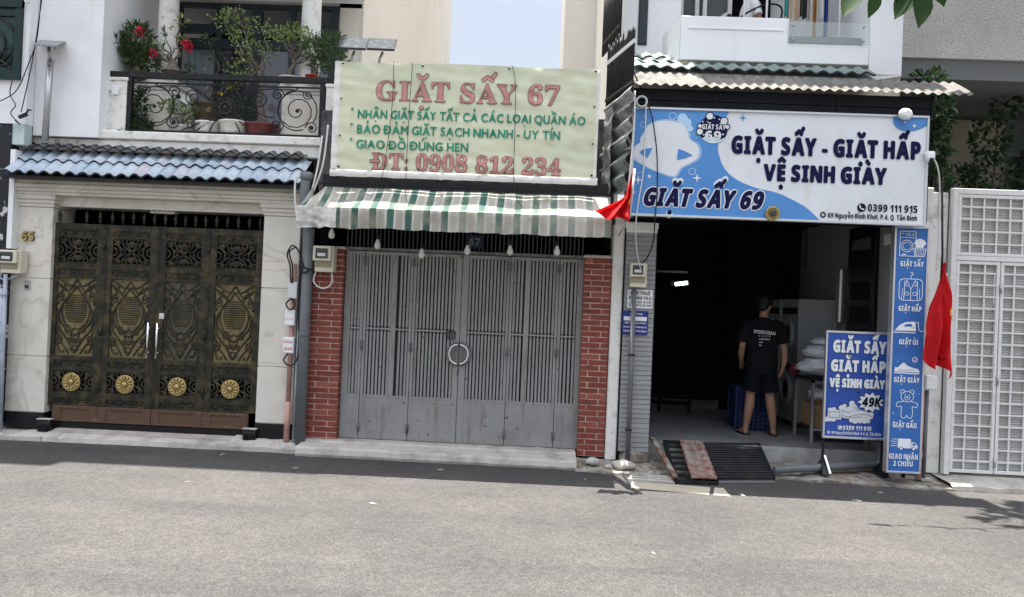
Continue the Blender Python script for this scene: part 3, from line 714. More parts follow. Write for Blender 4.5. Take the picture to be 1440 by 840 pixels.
# ---------------------------------------------------------------- pots and plants on the balcony
m_gre = m_leaf
def pot_round(p, c, r, h, mat, flare=1.0, foot=.7, nm='pot', scal=0):
    mb = MB(); w = (lambda a, i: scal*cos(a*14)) if scal else None
    mb.lathe(c, [(r*foot*.95, 0), (r*foot, .01), (r*(foot+.22), h*.45), (r*.96, h*.85), (r*1.06, h*.9), (r*1.06, h), (r*.95, h), (r*.9, h*.9)], 28, wob=w)
    o = mb.build(nm, mat, p); mb = MB(); mb.lathe(c, [(r*.9, h*.86), (.01, h*.88)], 16); mb.build('soil', m_soil, p); return o
def branchy(mb, base, tips, r0, R, jit=.03):
    for t in tips:
        b = Vector(base); t = Vector(t); k = 5
        P = [b.lerp(t, i/k)+Vector((R.uniform(-jit, jit), R.uniform(-jit, jit), R.uniform(-jit, jit)*.4))*(1 if 0 < i < k else 0) for i in range(k+1)]
        mb.tube(smooth_line(P, 3), [r0*(1-.75*i/(3*k)) for i in range(3*k+1)], 5)
BG = 'potted plants on the balcony'
# 1 oleander at the left end
t = thing('potted_plant', 'dense dark green oleander bush with red flowers at the left end of the balcony', 'plant', (-5.0, 9.2, 4.262), BG)
pot_round(t, (-5.0, 9.22, 4.30), .13, .10, m_potb)
R = random.Random(1); mb = MB(); branchy(mb, (-5.0, 9.22, 4.38), [(-5.25, 9.15, 4.62), (-5.1, 9.2, 4.85), (-4.95, 9.1, 4.9), (-4.9, 9.3, 4.75), (-5.3, 9.2, 4.70)], .015, R); mb.build('stem', m_bark, t)
mb = MB()
for c, r, n in (((-5.24, 9.15, 4.71), (.20, .17, .12), 420), ((-5.03, 9.2, 4.80), (.17, .18, .20), 520), ((-4.90, 9.2, 4.58), (.14, .15, .18), 380), ((-5.08, 9.2, 4.60), (.15, .15, .12), 300), ((-5.36, 9.1, 4.66), (.08, .08, .09), 120)): mb.leaves(c, r, n, .085, seed=n, asp=.24, up=.6)
mb.build('foliage', m_leaf, t)
for c in ((-5.27, 8.98, 4.50), (-4.90, 9.00, 4.83)): MB().leaves(c, (.030, .03, .042), 34, .042, seed=3, asp=.9).build('flower', m_flower, t)
# 2 desert rose
t = thing('potted_plant', 'desert rose with swollen grey trunk and red blooms in a bowl on the left pedestal', 'plant', (-4.60, 9.22, 4.335), BG)
pot_round(t, (-4.60, 9.24, 4.335), .125, .10, m_potb)
mb = MB(); mb.lathe((-4.60, 9.24, 4.42), [(.10, 0), (.095, .03), (.06, .08), (.045, .13), (.03, .16)], 12, wob=lambda a, i: .12*sin(3*a+i)); R = random.Random(2)
branchy(mb, (-4.60, 9.24, 4.56), [(-4.80, 9.2, 4.72), (-4.70, 9.25, 4.92), (-4.50, 9.2, 5.05), (-4.40, 9.15, 4.72), (-4.75, 9.2, 4.82), (-4.83, 9.2, 4.62), (-4.48, 9.2, 4.80)], .014, R, .05); mb.build('stem', m_bark, t)
mb = MB()
for c in ((-4.50, 9.2, 5.06), (-4.70, 9.25, 4.94), (-4.48, 9.2, 4.82), (-4.8, 9.2, 4.74)): mb.leaves(c, (.05, .05, .05), 16, .075, seed=int(c[0]*100), asp=.4, up=.7)
mb.build('foliage', m_leafy, t)
for c, n in (((-4.375, 9.1, 4.735), 40), ((-4.345, 9.1, 4.685), 34), ((-4.78, 9.08, 4.60), 30)): MB().leaves(c, (.036, .03, .036), n, .044, seed=n, asp=.9).build('flower', m_flower, t)
# 3 tall sparse tree out of the oxblood bowl
t = thing('potted_plant', 'tall airy pale leaved tree growing from a dark red bowl on the balcony floor', 'plant', (-3.42, 9.12, 3.60), BG)
mb = MB(); mb.lathe((-3.42, 9.14, 3.60), [(.13, 0), (.15, .01), (.20, .08), (.205, .16), (.215, .165), (.215, .19), (.195, .19), (.18, .16)], 28); mb.build('pot', m_potr, t)
mb = MB(); mb.lathe((-3.42, 9.14, 3.60), [(.18, .165), (.01, .17)], 16); mb.build('soil', m_soil, t)
R = random.Random(5); mb = MB()
P = smooth_line([(-3.42, 9.14, 3.76), (-3.44, 9.14, 3.95), (-3.47, 9.15, 4.10), (-3.45, 9.15, 4.25), (-3.50, 9.15, 4.45)], 5); mb.tube(P, [.055-.0016*i for i in range(len(P))], 8)
for q in ((-3.50, 9.12, 3.77), (-3.36, 9.1, 3.77), (-3.44, 9.05, 3.77), (-3.33, 9.14, 3.765)): mb.tube([(-3.43, 9.14, 3.92), q], [.028, .012], 6)
tipsA = [(-3.95, 9.1, 5.05), (-3.78, 9.2, 4.90), (-3.62, 9.1, 5.02), (-3.50, 9.2, 4.85), (-3.35, 9.1, 4.95), (-3.70, 9.05, 4.72), (-3.75, 9.1, 4.45), (-3.40, 9.2, 4.70), (-3.64, 9.1, 4.60), (-3.82, 9.1, 5.12)]
branchy(mb, (-3.48, 9.15, 4.30), tipsA, .014, R, .06); mb.build('trunk', m_bark, t)
mb = MB()
for k, c in enumerate(tipsA): mb.leaves(c, (.16, .15, .10), 52, .043, seed=k+40, asp=.6, hollow=.1)
for k, c in enumerate([(-3.88, 9.1, 4.98), (-3.70, 9.1, 4.92), (-3.55, 9.1, 4.72), (-3.66, 9.1, 4.36), (-3.80, 9.1, 4.28)]): mb.leaves(c, (.15, .13, .10), 42, .040, seed=k+60, asp=.6, hollow=.1)
mb.build('foliage', m_leafy, t)
# 4 bonsai on the right pedestal
t = thing('potted_plant', 'flat topped bonsai with crooked bare trunk in a shallow pale bowl on the right pedestal', 'plant', (-3.14, 9.28, 4.335), BG)
mb = MB(); mb.lathe((-3.14, 9.30, 4.335), [(.12, 0), (.15, .01), (.165, .06), (.175, .062), (.175, .075), (.155, .075)], 24); mb.build('pot', m_potw, t)
mb = MB(); mb.lathe((-3.14, 9.30, 4.335), [(.15, .065), (.01, .07)], 14); mb.build('soil', m_soil, t)
mb = MB(); R = random.Random(8); P = smooth_line([(-3.14, 9.3, 4.40), (-3.17, 9.3, 4.50), (-3.11, 9.3, 4.60), (-3.16, 9.3, 4.70), (-3.10, 9.3, 4.80)], 5); mb.tube(P, [.04-.0013*i for i in range(len(P))], 7)
tipsB = [(-3.28, 9.25, 4.95), (-3.12, 9.25, 5.0), (-2.98, 9.25, 4.95), (-2.92, 9.25, 4.80), (-3.20, 9.2, 4.86), (-3.02, 9.2, 4.88)]
branchy(mb, (-3.12, 9.3, 4.64), tipsB, .015, R, .05); branchy(mb, (-3.13, 9.3, 4.58), [(-2.88, 9.2, 4.66), (-2.83, 9.2, 4.72)], .012, R, .02); mb.build('trunk', m_bark, t)
mb = MB()
for k, c in enumerate(tipsB): mb.leaves(c, (.14, .14, .08), 72, .043, seed=k+80, asp=.6, hollow=.1)
mb.build('foliage', m_leafy, t)
# 5 oleander at the right end
t = thing('potted_plant', 'dark feathery bush in a small red pot at the right end of the balcony', 'plant', (-2.87, 9.18, 4.30), BG)
pot_round(t, (-2.84, 9.12, 4.335), .075, .07, M('red_pot', (.38, .03, .03), r=.4))
mb = MB(); R = random.Random(11); branchy(mb, (-2.84, 9.12, 4.40), [(-2.85, 9.1, 4.7), (-2.70, 9.15, 4.85), (-2.62, 9.1, 4.7), (-2.75, 9.1, 4.95), (-2.55, 9.15, 4.8)], .012, R, .03); mb.build('stem', m_bark, t)
mb = MB()
for c, r, n in (((-2.82, 9.15, 4.72), (.15, .15, .15), 320), ((-2.64, 9.2, 4.78), (.18, .16, .17), 420), ((-2.56, 9.1, 4.60), (.14, .14, .17), 320), ((-2.75, 9.15, 4.55), (.10, .12, .12), 150)): mb.leaves(c, r, n, .08, seed=n+1, asp=.22, up=.6)
mb.build('foliage', m_leaf, t)
# 6.. pots standing on the balcony floor
t = thing('potted_plant', 'scalloped white bowl with yellow green shoots, leftmost of the bowls on the balcony floor', 'plant', (-4.40, 9.1, 3.60), BG)
pot_round(t, (-4.40, 9.12, 3.60), .14, .14, m_potw, scal=.03)
mb = MB(); R = random.Random(13); branchy(mb, (-4.40, 9.12, 3.72), [(-4.58, 9.08, 3.95), (-4.48, 9.1, 4.0), (-4.30, 9.1, 3.92), (-4.36, 9.08, 4.02)], .008, R); mb.build('stem', m_bark, t)
mb = MB()
for c in ((-4.56, 9.06, 3.96), (-4.46, 9.06, 4.0), (-4.30, 9.06, 3.94), (-4.36, 9.05, 3.88)): mb.leaves(c, (.08, .06, .06), 40, .07, seed=int(-c[0]*100), asp=.35)
mb.build('foliage', m_leafy, t)
t = thing('potted_plant', 'big brown glazed jar with gold bosses holding a bare twisted plant, on a white stand', 'plant', (-4.17, 9.35, 3.60), BG)
mb = MB(); mb.lathe((-4.17, 9.35, 3.60), [(.10, 0), (.12, .02), (.15, .10), (.16, .22), (.14, .23)], 24); mb.build('stand', m_potw, t)
mb = MB(); mb.lathe((-4.17, 9.35, 3.83), [(.13, 0), (.16, .02), (.205, .12), (.21, .20), (.225, .205), (.225, .24), (.20, .24)], 28)
mb.build('pot', m_potb, t)
for a in (-1.2, -1.9): MB().lathe((-4.17+.205*cos(a)*1.0, 9.35+.205*sin(a), 3.96), [(.04, 0), (.045, .008), (.02, .014)], 12, axis='y').build('boss', m_bronze2, t)
mb = MB(); R = random.Random(14); branchy(mb, (-4.17, 9.35, 4.06), [(-4.42, 9.3, 4.45), (-4.10, 9.3, 4.62), (-3.98, 9.3, 4.42), (-4.2, 9.3, 4.85), (-4.3, 9.3, 4.30)], .016, R, .07); mb.build('stem', m_bark, t)
mb = MB()
for c in ((-4.42, 9.3, 4.47), (-4.10, 9.3, 4.66), (-4.2, 9.3, 4.87), (-3.86, 9.3, 4.40), (-3.9, 9.3, 4.30)): mb.leaves(c, (.08, .06, .06), 40, .06, seed=int(-c[0]*90), asp=.35)
mb.build('foliage', m_leafd, t)
t = thing('plant_bowl', 'empty white fluted bowl between the jar stand and the rosette of the railing', 'plant bowl', (-4.10, 9.08, 3.60), BG)
pot_round(t, (-4.06, 9.10, 3.60), .15, .19, m_potw, scal=.02)
t = thing('potted_plant', 'large white fluted bowl with yellow flowers left of the dark red bowl', 'plant', (-3.74, 9.1, 3.60), BG)
pot_round(t, (-3.74, 9.14, 3.60), .20, .21, m_potw, scal=.02)
mb = MB(); R = random.Random(17); branchy(mb, (-3.74, 9.14, 3.80), [(-3.80, 9.1, 4.22), (-3.62, 9.1, 4.10), (-3.95, 9.1, 4.05), (-3.70, 9.1, 4.30)], .01, R); mb.build('stem', m_bark, t)
mb = MB()
for c in ((-3.66, 9.1, 4.05), (-3.60, 9.12, 3.98), (-3.88, 9.1, 4.06), (-3.72, 9.12, 3.92)): mb.leaves(c, (.13, .08, .10), 70, .05, seed=int(-c[0]*80), asp=.4)
mb.build('foliage', m_leafd, t)
for c in ((-3.80, 9.03, 4.22), (-3.90, 9.03, 4.13)): MB().leaves(c, (.016, .015, .016), 16, .028, seed=5, asp=.9).build('flower', m_fyel, t)
t = thing('potted_plant', 'dark trailing creeper at the foot of the left railing post', 'plant', (-4.93, 9.05, 3.60), BG)
mb = MB(); mb.box(-4.97, -4.83, 9.02, 9.2, 3.60, 3.72); mb.build('pot', m_potb, t)
mb = MB(); mb.leaves((-4.89, 9.06, 3.90), (.07, .06, .28), 260, .06, seed=90, asp=.6); mb.leaves((-4.84, 9.02, 3.70), (.13, .07, .09), 200, .06, seed=91, asp=.6); mb.leaves((-5.0, 8.93, 3.60), (.05, .04, .05), 40, .05, seed=92, asp=.6); mb.build('foliage', m_leafd, t)
mb = MB(); mb.hexa([(-4.47, 9.02, 4.08), (-4.30, 9.02, 3.98), (-4.30, 9.10, 3.98), (-4.47, 9.10, 4.08), (-4.43, 9.02, 4.16), (-4.26, 9.02, 4.06), (-4.26, 9.10, 4.06), (-4.43, 9.10, 4.16)])
cam = thing('security_camera', 'small white bullet camera behind the balcony scrollwork', 'camera', (-4.36, 9.06, 4.0)); mb.build('body', m_box, cam, bev=.006)
mb = MB(); mb.lathe((-4.40, 9.022, 4.075), [(.024, 0), (.026, .012), (.012, .014)], 12, axis='y'); mb.build('lens', m_black, cam); mb = MB(); mb.tube([(-4.44, 9.06, 4.09), (-4.52, 9.1, 4.02), (-4.56, 9.24, 4.02)], .012, 6); mb.build('bracket', m_steel, cam)

# ================================================================ LEFT NEIGHBOUR (edge of frame)
nb = thing('neighbour_house', 'white rendered house with a barred green window and black marble base at the left edge', 'house', (-6.5, 8.6, 0))
mb = MB(); mb.box(-10, -5.985, 8.62, 14, 3.60, 9.0); mb.box(-10, -6.14, 8.75, 14, 0, 3.598); mb.build('wall', m_white, nb)
mb = MB(); mb.box(-10, -6.13, 8.60, 8.749, .15, 3.58); mb.build('marble_cladding', m_bmarble, nb)
mb = MB(); mb.box(-6.128, -6.07, 8.60, 8.72, 2.16, 3.3); mb.build('corner_trim', m_white, nb)
mb = MB(); mb.box(-6.13, -5.99, 8.615, 8.75, 3.36, 3.60); mb.build('glass_slab', M('pale_green_panel', (.52, .62, .60), r=.3, c2=(.40, .50, .48), sc=4), nb)
mb = MB()
mb.box(-7.6, -6.06, 8.58, 8.63, 4.10, 4.20); mb.box(-6.14, -6.06, 8.58, 8.63, 4.2, 5.6); mb.box(-7.6, -6.14, 8.585, 8.63, 4.83, 4.90); mb.box(-7.6, -6.06, 8.57, 8.63, 4.93, 5.02)
w = mb.build('window', M('dark_green_frame', (.012, .03, .028), r=.4), nb)
mb = MB(); mb.box(-7.6, -6.14, 8.612, 8.618, 4.2, 5.6); mb.build('pane', M('green_dark_glass', (.03, .06, .055), r=.08), w)
mb = MB()
for c, r in (((-6.42, 4.55), .28), ((-6.45, 4.50), .20), ((-6.50, 4.62), .10)): mb.tube([(c[0]+r*cos(a), 8.59, c[1]+r*sin(a)) for a in [i*2*PI/28 for i in range(28)]], .012, 6, closed=True)
mb.tube([(-6.14-.5*t, 8.59, 4.2+.14*sin(t*PI)) for t in [i/12 for i in range(13)]], .012, 6); mb.tube(spiral(-6.28, 4.36, .14, .03, 1.2, -1.3, 8.59), .011, 6); mb.build('window_bars', m_iron, w)
mb = MB(); mb.tube([(-5.99+.03*cos(a), 8.56, 5.01+.035*sin(a)) for a in [i*2*PI/16 for i in range(16)]], .008, 6, closed=True); mb.build('cable_ring', m_box, nb)
# ================================================================ MIDDLE SHOP (67)
shop = thing('shop_building', 'low shop with two red brick tile pillars and a dark grille above a grey gate', 'building', (-.9, 8.8, 0))
mb = MB(); mb.box(-2.58, .80, 9.6, 16, 2.9, 4.0); mb.box(-2.58, .80, 8.72, 9.6, 2.90, 3.9); mb.build('upper_wall', M('dark_grey_wall', (.10, .10, .10), r=.9, c2=(.04, .04, .04), sc=6), shop)  # dark grey, mottled darker at random
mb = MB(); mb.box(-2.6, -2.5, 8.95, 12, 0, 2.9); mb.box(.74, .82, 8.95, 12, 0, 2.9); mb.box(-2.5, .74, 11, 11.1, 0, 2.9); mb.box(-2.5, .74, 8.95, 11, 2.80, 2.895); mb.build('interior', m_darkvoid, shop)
def brick_pillar(x0, x1, z0, z1):
    yf = 8.70; mb = MB(); mb.box(x0, x1, yf, 8.98, z0, z1); p = mb.build('brick_pillar', m_mortar, shop)
    mb = MB(); n = 35; h = (z1-z0)/n; R = random.Random(int(x0*50)); g = .0085
    for k in range(n):
        za, zb = z0+k*h+g, z0+(k+1)*h-g*.2
        w = x1-x0; cut = x0+w*(.70 if k % 2 else .26)
        for a, b in ((x0, cut-g*.6), (cut+g*.6, x1)):
            o = R.uniform(0, .0015); mb.box(a+.001, b-.001, yf-.006-o, yf-.0005, za, zb)
        for s, xx in ((-1, x0), (1, x1)): mb.box(min(xx, xx+s*.006), max(xx, xx+s*.006), yf-.005, 8.9, za, zb)
    mb.build('brick_tiles', m_brick, p)
    mb = MB(); mb.box(x0-.02, x1+.03, yf-.03, 8.98, z1+.002, z1+.022); mb.box(x0-.01, x1+.015, yf-.015, 8.98, z1+.022, z1+.034); mb.build('cap', M('cap_stone', (.50, .47, .42), r=.8, c2=(.3, .27, .23), sc=12), p, bev=.004)
brick_pillar(-2.60, -2.25, .085, 2.305); brick_pillar(.505, .80, .085, 2.32)
mb = MB()   # grille of thin bars above the gate
for i in range(58):
    x = -2.24+i*.0476; mb.box(x, x+.012, 8.80, 8.815, 2.335, 2.90)
mb.box(-2.25, .52, 8.795, 8.82, 2.60, 2.62); mb.build('transom_grille', M('dark_bar', (.06, .065, .075), r=.5, metal=.4), shop)
mb = MB(); mb.box(-2.245, .505, 8.76, 8.86, 2.312, 2.345); mb.build('lintel', m_greyd, shop)
mb = MB(); mb.box(-2.23, .50, 8.90, 8.91, .14, 2.31); mb.build('interior_shade', M('dark_sheet', (.03, .034, .036), r=.8), shop)  # dark sheet added behind the gate in place of an unlit interior
mb = MB(); mb.box(.812, .935, 8.66, 9.4, .06, 2.96)
pc = mb.build('white_post', m_whitew, shop, bev=.012)
mb = MB(); mb.box(-2.60, .82, 8.62, 8.72, 2.70, 2.90); mb.build('beam', m_plinth, shop)

# folding gate
fg = thing('folding_gate', 'grey painted steel folding gate with slatted upper halves and a round split handle', 'gate', (-.88, 8.8, .14))
FX = [(-2.238, -2.018), (-2.012, -1.452), (-1.446, -.892), (-.886, -.338), (-.332, .222), (.228, .502)]
for i, (x0, x1) in enumerate(FX):
    mb = MB(); yf, yb = 8.785, 8.825
    st = .032
    ed0 = .075 if i in (0,) else st; ed1 = .065 if i == 5 else st
    if i == 3: ed0 = .075
    if i == 2: ed1 = .065
    mb.box(x0, x0+ed0, yf, yb, .145, 2.305); mb.box(x1-ed1, x1, yf, yb, .145, 2.305)
    mb.box(x0+ed0, x1-ed1, yf+.001, yb, 2.268, 2.305); mb.box(x0+ed0, x1-ed1, yf+.006, yb-.004, 1.405, 1.425)
    mb.box(x0+ed0, x1-ed1, yf+.001, yb, .62, .652)
    mid = None
    if i in (1, 4): mid = x0+(.62 if i == 1 else .36)*(x1-x0); mb.box(mid-.03, mid+.03, yf+.0005, yb, .652, 2.268)
    lf = mb.build('leaf', m_grey, fg, bev=.003)
    mb = MB(); mb.box(x0+.004, x1-.004, yf+.004, yb-.006, .148, .62)
    mb.build('sheet_panel', m_grey, lf)
    mb = MB(); xa, xb = x0+ed0, x1-ed1; n = max(2, int(round((xb-xa)/.0415)))
    for k in range(n):
        x = xa+(xb-xa)*(k+.5)/n
        if mid and abs(x-mid) < .045: continue
        for zz in ((.652, 1.385), (1.445, 2.268)): mb.box(x-.0125, x+.0125, yf+.010, yf+.024, zz[0], zz[1])
        mb.box(x-.006, x+.006, yf+.012, yf+.022, 1.385, 1.445)
    mb.build('slats', m_grey, lf)
    mb = MB(); mb.box(x0+.01, x1-.01, yb+.002, yb+.006, .65, 2.26); mb.build('gap_shade_sheet', M('gap_dark', (.035, .038, .04), r=.8), lf)  # dark sheet added so the gaps between slats read as shade
    if i in (1, 2, 4, 5):
        for z in (.28, 1.22, 2.19):
            mb = MB(); mb.cyl((x0-.003, yf-.012, z-.05), (x0-.003, yf-.012, z+.05), .012, n=8); mb.box(x0-.02, x0+.014, yf-.006, yf-.0015, z-.045, z+.045); mb.build('hinge', m_greyd, lf)
    if i in (2, 3):     # each leaf carries half of the round handle
        s = -1 if i == 2 else 1; hx = -.889+s*.004; mb = MB()
        out = [(hx+s*.142*abs(cos(a)), 1.165+.142*sin(a)) for a in [-PI/2+PI*k/16 for k in range(17)]]
        mb.prism(out, yf-.010, yf-.002); hd = mb.build('handle_plate', m_greyd, lf)
        mb = MB(); mb.tube([(hx+s*(.008+.097*cos(a)), yf-.045, 1.165+.11*sin(a)) for a in [-PI/2+PI*k/16 for k in range(17)]], .011, 8)
        for z in (-1, 1): mb.cyl((hx+s*.02, yf-.045, 1.165+z*.105), (hx+s*.02, yf-.011, 1.165+z*.105), .009, n=8)
        mb.build('handle', m_chrome, lf)
    if i == 2:
        mb = MB(); mb.box(x1-.15, x1-.045, yf-.006, yf-.001, 1.33, 1.425); mb.build('mail_slot', m_plinth, lf)
        mb = MB()
        for k in range(3): mb.box(x1-.135+k*.03, x1-.12+k*.03, yf-.010, yf-.0065, 1.335, 1.415)
        mb.build('slot_bars', m_greyd, lf)
mb = MB(); mb.prism([(-.90, .93), (-.895, 1.0), (-.885, 1.0), (-.888, .955), (-.897, .915)], 8.775, 8.783); mb.build('keyhole', m_plinth, fg)

# house number plate and the bulbs in the shade of the awning
mb = MB(); mb.box(-.86, -.66, 8.73, 8.738, 2.38, 2.53)
np_ = thing('number_plate', 'small dark blue house number plate 67 on the grille above the grey gate', 'sign', (-.76, 8.74, 2.38)); mb.build('plate', M('enamel_blue', (.010, .016, .035), r=.4), np_, bev=.003)
mb = MB(); letters(mb, '67', -.82, -.70, 2.41, .085, 8.727); mb.build('lettering', M('plate_digits', (.12, .15, .19), r=.5), np_)
m_bulbg = M('frosted_bulb', (.62, .62, .60), r=.25, spec=.6)
BL = [(-2.26, 2.42, 'above the left electric meter'), (-1.79, 2.345, 'over the second slatted leaf, hanging low'), (-1.30, 2.27, 'third from the left, hanging lowest'), (-.81, 2.33, 'just left of the blue number plate'), (-.335, 2.35, 'just right of the blue number plate'), (.17, 2.35, 'rightmost, by the right brick pillar')]
BL = [(-2.30, 2.47, 'leftmost, above the electric meter'), (-1.79, 2.375, 'second from the left'), (-1.30, 2.29, 'third from the left and hanging lowest'), (-.80, 2.35, 'left of the number plate 67'), (-.335, 2.365, 'right of the number plate 67'), (.175, 2.38, 'rightmost, near the right brick pillar')]
for k, (x, z, w) in enumerate(BL):
    t = thing('hanging_bulb', 'pear shaped bulb hanging from the awning, '+w, 'light bulb', (x, 8.35, z+.12), 'bulbs hanging under the awning')
    mb = MB(); mb.lathe((x, 8.35, z-.075), [(.005, 0), (.028, .012), (.036, .035), (.030, .065), (.018, .095), (.016, .115)], 14); mb.build('bulb', m_bulbg, t)
    mb = MB(); mb.lathe((x, 8.35, z+.035), [(.02, 0), (.02, .05), (.008, .065)], 10); mb.cyl((x, 8.35, z+.10), (x, 8.35, 2.66), .004, n=5); mb.build('socket', m_black, t)

# ---------------------------------------------------------------- banner
ban = thing('banner', 'pale yellow fabric laundry banner with faded red serif lettering and a phone number', 'banner', (-.87, 8.2, 3.08))
def bw(x, z): return .014*nz3(x*2.2, z*3.1, 4)+.012*nz3(x*6+z*3, z*7, 9)+.008*nz3(x*3+z*16, z*10, 2)+.004*nz3(x*17-z*6, z*12, 5)+.012*max(0, 1-(z-3.08)/.10)*sin(x*9)*.3
m_ban = M('banner_vinyl', (.62, .63, .45), r=.4, c2=(.56, .61, .45), sc=.9, lo=.40, hi=.62, c3=(.55, .54, .38), sc3=7, lo3=.55, hi3=.85, st3=(1, 1, .4), bump=.5, bsc=3.5)
m_banw = M('banner_border', (.70, .70, .67), r=.5, c2=(.45, .44, .41), sc=9, lo=.55, hi=.75)
mb = MB(); X0, X1, Z0, Z1 = -2.235, .525, 3.14, 4.305
mb.grid(lambda u, v: (X0+(X1-X0)*u, 8.2+bw(X0+(X1-X0)*u, Z0+(Z1-Z0)*v), Z0+(Z1-Z0)*v-.008*sin(u*PI*3)*(v > .99)), 90, 36)
sh = mb.build('sheet', m_ban, ban)
mb = MB()   # unprinted border, wrapped round the frame
e = .004
mb.grid(lambda u, v: (X0-.075+(X1-X0+.12)*u, 8.2+e+bw(X0-.075+(X1-X0+.12)*u, Z0)-.012*sin(v*PI)+.01*nz3(u*30, v*4), Z0-.075+.075*v+.008*nz3(u*22, 3)*(v < .1)), 90, 4)
mb.grid(lambda u, v: (X0-.07+.07*u, 8.2+e+bw(X0, Z0+1.18*v)-.010*sin(u*PI), Z0+(Z1-Z0)*v), 4, 40)
mb.grid(lambda u, v: (X1+.032*u, 8.2+e+bw(X1, Z0+1.18*v)-.006*sin(u*PI), Z0+(Z1-Z0)*v), 3, 40)
mb.build('hem', m_banw, ban)
mb = MB()
for x in (X0-.04, -1.1, -.1, X1+.01): mb.cyl((x, 8.235, 3.06), (x, 8.235, 4.30), .016, n=8)
for z in (3.09, 4.29): mb.cyl((X0-.06, 8.235, z), (X1+.02, 8.235, z), .016, n=8)
mb.build('frame', m_steel, ban)
m_bred = M('faded_red_ink', (.50, .235, .22), r=.5, c2=(.42, .185, .175), sc=6)
m_bout = M('maroon_ink', (.15, .075, .075), r=.5)
m_bgrn = M('green_ink', (.015, .22, .13), r=.5, c2=(.02, .27, .17), sc=5)
wf = lambda x, z: bw(x, z)-.006
def ban_text(txt, x0, x1, z0, h, style, red):
    if red:
        mb = MB(); letters(mb, txt, x0, x1, z0, h, 8.1985, style, bold=.0065, warp=wf, sp=.45); mb.build('lettering', m_bout, ban)
        mb = MB(); letters(mb, txt, x0, x1, z0, h, 8.1958, style, bold=.0015, warp=wf, sp=.45); mb.build('lettering', m_bred, ban)
    else:
        mb = MB(); letters(mb, txt, x0, x1, z0, h, 8.1985, style, bold=.0032, warp=wf, sp=.40, sb=.2)
        cx, cz = -2.09, z0+.09
        for a in range(3): mb.strip([(cx-.018*cos(a*PI/3+.5), cz-.018*sin(a*PI/3+.5)), (cx+.018*cos(a*PI/3+.5), cz+.018*sin(a*PI/3+.5))], .008, 8.185-a*.0003)
        mb.build('lettering', m_bgrn, ban)
ban_text('GIẶT SẤY 67', -1.84, .13, 3.90, .205, 'serif', True)
ban_text('ĐT: 0908 812 234', -1.855, .172, 3.152, .172, 'serif', True)
for txt, x1, z in (('NHẬN GIẶT SẤY TẤT CẢ CÁC LOẠI QUẦN ÁO', .415, 3.70), ('BẢO ĐẢM GIẶT SẠCH NHANH - UY TÍN', .152, 3.535), ('GIAO ĐỒ ĐÚNG HẸN', -.825, 3.372)):
    ban_text(txt, -2.03, x1, z, .088, 'light', False)
mb = MB()
for P in ([(-1.66, 4.315), (-1.655, 3.9), (-1.69, 3.4), (-1.735, 3.07), (-1.82, 2.83)], [(-1.455, 4.32), (-1.47, 3.8), (-1.475, 3.2), (-1.45, 2.85), (-1.41, 2.76)], [(-.39, 4.31), (-.345, 4.1), (-.33, 3.6), (-.32, 3.1), (-.27, 2.86), (-.17, 2.75)]):
    MB().tube(smooth_line([(x, 8.165-(.10 if z < 3.0 else 0), z) for x, z in P], 5), .0035, 5).build('cord', m_black, ban)
mb = MB()
for x in (X0+.02, -1.35, -.42, X1-.02):
    for z in (3.165, 4.28): mb.lathe((x, 8.19, z), [(.012, 0), (.012, .008), (.004, .009)], 8, axis='y')
for z in (3.5, 3.9):
    for x in (X0+.02, X1-.02): mb.lathe((x, 8.19, z), [(.010, 0), (.010, .006), (.004, .007)], 8, axis='y')
mb.build('eyelets', m_plinth, ban)

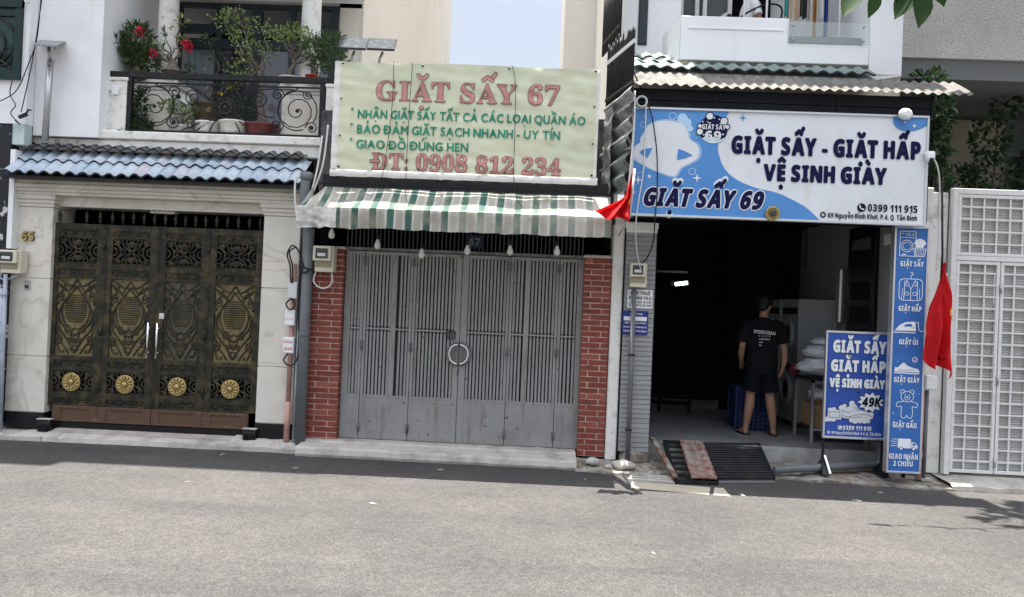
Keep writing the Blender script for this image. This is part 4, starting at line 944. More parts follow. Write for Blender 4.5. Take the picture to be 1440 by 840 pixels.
# ---------------------------------------------------------------- striped awning
aw = thing('awning', 'sagging green and white striped awning with a ragged grimy valance, below the banner', 'awning', (-.9, 8.1, 2.45))
def stripes():
    m = M('striped_canvas', (.74, .73, .68), r=.75, sub=.25)
    nt = m.node_tree; N = nt.nodes; L = nt.links; b = N['Principled BSDF']; tc = [n for n in N if n.type == 'TEX_COORD'][0]
    sx = N.new('ShaderNodeSeparateXYZ'); L.new(tc.outputs['Object'], sx.inputs[0])
    d = N.new('ShaderNodeMath'); d.operation = 'DIVIDE'; d.inputs[1].default_value = .187; L.new(sx.outputs[0], d.inputs[0])
    ad = N.new('ShaderNodeMath'); ad.operation = 'ADD'; ad.inputs[1].default_value = 20.35; L.new(d.outputs[0], ad.inputs[0])
    fr = N.new('ShaderNodeMath'); fr.operation = 'FRACT'; L.new(ad.outputs[0], fr.inputs[0])
    cr = N.new('ShaderNodeValToRGB'); cr.color_ramp.interpolation = 'CONSTANT'; e = cr.color_ramp.elements
    W = (.56, .55, .50, 1); Bg = (.43, .41, .355, 1); G = (.050, .125, .098, 1); G2 = (.085, .175, .14, 1)
    e[0].position = 0; e[0].color = W; e[1].position = .10; e[1].color = Bg
    for p, c in ((.44, W), (.60, G), (.66, G2), (.70, G)): x = e.new(p); x.color = c
    for p, c in ((.98, W),): x = e.new(p); x.color = c
    L.new(fr.outputs[0], cr.inputs[0])
    n = N.new('ShaderNodeTexNoise'); n.inputs['Scale'].default_value = 5; n.inputs['Detail'].default_value = 8; L.new(tc.outputs['Object'], n.inputs['Vector'])
    r = N.new('ShaderNodeMapRange'); r.inputs[1].default_value = .44; r.inputs[2].default_value = .68; r.inputs[4].default_value = .8; L.new(n.outputs[0], r.inputs[0])
    x = N.new('ShaderNodeMixRGB'); L.new(r.outputs[0], x.inputs[0]); L.new(cr.outputs[0], x.inputs[1]); x.inputs[2].default_value = (.30, .29, .23, 1)
    n2 = N.new('ShaderNodeTexNoise'); n2.inputs['Scale'].default_value = 1.1; L.new(tc.outputs['Object'], n2.inputs['Vector'])
    r2 = N.new('ShaderNodeMapRange'); r2.inputs[1].default_value = .5; r2.inputs[2].default_value = .7; r2.inputs[4].default_value = .45; L.new(n2.outputs[0], r2.inputs[0])
    x2 = N.new('ShaderNodeMixRGB'); L.new(r2.outputs[0], x2.inputs[0]); L.new(x.outputs[0], x2.inputs[1]); x2.inputs[2].default_value = (.62, .60, .54, 1)
    L.new(x2.outputs[0], b.inputs['Base Color'])
    tr = [q for q in N if q.type == 'BSDF_TRANSLUCENT'][0]; L.new(x2.outputs[0], tr.inputs[0])
    return m
m_str = stripes(); m_awplain = M('grimy_white_canvas', (.70, .69, .66), r=.8, c2=(.30, .29, .27), sc=6, lo=.50, hi=.72, sub=.2, bump=.3, bsc=9)
A0, A1 = -2.53, .71
def aw_top(u, v):
    x = (A0+(A1-A0)*u); xt = -2.36+(.72+2.36)*u
    xx = x+(xt-x)*v; y = 7.88+.40*v; z = 2.685+.285*v-.03*sin(PI*v)*(.6+.4*sin(u*20))+.010*nz3(u*14, v*3)
    return (xx, y+.008*nz3(u*22, v*2, 1), z)
mb = MB(); mb.grid(aw_top, 110, 10); mb.build('canopy', m_str, aw)
def valz(u): return 2.475+.022*nz3(u*9, 1)+.012*nz3(u*31, 2)-(.0 if u > .1 else .03)
def aw_val(u, v):
    u2 = .118+u*(1-.118); x = A0+(A1-A0)*u2; p = aw_top(u2, 0); zb = valz(u2)
    return (x+.012*nz3(u2*25, v*3)*v, p[1]-.004+.030*v*nz3(u2*18, 3)+.014*v*sin(u2*60+nz3(u2*9)*4), p[2]+.004+(zb-p[2])*v)
mb = MB(); mb.grid(aw_val, 120, 7); mb.build('valance', m_str, aw)
def aw_fold(u, v):
    x = A0-.015+.415*u; p = aw_top(max(0, .128*u), 0); zb = 2.455+.02*u+.014*nz3(u*6, 8)
    return (x, p[1]-.012+.028*nz3(u*7, v*5, 6)*(.3+v), p[2]+.006+(zb-p[2])*v)
mb = MB(); mb.grid(aw_fold, 30, 10); mb.build('folded_corner', m_awplain, aw)
mb = MB(); mb.grid(lambda u, v: (A0+.01+.02*u, 7.88+.40*u, (2.685+.28*u)*(1-v)+(2.46+.12*u)*v+.01*nz3(u*5, v*5)), 10, 6); mb.build('side_flap', m_awplain, aw)
mb = MB(); mb.cyl((A0+.02, 7.90, 2.668), (A1-.02, 7.90, 2.668), .014, n=8)
for x in (-2.3, -.9, .6): mb.bar((x, 7.90, 2.668), (x, 8.66, 2.80), .02, .02)
mb.build('frame', m_iron, aw)
mb = MB(); mb.box(-2.42, .74, 8.25, 8.64, 2.99, 3.0); mb.box(-2.40, .72, 8.26, 8.30, 2.90, 3.09); mb.build('housing', m_plinth, aw)

# ---------------------------------------------------------------- pipes, boxes and cables between the left house and the shop
mb = MB(); mb.tube([(-2.63, 8.60, .10), (-2.63, 8.60, 2.72)], .062, 14); p = tag(mb.build('drain_pipe', m_pipe), 'fat dark grey drain pipe beside the left brick pillar', 'pipe')
mb = MB()
for z in (1.30, 2.55): mb.lathe((-2.63, 8.60, z), [(.064, 0), (.066, .005), (.066, .04), (.064, .045)], 16)
mb.build('collar', m_pipe, p)
mb = MB(); mb.tube(smooth_line([(-2.60, 8.30, 2.66), (-2.60, 8.30, 2.95), (-2.58, 8.32, 3.06)], 5), .055, 14); mb.lathe((-2.59, 8.31, 3.02), [(.06, 0), (.075, .02), (.075, .07), (.05, .09)], 16)
mb.tube([(-2.60, 8.30, 2.67), (-2.63, 8.55, 2.60)], .054, 12); mb.build('outlet', m_pipe, p)
mb = MB(); mb.tube([(-2.795, 8.64, .10), (-2.795, 8.64, .55)], .034, 12); mb.tube([(-2.795, 8.64, .52), (-2.79, 8.645, 2.12)], .027, 12); tag(mb.build('conduit_pipe', m_pink), 'salmon pink pipe behind the three small boxes right of the marble pillar', 'pipe')
mb = MB(); mb.tube([(-2.715, 8.63, .12), (-2.71, 8.64, 1.55)], .016, 8); tag(mb.build('thin_pipe', m_pipeb), 'thin blue grey conduit between the salmon pipe and the fat drain pipe', 'pipe')
def jbox(x, z, w, h, mat, label, nm='junction_box', txt=None, y=8.58):
    t = thing(nm, label, 'box', (x, y+.06, z)); mb = MB(); mb.box(x-w/2, x+w/2, y, y+.07, z, z+h); mb.build('case', mat, t, bev=.008, seg=2)
    mb = MB(); mb.box(x-w/2+.008, x+w/2-.008, y-.006, y-.0005, z+.008, z+h-.008); l = mb.build('lid', mat, t, bev=.004)
    if txt:
        for s, zz, hh in txt: letters(MB(), s, x-w*.38, x+w*.38, z+zz, hh, y-.0075, 'sans').build('lettering', m_red, l)
    return t
jbox(-2.785, 1.72, .115, .19, m_box, 'pale grey green junction box, topmost of the three on the salmon pipe')
t = jbox(-2.80, 1.415, .115, .175, m_boxw, 'white breaker box with red marks, middle of the three on the salmon pipe', txt=[('ON OFF', .07, .012)])
jbox(-2.805, 1.10, .125, .185, m_boxw, 'white box with two rows of red characters, lowest of the three on the salmon pipe', txt=[('P034', .115, .03), ('J568', .04, .03)])
mb = MB()
for P in ([(-2.79, 8.57, 1.72), (-2.84, 8.56, 1.66), (-2.79, 8.55, 1.595), (-2.74, 8.56, 1.65), (-2.78, 8.57, 1.72)], [(-2.80, 8.57, 1.10), (-2.84, 8.56, 1.02), (-2.76, 8.55, .965), (-2.69, 8.56, 1.04), (-2.68, 8.57, 1.25), (-2.70, 8.57, 1.62), (-2.68, 8.57, 1.90)],
          [(-2.80, 8.57, 1.90), (-2.82, 8.57, 2.1), (-2.86, 8.58, 2.22), (-2.80, 8.57, 2.32), (-2.72, 8.56, 2.25), (-2.66, 8.54, 2.10)], [(-2.78, 8.57, 1.90), (-2.79, 8.56, 2.1), (-2.83, 8.56, 2.24), (-2.76, 8.55, 2.30)],
          [(-2.70, 8.55, 2.11), (-2.62, 8.53, 2.07), (-2.52, 8.55, 2.05), (-2.44, 8.56, 2.04)], [(-2.70, 8.55, 2.06), (-2.64, 8.53, 2.02), (-2.55, 8.53, 2.07)], [(-2.66, 8.54, 2.12), (-2.70, 8.56, 1.9), (-2.70, 8.57, 1.7)]):
    mb.tube(smooth_line(P, 6), .009, 6)
tag(mb.build('black_cables', m_black), 'loops of black cable around the boxes on the salmon pipe', 'cable')
mb = MB(); mb.tube(smooth_line([(-2.52, 8.56, 2.03), (-2.54, 8.57, 1.92), (-2.44, 8.56, 1.85), (-2.34, 8.56, 1.90), (-2.34, 8.57, 2.03)], 6), .009, 6)
tag(mb.build('grey_cable', m_box), 'loop of pale cable hanging below the meter on the left brick pillar', 'cable')
mb = MB()
for P in ([(-2.66, 8.28, 2.55), (-2.70, 8.28, 2.8), (-2.70, 8.28, 3.02), (-2.62, 8.28, 3.07)], [(-2.52, 8.28, 2.90), (-2.46, 8.25, 3.15), (-2.42, 8.24, 3.5)], [(-2.50, 8.28, 2.90), (-2.40, 8.25, 3.2), (-2.36, 8.24, 3.62)]): mb.tube(smooth_line(P, 6), .011, 6)
tag(mb.build('white_cables', m_wcable), 'white cables looping around the drain pipe outlet beside the banner', 'cable')
def meter(x0, x1, z0, z1, y, label):
    t = thing('electric_meter', label, 'electric meter', ((x0+x1)/2, y+.10, z0), 'cream electric meters on the pillars'); w = x1-x0; h = z1-z0
    mb = MB(); mb.box(x0+w*.06, x1, y, y+.13, z0, z1); mb.build('case', m_meter, t, bev=.008, seg=2)
    mb = MB(); mb.box(x0, x1-w*.10, y-.045, y-.001, z0+h*.42, z1-h*.01); f = mb.build('window_hood', m_meter, t, bev=.008)
    mb = MB(); mb.box(x0+w*.14, x1-w*.26, y-.052, y-.0455, z0+h*.52, z1-h*.10); g = mb.build('window', m_glassd, f)
    mb = MB(); mb.box(x0+w*.24, x1-w*.36, y-.0545, y-.0525, z0+h*.60, z0+h*.72); mb.build('dial', m_box, g)
    mb = MB(); mb.box(x0+w*.07, x1-w*.12, y-.015, y-.001, z0+h*.20, z0+h*.415); mb.build('terminal_cover', m_meterd, t, bev=.004)
    return t
meter(-2.545, -2.315, 2.035, 2.325, 8.54, 'cream electric meter at the top of the left brick pillar')
meter(-6.165, -5.915, 1.875, 2.14, 8.55, 'cream electric meter beside the marble pillar with number 65')
meter(.985, 1.175, 2.005, 2.27, 8.47, 'cream electric meter on the grey ribbed pillar above two notices')
mb = MB(); mb.tube(smooth_line([(-6.13, 8.56, 1.90), (-6.15, 8.56, 1.82), (-6.08, 8.56, 1.80), (-6.0, 8.58, 1.84), (-5.95, 8.6, 1.87)], 5), .010, 6)
for x, z1 in ((-6.145, 1.74), (-6.075, 1.86), (-6.11, 1.70)): mb.tube([(x+.02, 8.54, .10), (x, 8.54, z1)], .022, 8)
for z in (1.62, 1.0): mb.box(-6.175, -6.04, 8.515, 8.525, z, z+.02)
tag(mb.build('conduit_pipe', m_pipeb), 'bundle of pale blue grey conduits below the leftmost meter', 'pipe')
# ================================================================ RIGHT HOUSE: laundry 69 and the floors above
h69 = thing('laundry_house', 'white house with a green tile strip and balcony above an open dark laundry shop', 'house', (2.6, 8.9, 0))
m_clean = M('fresh_white_render', (.82, .84, .85), r=.6, c2=(.76, .78, .79), sc=1.5, c3=(.66, .66, .65), sc3=4, st3=(1, 1, .15), lo3=.62, hi3=.85)
m_side69 = M('stained_side_wall', (.76, .735, .68), r=.85, c2=(.68, .655, .60), sc=1.5, st=(1, 1, .4), lo=.45, hi=.7)
mb = MB(); mb.box(.90, 1.62, 9.6, 14.4, 3.9, 9.2); mb.box(1.62, 3.95, 10.5, 14.4, 3.9, 9.2); mb.box(1.47, 3.95, 8.72, 10.5, 7.6, 9.4); mb.box(3.58, 3.94, 8.70, 10.5, 4.50, 7.6)  # top block: unseen storey, placed to shade the road and light the balcony
mb.build('wall', m_clean, h69)
mb = MB(); mb.box(.845, .898, 9.3, 14.4, 2.9, 9.2); mb.box(.27, .90, 14.41, 19, 2.9, 12); mb.build('side_wall', m_side69, h69)
mb = MB(); mb.box(.95, 3.95, 8.74, 10.5, 3.95, 4.54); mb.build('weathered_band', M('yellowed_band', (.60, .56, .44), r=.9, c2=(.30, .27, .21), sc=5, st=(1, 1, .5), lo=.48, hi=.7, bump=.4, bsc=25), h69)
mb = MB(); mb.box(1.095, 1.21, 9.585, 9.598, 5.06, 6.3); w = mb.build('window', m_frame, h69); mb = MB(); mb.box(1.115, 1.20, 9.578, 9.583, 5.08, 6.3); mb.build('pane', m_glassd, w)
# balcony parapet: high on the left, low with a glass panel on the right
mb = MB(); mb.prism([(1.475, 4.60), (1.475, 5.10), (2.68, 5.10), (2.68, 4.815), (3.578, 4.815), (3.578, 4.60)], 8.70, 8.84); pp = mb.build('parapet', m_clean, h69, bev=.006)
mb = MB(); mb.box(1.55, 2.62, 8.692, 8.699, 4.955, 4.968); mb.build('drip_line', m_clean, pp)
mb = MB(); mb.hexa([(1.36, 9.3, 4.62), (1.472, 8.72, 4.62), (1.472, 8.84, 4.62), (1.40, 9.4, 4.62), (1.36, 9.3, 5.08), (1.472, 8.72, 5.08), (1.472, 8.84, 5.08), (1.40, 9.4, 5.08)]); mb.build('chamfer', m_clean, pp)
mb = MB(); mb.box(2.66, 3.56, 8.685, 8.697, 4.80, 5.065); g = mb.build('glass_panel', m_glassg, pp)
mb = MB()
for x in (2.72, 3.50):
    for z in (4.86, 5.02): mb.lathe((x, 8.683, z), [(.014, 0), (.014, .012), (.008, .016)], 10, axis='y')
mb.build('fixing', m_steel, g)
mb = MB(); mb.box(2.68, 3.57, 8.90, 8.93, 4.90, 4.975); mb.build('inner_rail', M('grey_rail', (.13, .14, .14), r=.5), pp)
mb = MB(); mb.box(1.48, 3.57, 8.86, 10.49, 4.55, 4.60); mb.build('balcony_floor', m_greywall, h69)
mb = MB(); mb.hexa([(3.53, 8.72, 4.42), (3.94, 8.70, 4.49), (3.94, 9.4, 4.40), (3.53, 9.4, 4.40), (3.53, 8.72, 4.498), (3.94, 8.70, 4.498), (3.94, 9.4, 4.498), (3.53, 9.4, 4.498)]); mb.build('pillar_foot', m_clean, h69)
# balcony door: white folded metal leaves, dark opening
mb = MB(); Yd = 9.95
for x in (1.66, 1.86, 1.96, 2.28): mb.box(x, x+.05, Yd, Yd+.05, 4.6, 6.3)
for z in (5.14, 5.46): mb.box(1.66, 1.90, Yd+.004, Yd+.046, z, z+.04)
mb.bar((1.99, Yd-.01, 5.40), (2.30, Yd-.01, 5.62), .05, .06); mb.bar((1.99, Yd-.01, 5.06), (2.30, Yd-.01, 5.24), .05, .06)
mb.build('folding_door', m_wgate, h69)
mb = MB(); mb.box(1.72, 2.28, Yd+.06, Yd+.07, 4.6, 6.3); mb.build('louvre', M('grey_louvre', (.10, .11, .11), r=.6), h69)
mb = MB(); mb.box(2.33, 2.95, 10.40, 10.45, 4.6, 6.3); mb.build('doorway', m_darkvoid, h69)
mb = MB()
for k in range(4): mb.box(2.78, 3.10, 10.30, 10.34, 4.95+k*.19, 5.05+k*.19)
mb.build('shelf', m_wgate, h69)
# green tile strip and corrugated sheet under it
tile_roof(h69, .94, 3.56, 8.46, 4.40, 8.70, 4.555, 1, .15, m_tileg, nm='tile_strip', amp=.024)
tile_roof(h69, .94, 1.46, 8.68, 4.53, 8.86, 4.64, 1, .15, m_tileg, nm='tile_strip', amp=.024)
tile_roof(h69, .94, 1.40, 8.84, 4.63, 9.1, 4.78, 1, .15, m_tileg, nm='tile_strip', amp=.024)
mb = MB(); mb.hexa([(.94, 8.50, 4.36), (3.56, 8.50, 4.36), (3.56, 8.738, 4.36), (.94, 8.738, 4.36), (.94, 8.50, 4.385), (3.56, 8.50, 4.385), (3.56, 8.738, 4.53), (.94, 8.738, 4.53)]); mb.build('eave', M('eave_grey', (.34, .34, .32), r=.8), h69)
def corr(x0, x1, y0, y1, z0, z1, pitch, amp):
    n = int((x1-x0)/pitch*6); mb = MB()
    f = lambda up: (lambda u, v: (x0+(x1-x0)*u, y0+(y1-y0)*v+.004*nz3(u*40), z0+(z1-z0)*v+amp*sin(u*(x1-x0)/pitch*2*PI)+up+.012*nz3(u*5, v)))
    mb.grid(f(0), n, 3); mb.grid(f(.003), n, 3)
    return mb
m_corr = M('corrugated_fibre', (.175, .17, .158), r=.9, spec=.1, c2=(.105, .099, .088), sc=7, st=(1, .5, 1), lo=.44, hi=.66, c3=(.20, .16, .13), sc3=14, lo3=.64, hi3=.78)
ct = corr(.88, 4.36, 8.0, 8.42, 4.10, 4.345, .105, .013).build('corrugated_roof', m_corr, h69)
# black box fascia behind the sign
m_fascia = M('black_sheet', (.005, .0055, .008), r=.55, c2=(.010, .010, .012), sc=3, spec=.15)
mb = MB(); mb.box(.915, 4.0, 8.13, 8.70, 2.79, 4.085); mb.box(.905, 4.01, 8.105, 8.13, 3.885, 3.965); mb.box(.905, 4.01, 8.10, 8.13, 3.972, 4.09)
for x in (.905, 1.75, 3.02, 3.985): mb.box(x, x+.025, 8.092, 8.10, 3.885, 4.09)
mb.build('fascia_box', m_fascia, h69)
# ribbed grey cladding of the shop front pillars
m_clad = M('grey_cladding', (.30, .31, .31), r=.5, c2=(.24, .24, .235), sc=3, st=(1, 1, 4), lo=.45, hi=.7)
def clad(x0, x1, z0, z1, y=8.62):
    mb = MB(); p = .0535; n = int((z1-z0)/p)
    mb.box(x0, x1, y+.012, y+.32, z0, z1)
    for k in range(n): mb.box(x0-.002, x1+.002, y+(.0 if k % 3 else .003), y+.0115, z0+k*p+.004, z0+(k+1)*p-.004)
    return mb
pl = clad(.955, 1.285, .17, 2.66).build('clad_pillar', m_clad, h69, bev=.002)
mb = MB(); mb.box(.94, 1.30, 8.59, 8.9, 2.665, 2.735); mb.box(.95, 1.29, 8.60, 8.9, 2.62, 2.664); mb.build('capital', m_clean, pl, bev=.006)
clad(3.93, 4.10, .17, 2.60).build('clad_pillar', m_clad, h69, bev=.002)
mb = MB(); mb.box(3.90, 4.10, 8.58, 8.9, 2.61, 2.735); mb.build('capital', m_clean, h69, bev=.006)
mb = MB(); mb.box(1.285, 1.31, 8.72, 9.0, .25, 2.74); mb.build('door_jamb', m_plinth, h69)
mb = MB()
def lump(mb, c, r, seed, mi=0): mb.ell(c, r, 16, 10, mi, fn=lambda d: 1+.25*nz3(d.x*1.7+seed, d.y*1.7, d.z*1.7)+.10*nz3(d.x*4, d.y*4+seed, d.z*4))
lump(mb, (1.14, 8.70, .10), (.19, .12, .11), 3); mb.build('broken_base', m_rubble, h69)
# white post right of the shop
mb = MB(); mb.box(4.10, 4.30, 8.60, 8.95, .09, 3.24); mb.box(4.30, 4.49, 8.66, 8.95, .09, 3.20); mb.build('white_post', m_whitew, h69, bev=.008)
# room: tiled floor, dark walls, pale right wall
m_floor = M('shop_floor_tile', (.25, .26, .27), r=.4, c2=(.19, .195, .20), sc=3, spec=.3)
mb = MB()
for i in range(5):
    for j in range(9):
        xa = 1.29+i*.555; ya = 8.96+j*.5
        mb.box(xa+.003, min(xa+.552, 4.06), ya+.003, ya+.497, .20, .252)
mb.box(1.29, 4.06, 8.93, 13.4, .1, .2485); mb.build('floor', m_floor, h69)
mb = MB(); mb.box(1.29, 4.07, 8.92, 8.957, .03, .254); mb.build('threshold_riser', M('grey_riser', (.36, .36, .345), r=.7, c2=(.24, .24, .225), sc=6), h69)
m_dwall = M('unlit_black', (.006, .007, .010), r=.85, spec=.15); m_rwall = M('right_wall_paint', (.34, .345, .335), r=.8, spec=.2)  # the near-black colour stands for the unlit depth of the shop
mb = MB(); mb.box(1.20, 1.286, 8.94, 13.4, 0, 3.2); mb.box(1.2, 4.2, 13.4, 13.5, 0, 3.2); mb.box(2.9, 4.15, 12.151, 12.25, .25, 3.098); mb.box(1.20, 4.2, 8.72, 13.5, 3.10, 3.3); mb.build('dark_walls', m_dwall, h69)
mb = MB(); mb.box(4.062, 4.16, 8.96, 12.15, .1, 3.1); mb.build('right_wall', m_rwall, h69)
mb = MB(); mb.box(4.005, 4.055, 9.35, 10.15, .27, 2.92); dl = mb.build('inner_door', m_plinth, h69, bev=.006); mb = MB(); mb.box(4.0, 4.004, 9.48, 10.02, 2.62, 2.76); mb.build('pane', M('grey_pane', (.12, .13, .13), r=.2), dl)
mb = MB()
for k in range(6): mb.box(4.0, 4.004, 9.46, 10.04, .5+k*.3, .72+k*.3)
mb.build('door_panel', m_fascia, dl)

# ---------------------------------------------------------------- big blue and white sign
m_sblue = M('sign_blue', (.075, .23, .54), r=.4, c2=(.10, .29, .60), sc=1.1, lo=.35, hi=.65)
m_swhite = M('sign_white', (.70, .73, .76), r=.4, c2=(.62, .645, .665), sc=1.6, c3=(.58, .585, .57), sc3=5, st3=(1, 1, .15), lo3=.58, hi3=.85)
m_navy = M('sign_navy', (.007, .007, .048), r=.6, spec=.12)
m_sky = M('sign_pale_blue', (.42, .60, .78), r=.45)
m_alu = M('aluminium', (.62, .63, .64), r=.35, metal=.7)
sg = thing('shop_sign', 'wide blue and white laundry sign board with navy lettering above the open shop', 'sign', (2.42, 8.08, 2.75))
YS = 8.06
mb = MB(); mb.box(.925, 3.93, YS, 8.12, 2.76, 3.86); bd = mb.build('board', m_swhite, sg)
mb = MB(); mb.box(.905, 3.95, YS-.018, 8.10, 3.858, 3.882); mb.box(.905, 3.95, YS-.018, 8.10, 2.738, 2.762); mb.box(.905, .927, YS-.018, 8.10, 2.762, 3.858); mb.box(3.928, 3.95, YS-.018, 8.10, 2.762, 3.858); mb.build('frame', m_alu, sg, bev=.003)
wave = [(p.x, p.z) for p in smooth_line([(1.90, 0, 3.858), (1.83, 0, 3.70), (1.80, 0, 3.51), (1.815, 0, 3.40), (1.875, 0, 3.266), (2.0, 0, 3.157), (2.207, 0, 3.075), (2.409, 0, 3.036), (2.568, 0, 2.974), (2.727, 0, 2.89), (2.876, 0, 2.762)], 5)]
mb = MB(); mb.sheet(wave+[(.927, 2.762), (.927, 3.858)], YS-.003)
mb.sheet([(3.579, 3.858)]+[(p.x, p.z) for p in smooth_line([(3.585, 0, 3.80), (3.626, 0, 3.745), (3.716, 0, 3.714), (3.825, 0, 3.729), (3.926, 0, 3.778)], 4)]+[(3.926, 3.858)], YS-.003)
art = mb.build('blue_wave', m_sblue, bd)
blob = [(p.x, p.z) for p in smooth_line([(.991, 0, 3.55), (1.03, 0, 3.62), (1.087, 0, 3.703), (1.245, 0, 3.745), (1.42, 0, 3.714), (1.486, 0, 3.62), (1.50, 0, 3.555), (1.575, 0, 3.51), (1.605, 0, 3.44), (1.585, 0, 3.36), (1.50, 0, 3.30), (1.42, 0, 3.255), (1.39, 0, 3.20), (1.341, 0, 3.164), (1.179, 0, 3.209), (1.04, 0, 3.27), (.94, 0, 3.33), (.925, 0, 3.40), (.945, 0, 3.47), (.99, 0, 3.50)], 4)]
mb = MB(); mb.sheet(blob, YS-.006)
gl = M('sign_halo_blue', (.28, .46, .68), r=.4)
h = MB(); cxb, czb = 1.26, 3.45; h.sheet([(cxb+(x-cxb)*1.05+.01, czb+(z-czb)*1.06) for x, z in blob if x > .92], YS-.0045); h.build('halo', gl, bd)
mb.build('white_figure', m_swhite, bd)
MB().sheet([(.985, 3.405), (1.03, 3.44), (1.119, 3.455), (1.10, 3.40), (1.075, 3.345), (1.02, 3.37)], YS-.009).build('blue_gap', m_sblue, bd); MB().sheet([(1.387, 3.455), (1.46, 3.43), (1.541, 3.39), (1.46, 3.355), (1.377, 3.335)], YS-.009).build('blue_gap', m_sblue, bd)
# bubbles and sparkles
for x, z, r, w in ((.974, 3.26, .075, .006), (1.541, 3.222, .035, .007), (1.316, 3.795, .035, .007), (1.015, 3.693, .026, .006), (1.563, 3.60, .03, .005), (1.10, 3.80, .012, .004)): MB().strip(circ(x, z, r, 24), w, YS-.007, closed=True).build('bubble', m_sky, bd)
mb = MB()
for a, (x, z, r) in enumerate(((1.42, 3.77, .055), (1.47, 3.73, .045), (1.50, 3.67, .035))): mb.sheet(circ(x, z, r, 20), YS-.0062-.0004*a)
mb.build('bubble_trail', m_sky, bd)
def star4(mb, x, z, r, y, k=.22):
    mb.sheet([(x+(r if i % 2 == 0 else r*k*1.3)*cos(i*PI/4), z+(r if i % 2 == 0 else r*k*1.3)*sin(i*PI/4)) for i in range(8)], y)
mb = MB()
for x, z, r in ((.985, 3.114, .05), (1.594, 3.155, .05), (.94, 2.985, .03), (3.80, 3.775, .03), (3.70, 3.81, .018), (1.03, 3.78, .022)): star4(mb, x, z, r, YS-.007)
mb.box(1.085, 1.115, YS-.008, YS-.0065, 3.14, 3.17); mb.build('sparkles', m_swhite, bd)
mb = MB(); star4(mb, 2.045, 3.80, .042, YS-.004); mb.build('blue_sparkle', m_sblue, bd)
# round navy badge
mb = MB(); mb.sheet(circ(1.742, 3.672, .148, 40), YS-.008)
bg = mb.build('badge', m_navy, bd)
mb = MB(); a0, a1 = PI*1.20, PI*1.86; mb.sheet([(p.x, p.z) for p in smooth_line([(1.635, 0, 3.573), (1.68, 0, 3.60), (1.72, 0, 3.578), (1.76, 0, 3.595), (1.81, 0, 3.565), (1.855, 0, 3.582)], 4)]+circ(1.742, 3.672, .15, 14, a0=-PI*.20, a1=-PI*.80, full=False), YS-.0085); mb.build('foam', M('sign_foam', (.58, .74, .78), r=.4), bg)
mb = MB()
for x, z, r in ((1.70, 3.805, .035), (1.85, 3.758, .036), (1.60, 3.70, .02), (1.603, 3.64, .032), (1.885, 3.70, .022), (1.745, 3.79, .009), (1.63, 3.745, .008), (1.68, 3.745, .006), (1.80, 3.775, .007), (1.645, 3.61, .008), (1.845, 3.62, .009)): mb.sheet(circ(x, z, r, 18), YS-.0095)
mb.build('badge_bubbles', m_swhite, bg)
mb = MB()
for x, z, r in ((1.70, 3.805, .035), (1.85, 3.758, .036), (1.60, 3.70, .02), (1.603, 3.64, .032), (1.885, 3.70, .022)): mb.strip(circ(x, z, r+.004, 22), .009, YS-.0105, closed=True)
mb.build('badge_rings', m_navy, bg)
mb = MB(); letters(mb, 'GIẶT SẤY', 1.622, 1.868, 3.668, .050, YS-.011, bold=.0012, sp=.30); mb.build('lettering', m_swhite, bg); letters(MB(), '69', 1.66, 1.822, 3.562, .085, YS-.012, bold=.003).build('lettering', m_swhite, bg)
mb = MB(); letters(mb, 'GIẶT SẤY - GIẶT HẤP', 1.945, 3.865, 3.432, .172, YS-.006, bold=.0095, sp=.36, sb=.26); mb.build('lettering', m_navy, bd)
mb = MB(); letters(mb, 'VỆ SINH GIÀY', 2.285, 3.53, 3.160, .160, YS-.006, bold=.0095, sp=.36, sb=.26); mb.build('lettering', m_navy, bd)
mb = MB(); letters(mb, 'GIẶT SẤY 69', 1.045, 2.26, 2.856, .175, YS-.0045, bold=.022, shear=.22, sp=.36, sb=.26); mb.build('lettering_outline', m_swhite, bd)
mb = MB(); letters(mb, 'GIẶT SẤY 69', 1.045, 2.26, 2.856, .175, YS-.0085, bold=.0095, shear=.22, sp=.36, sb=.26); mb.build('lettering', m_navy, bd)
m_ink = M('sign_black', (.008, .008, .012), r=.6, spec=.12)
mb = MB(); letters(mb, '0399 111 915', 3.36, 3.862, 2.876, .073, YS-.005, bold=.0012, sp=.34); mb.build('lettering', m_ink, bd)
mb = MB(); letters(mb, '69 Nguyễn Đình Khơi, P.4, Q. Tân Bình', 2.955, 3.862, 2.795, .050, YS-.005, bold=.0006, sp=.36); mb.build('lettering', m_ink, bd)
def phone_icon(mb0, mb1, x, z, r, y):
    mb0.sheet(circ(x, z, r, 22), y); mb1.strip([(x-.42*r, z+.42*r), (x-.25*r, z-.05*r), (x+.05*r, z-.3*r), (x+.45*r, z-.45*r)], r*.28, y-.001)
    mb1.strip([(x-.55*r, z+.45*r), (x-.25*r, z+.5*r)], r*.3, y-.0012); mb1.strip([(x+.30*r, z-.25*r), (x+.55*r, z-.5*r)], r*.3, y-.0014)
a, b = MB(), MB(); phone_icon(a, b, 3.295, 2.91, .045, YS-.005); a.build('phone_icon', m_ink, bd); b.build('handset', m_swhite, bd)
mb = MB(); mb.strip(circ(2.905, 2.822, .023, 18), .014, YS-.005, closed=True); mb.sheet([(2.893, 2.802), (2.917, 2.802), (2.905, 2.785)], YS-.0056); mb.build('pin_icon', m_ink, bd)

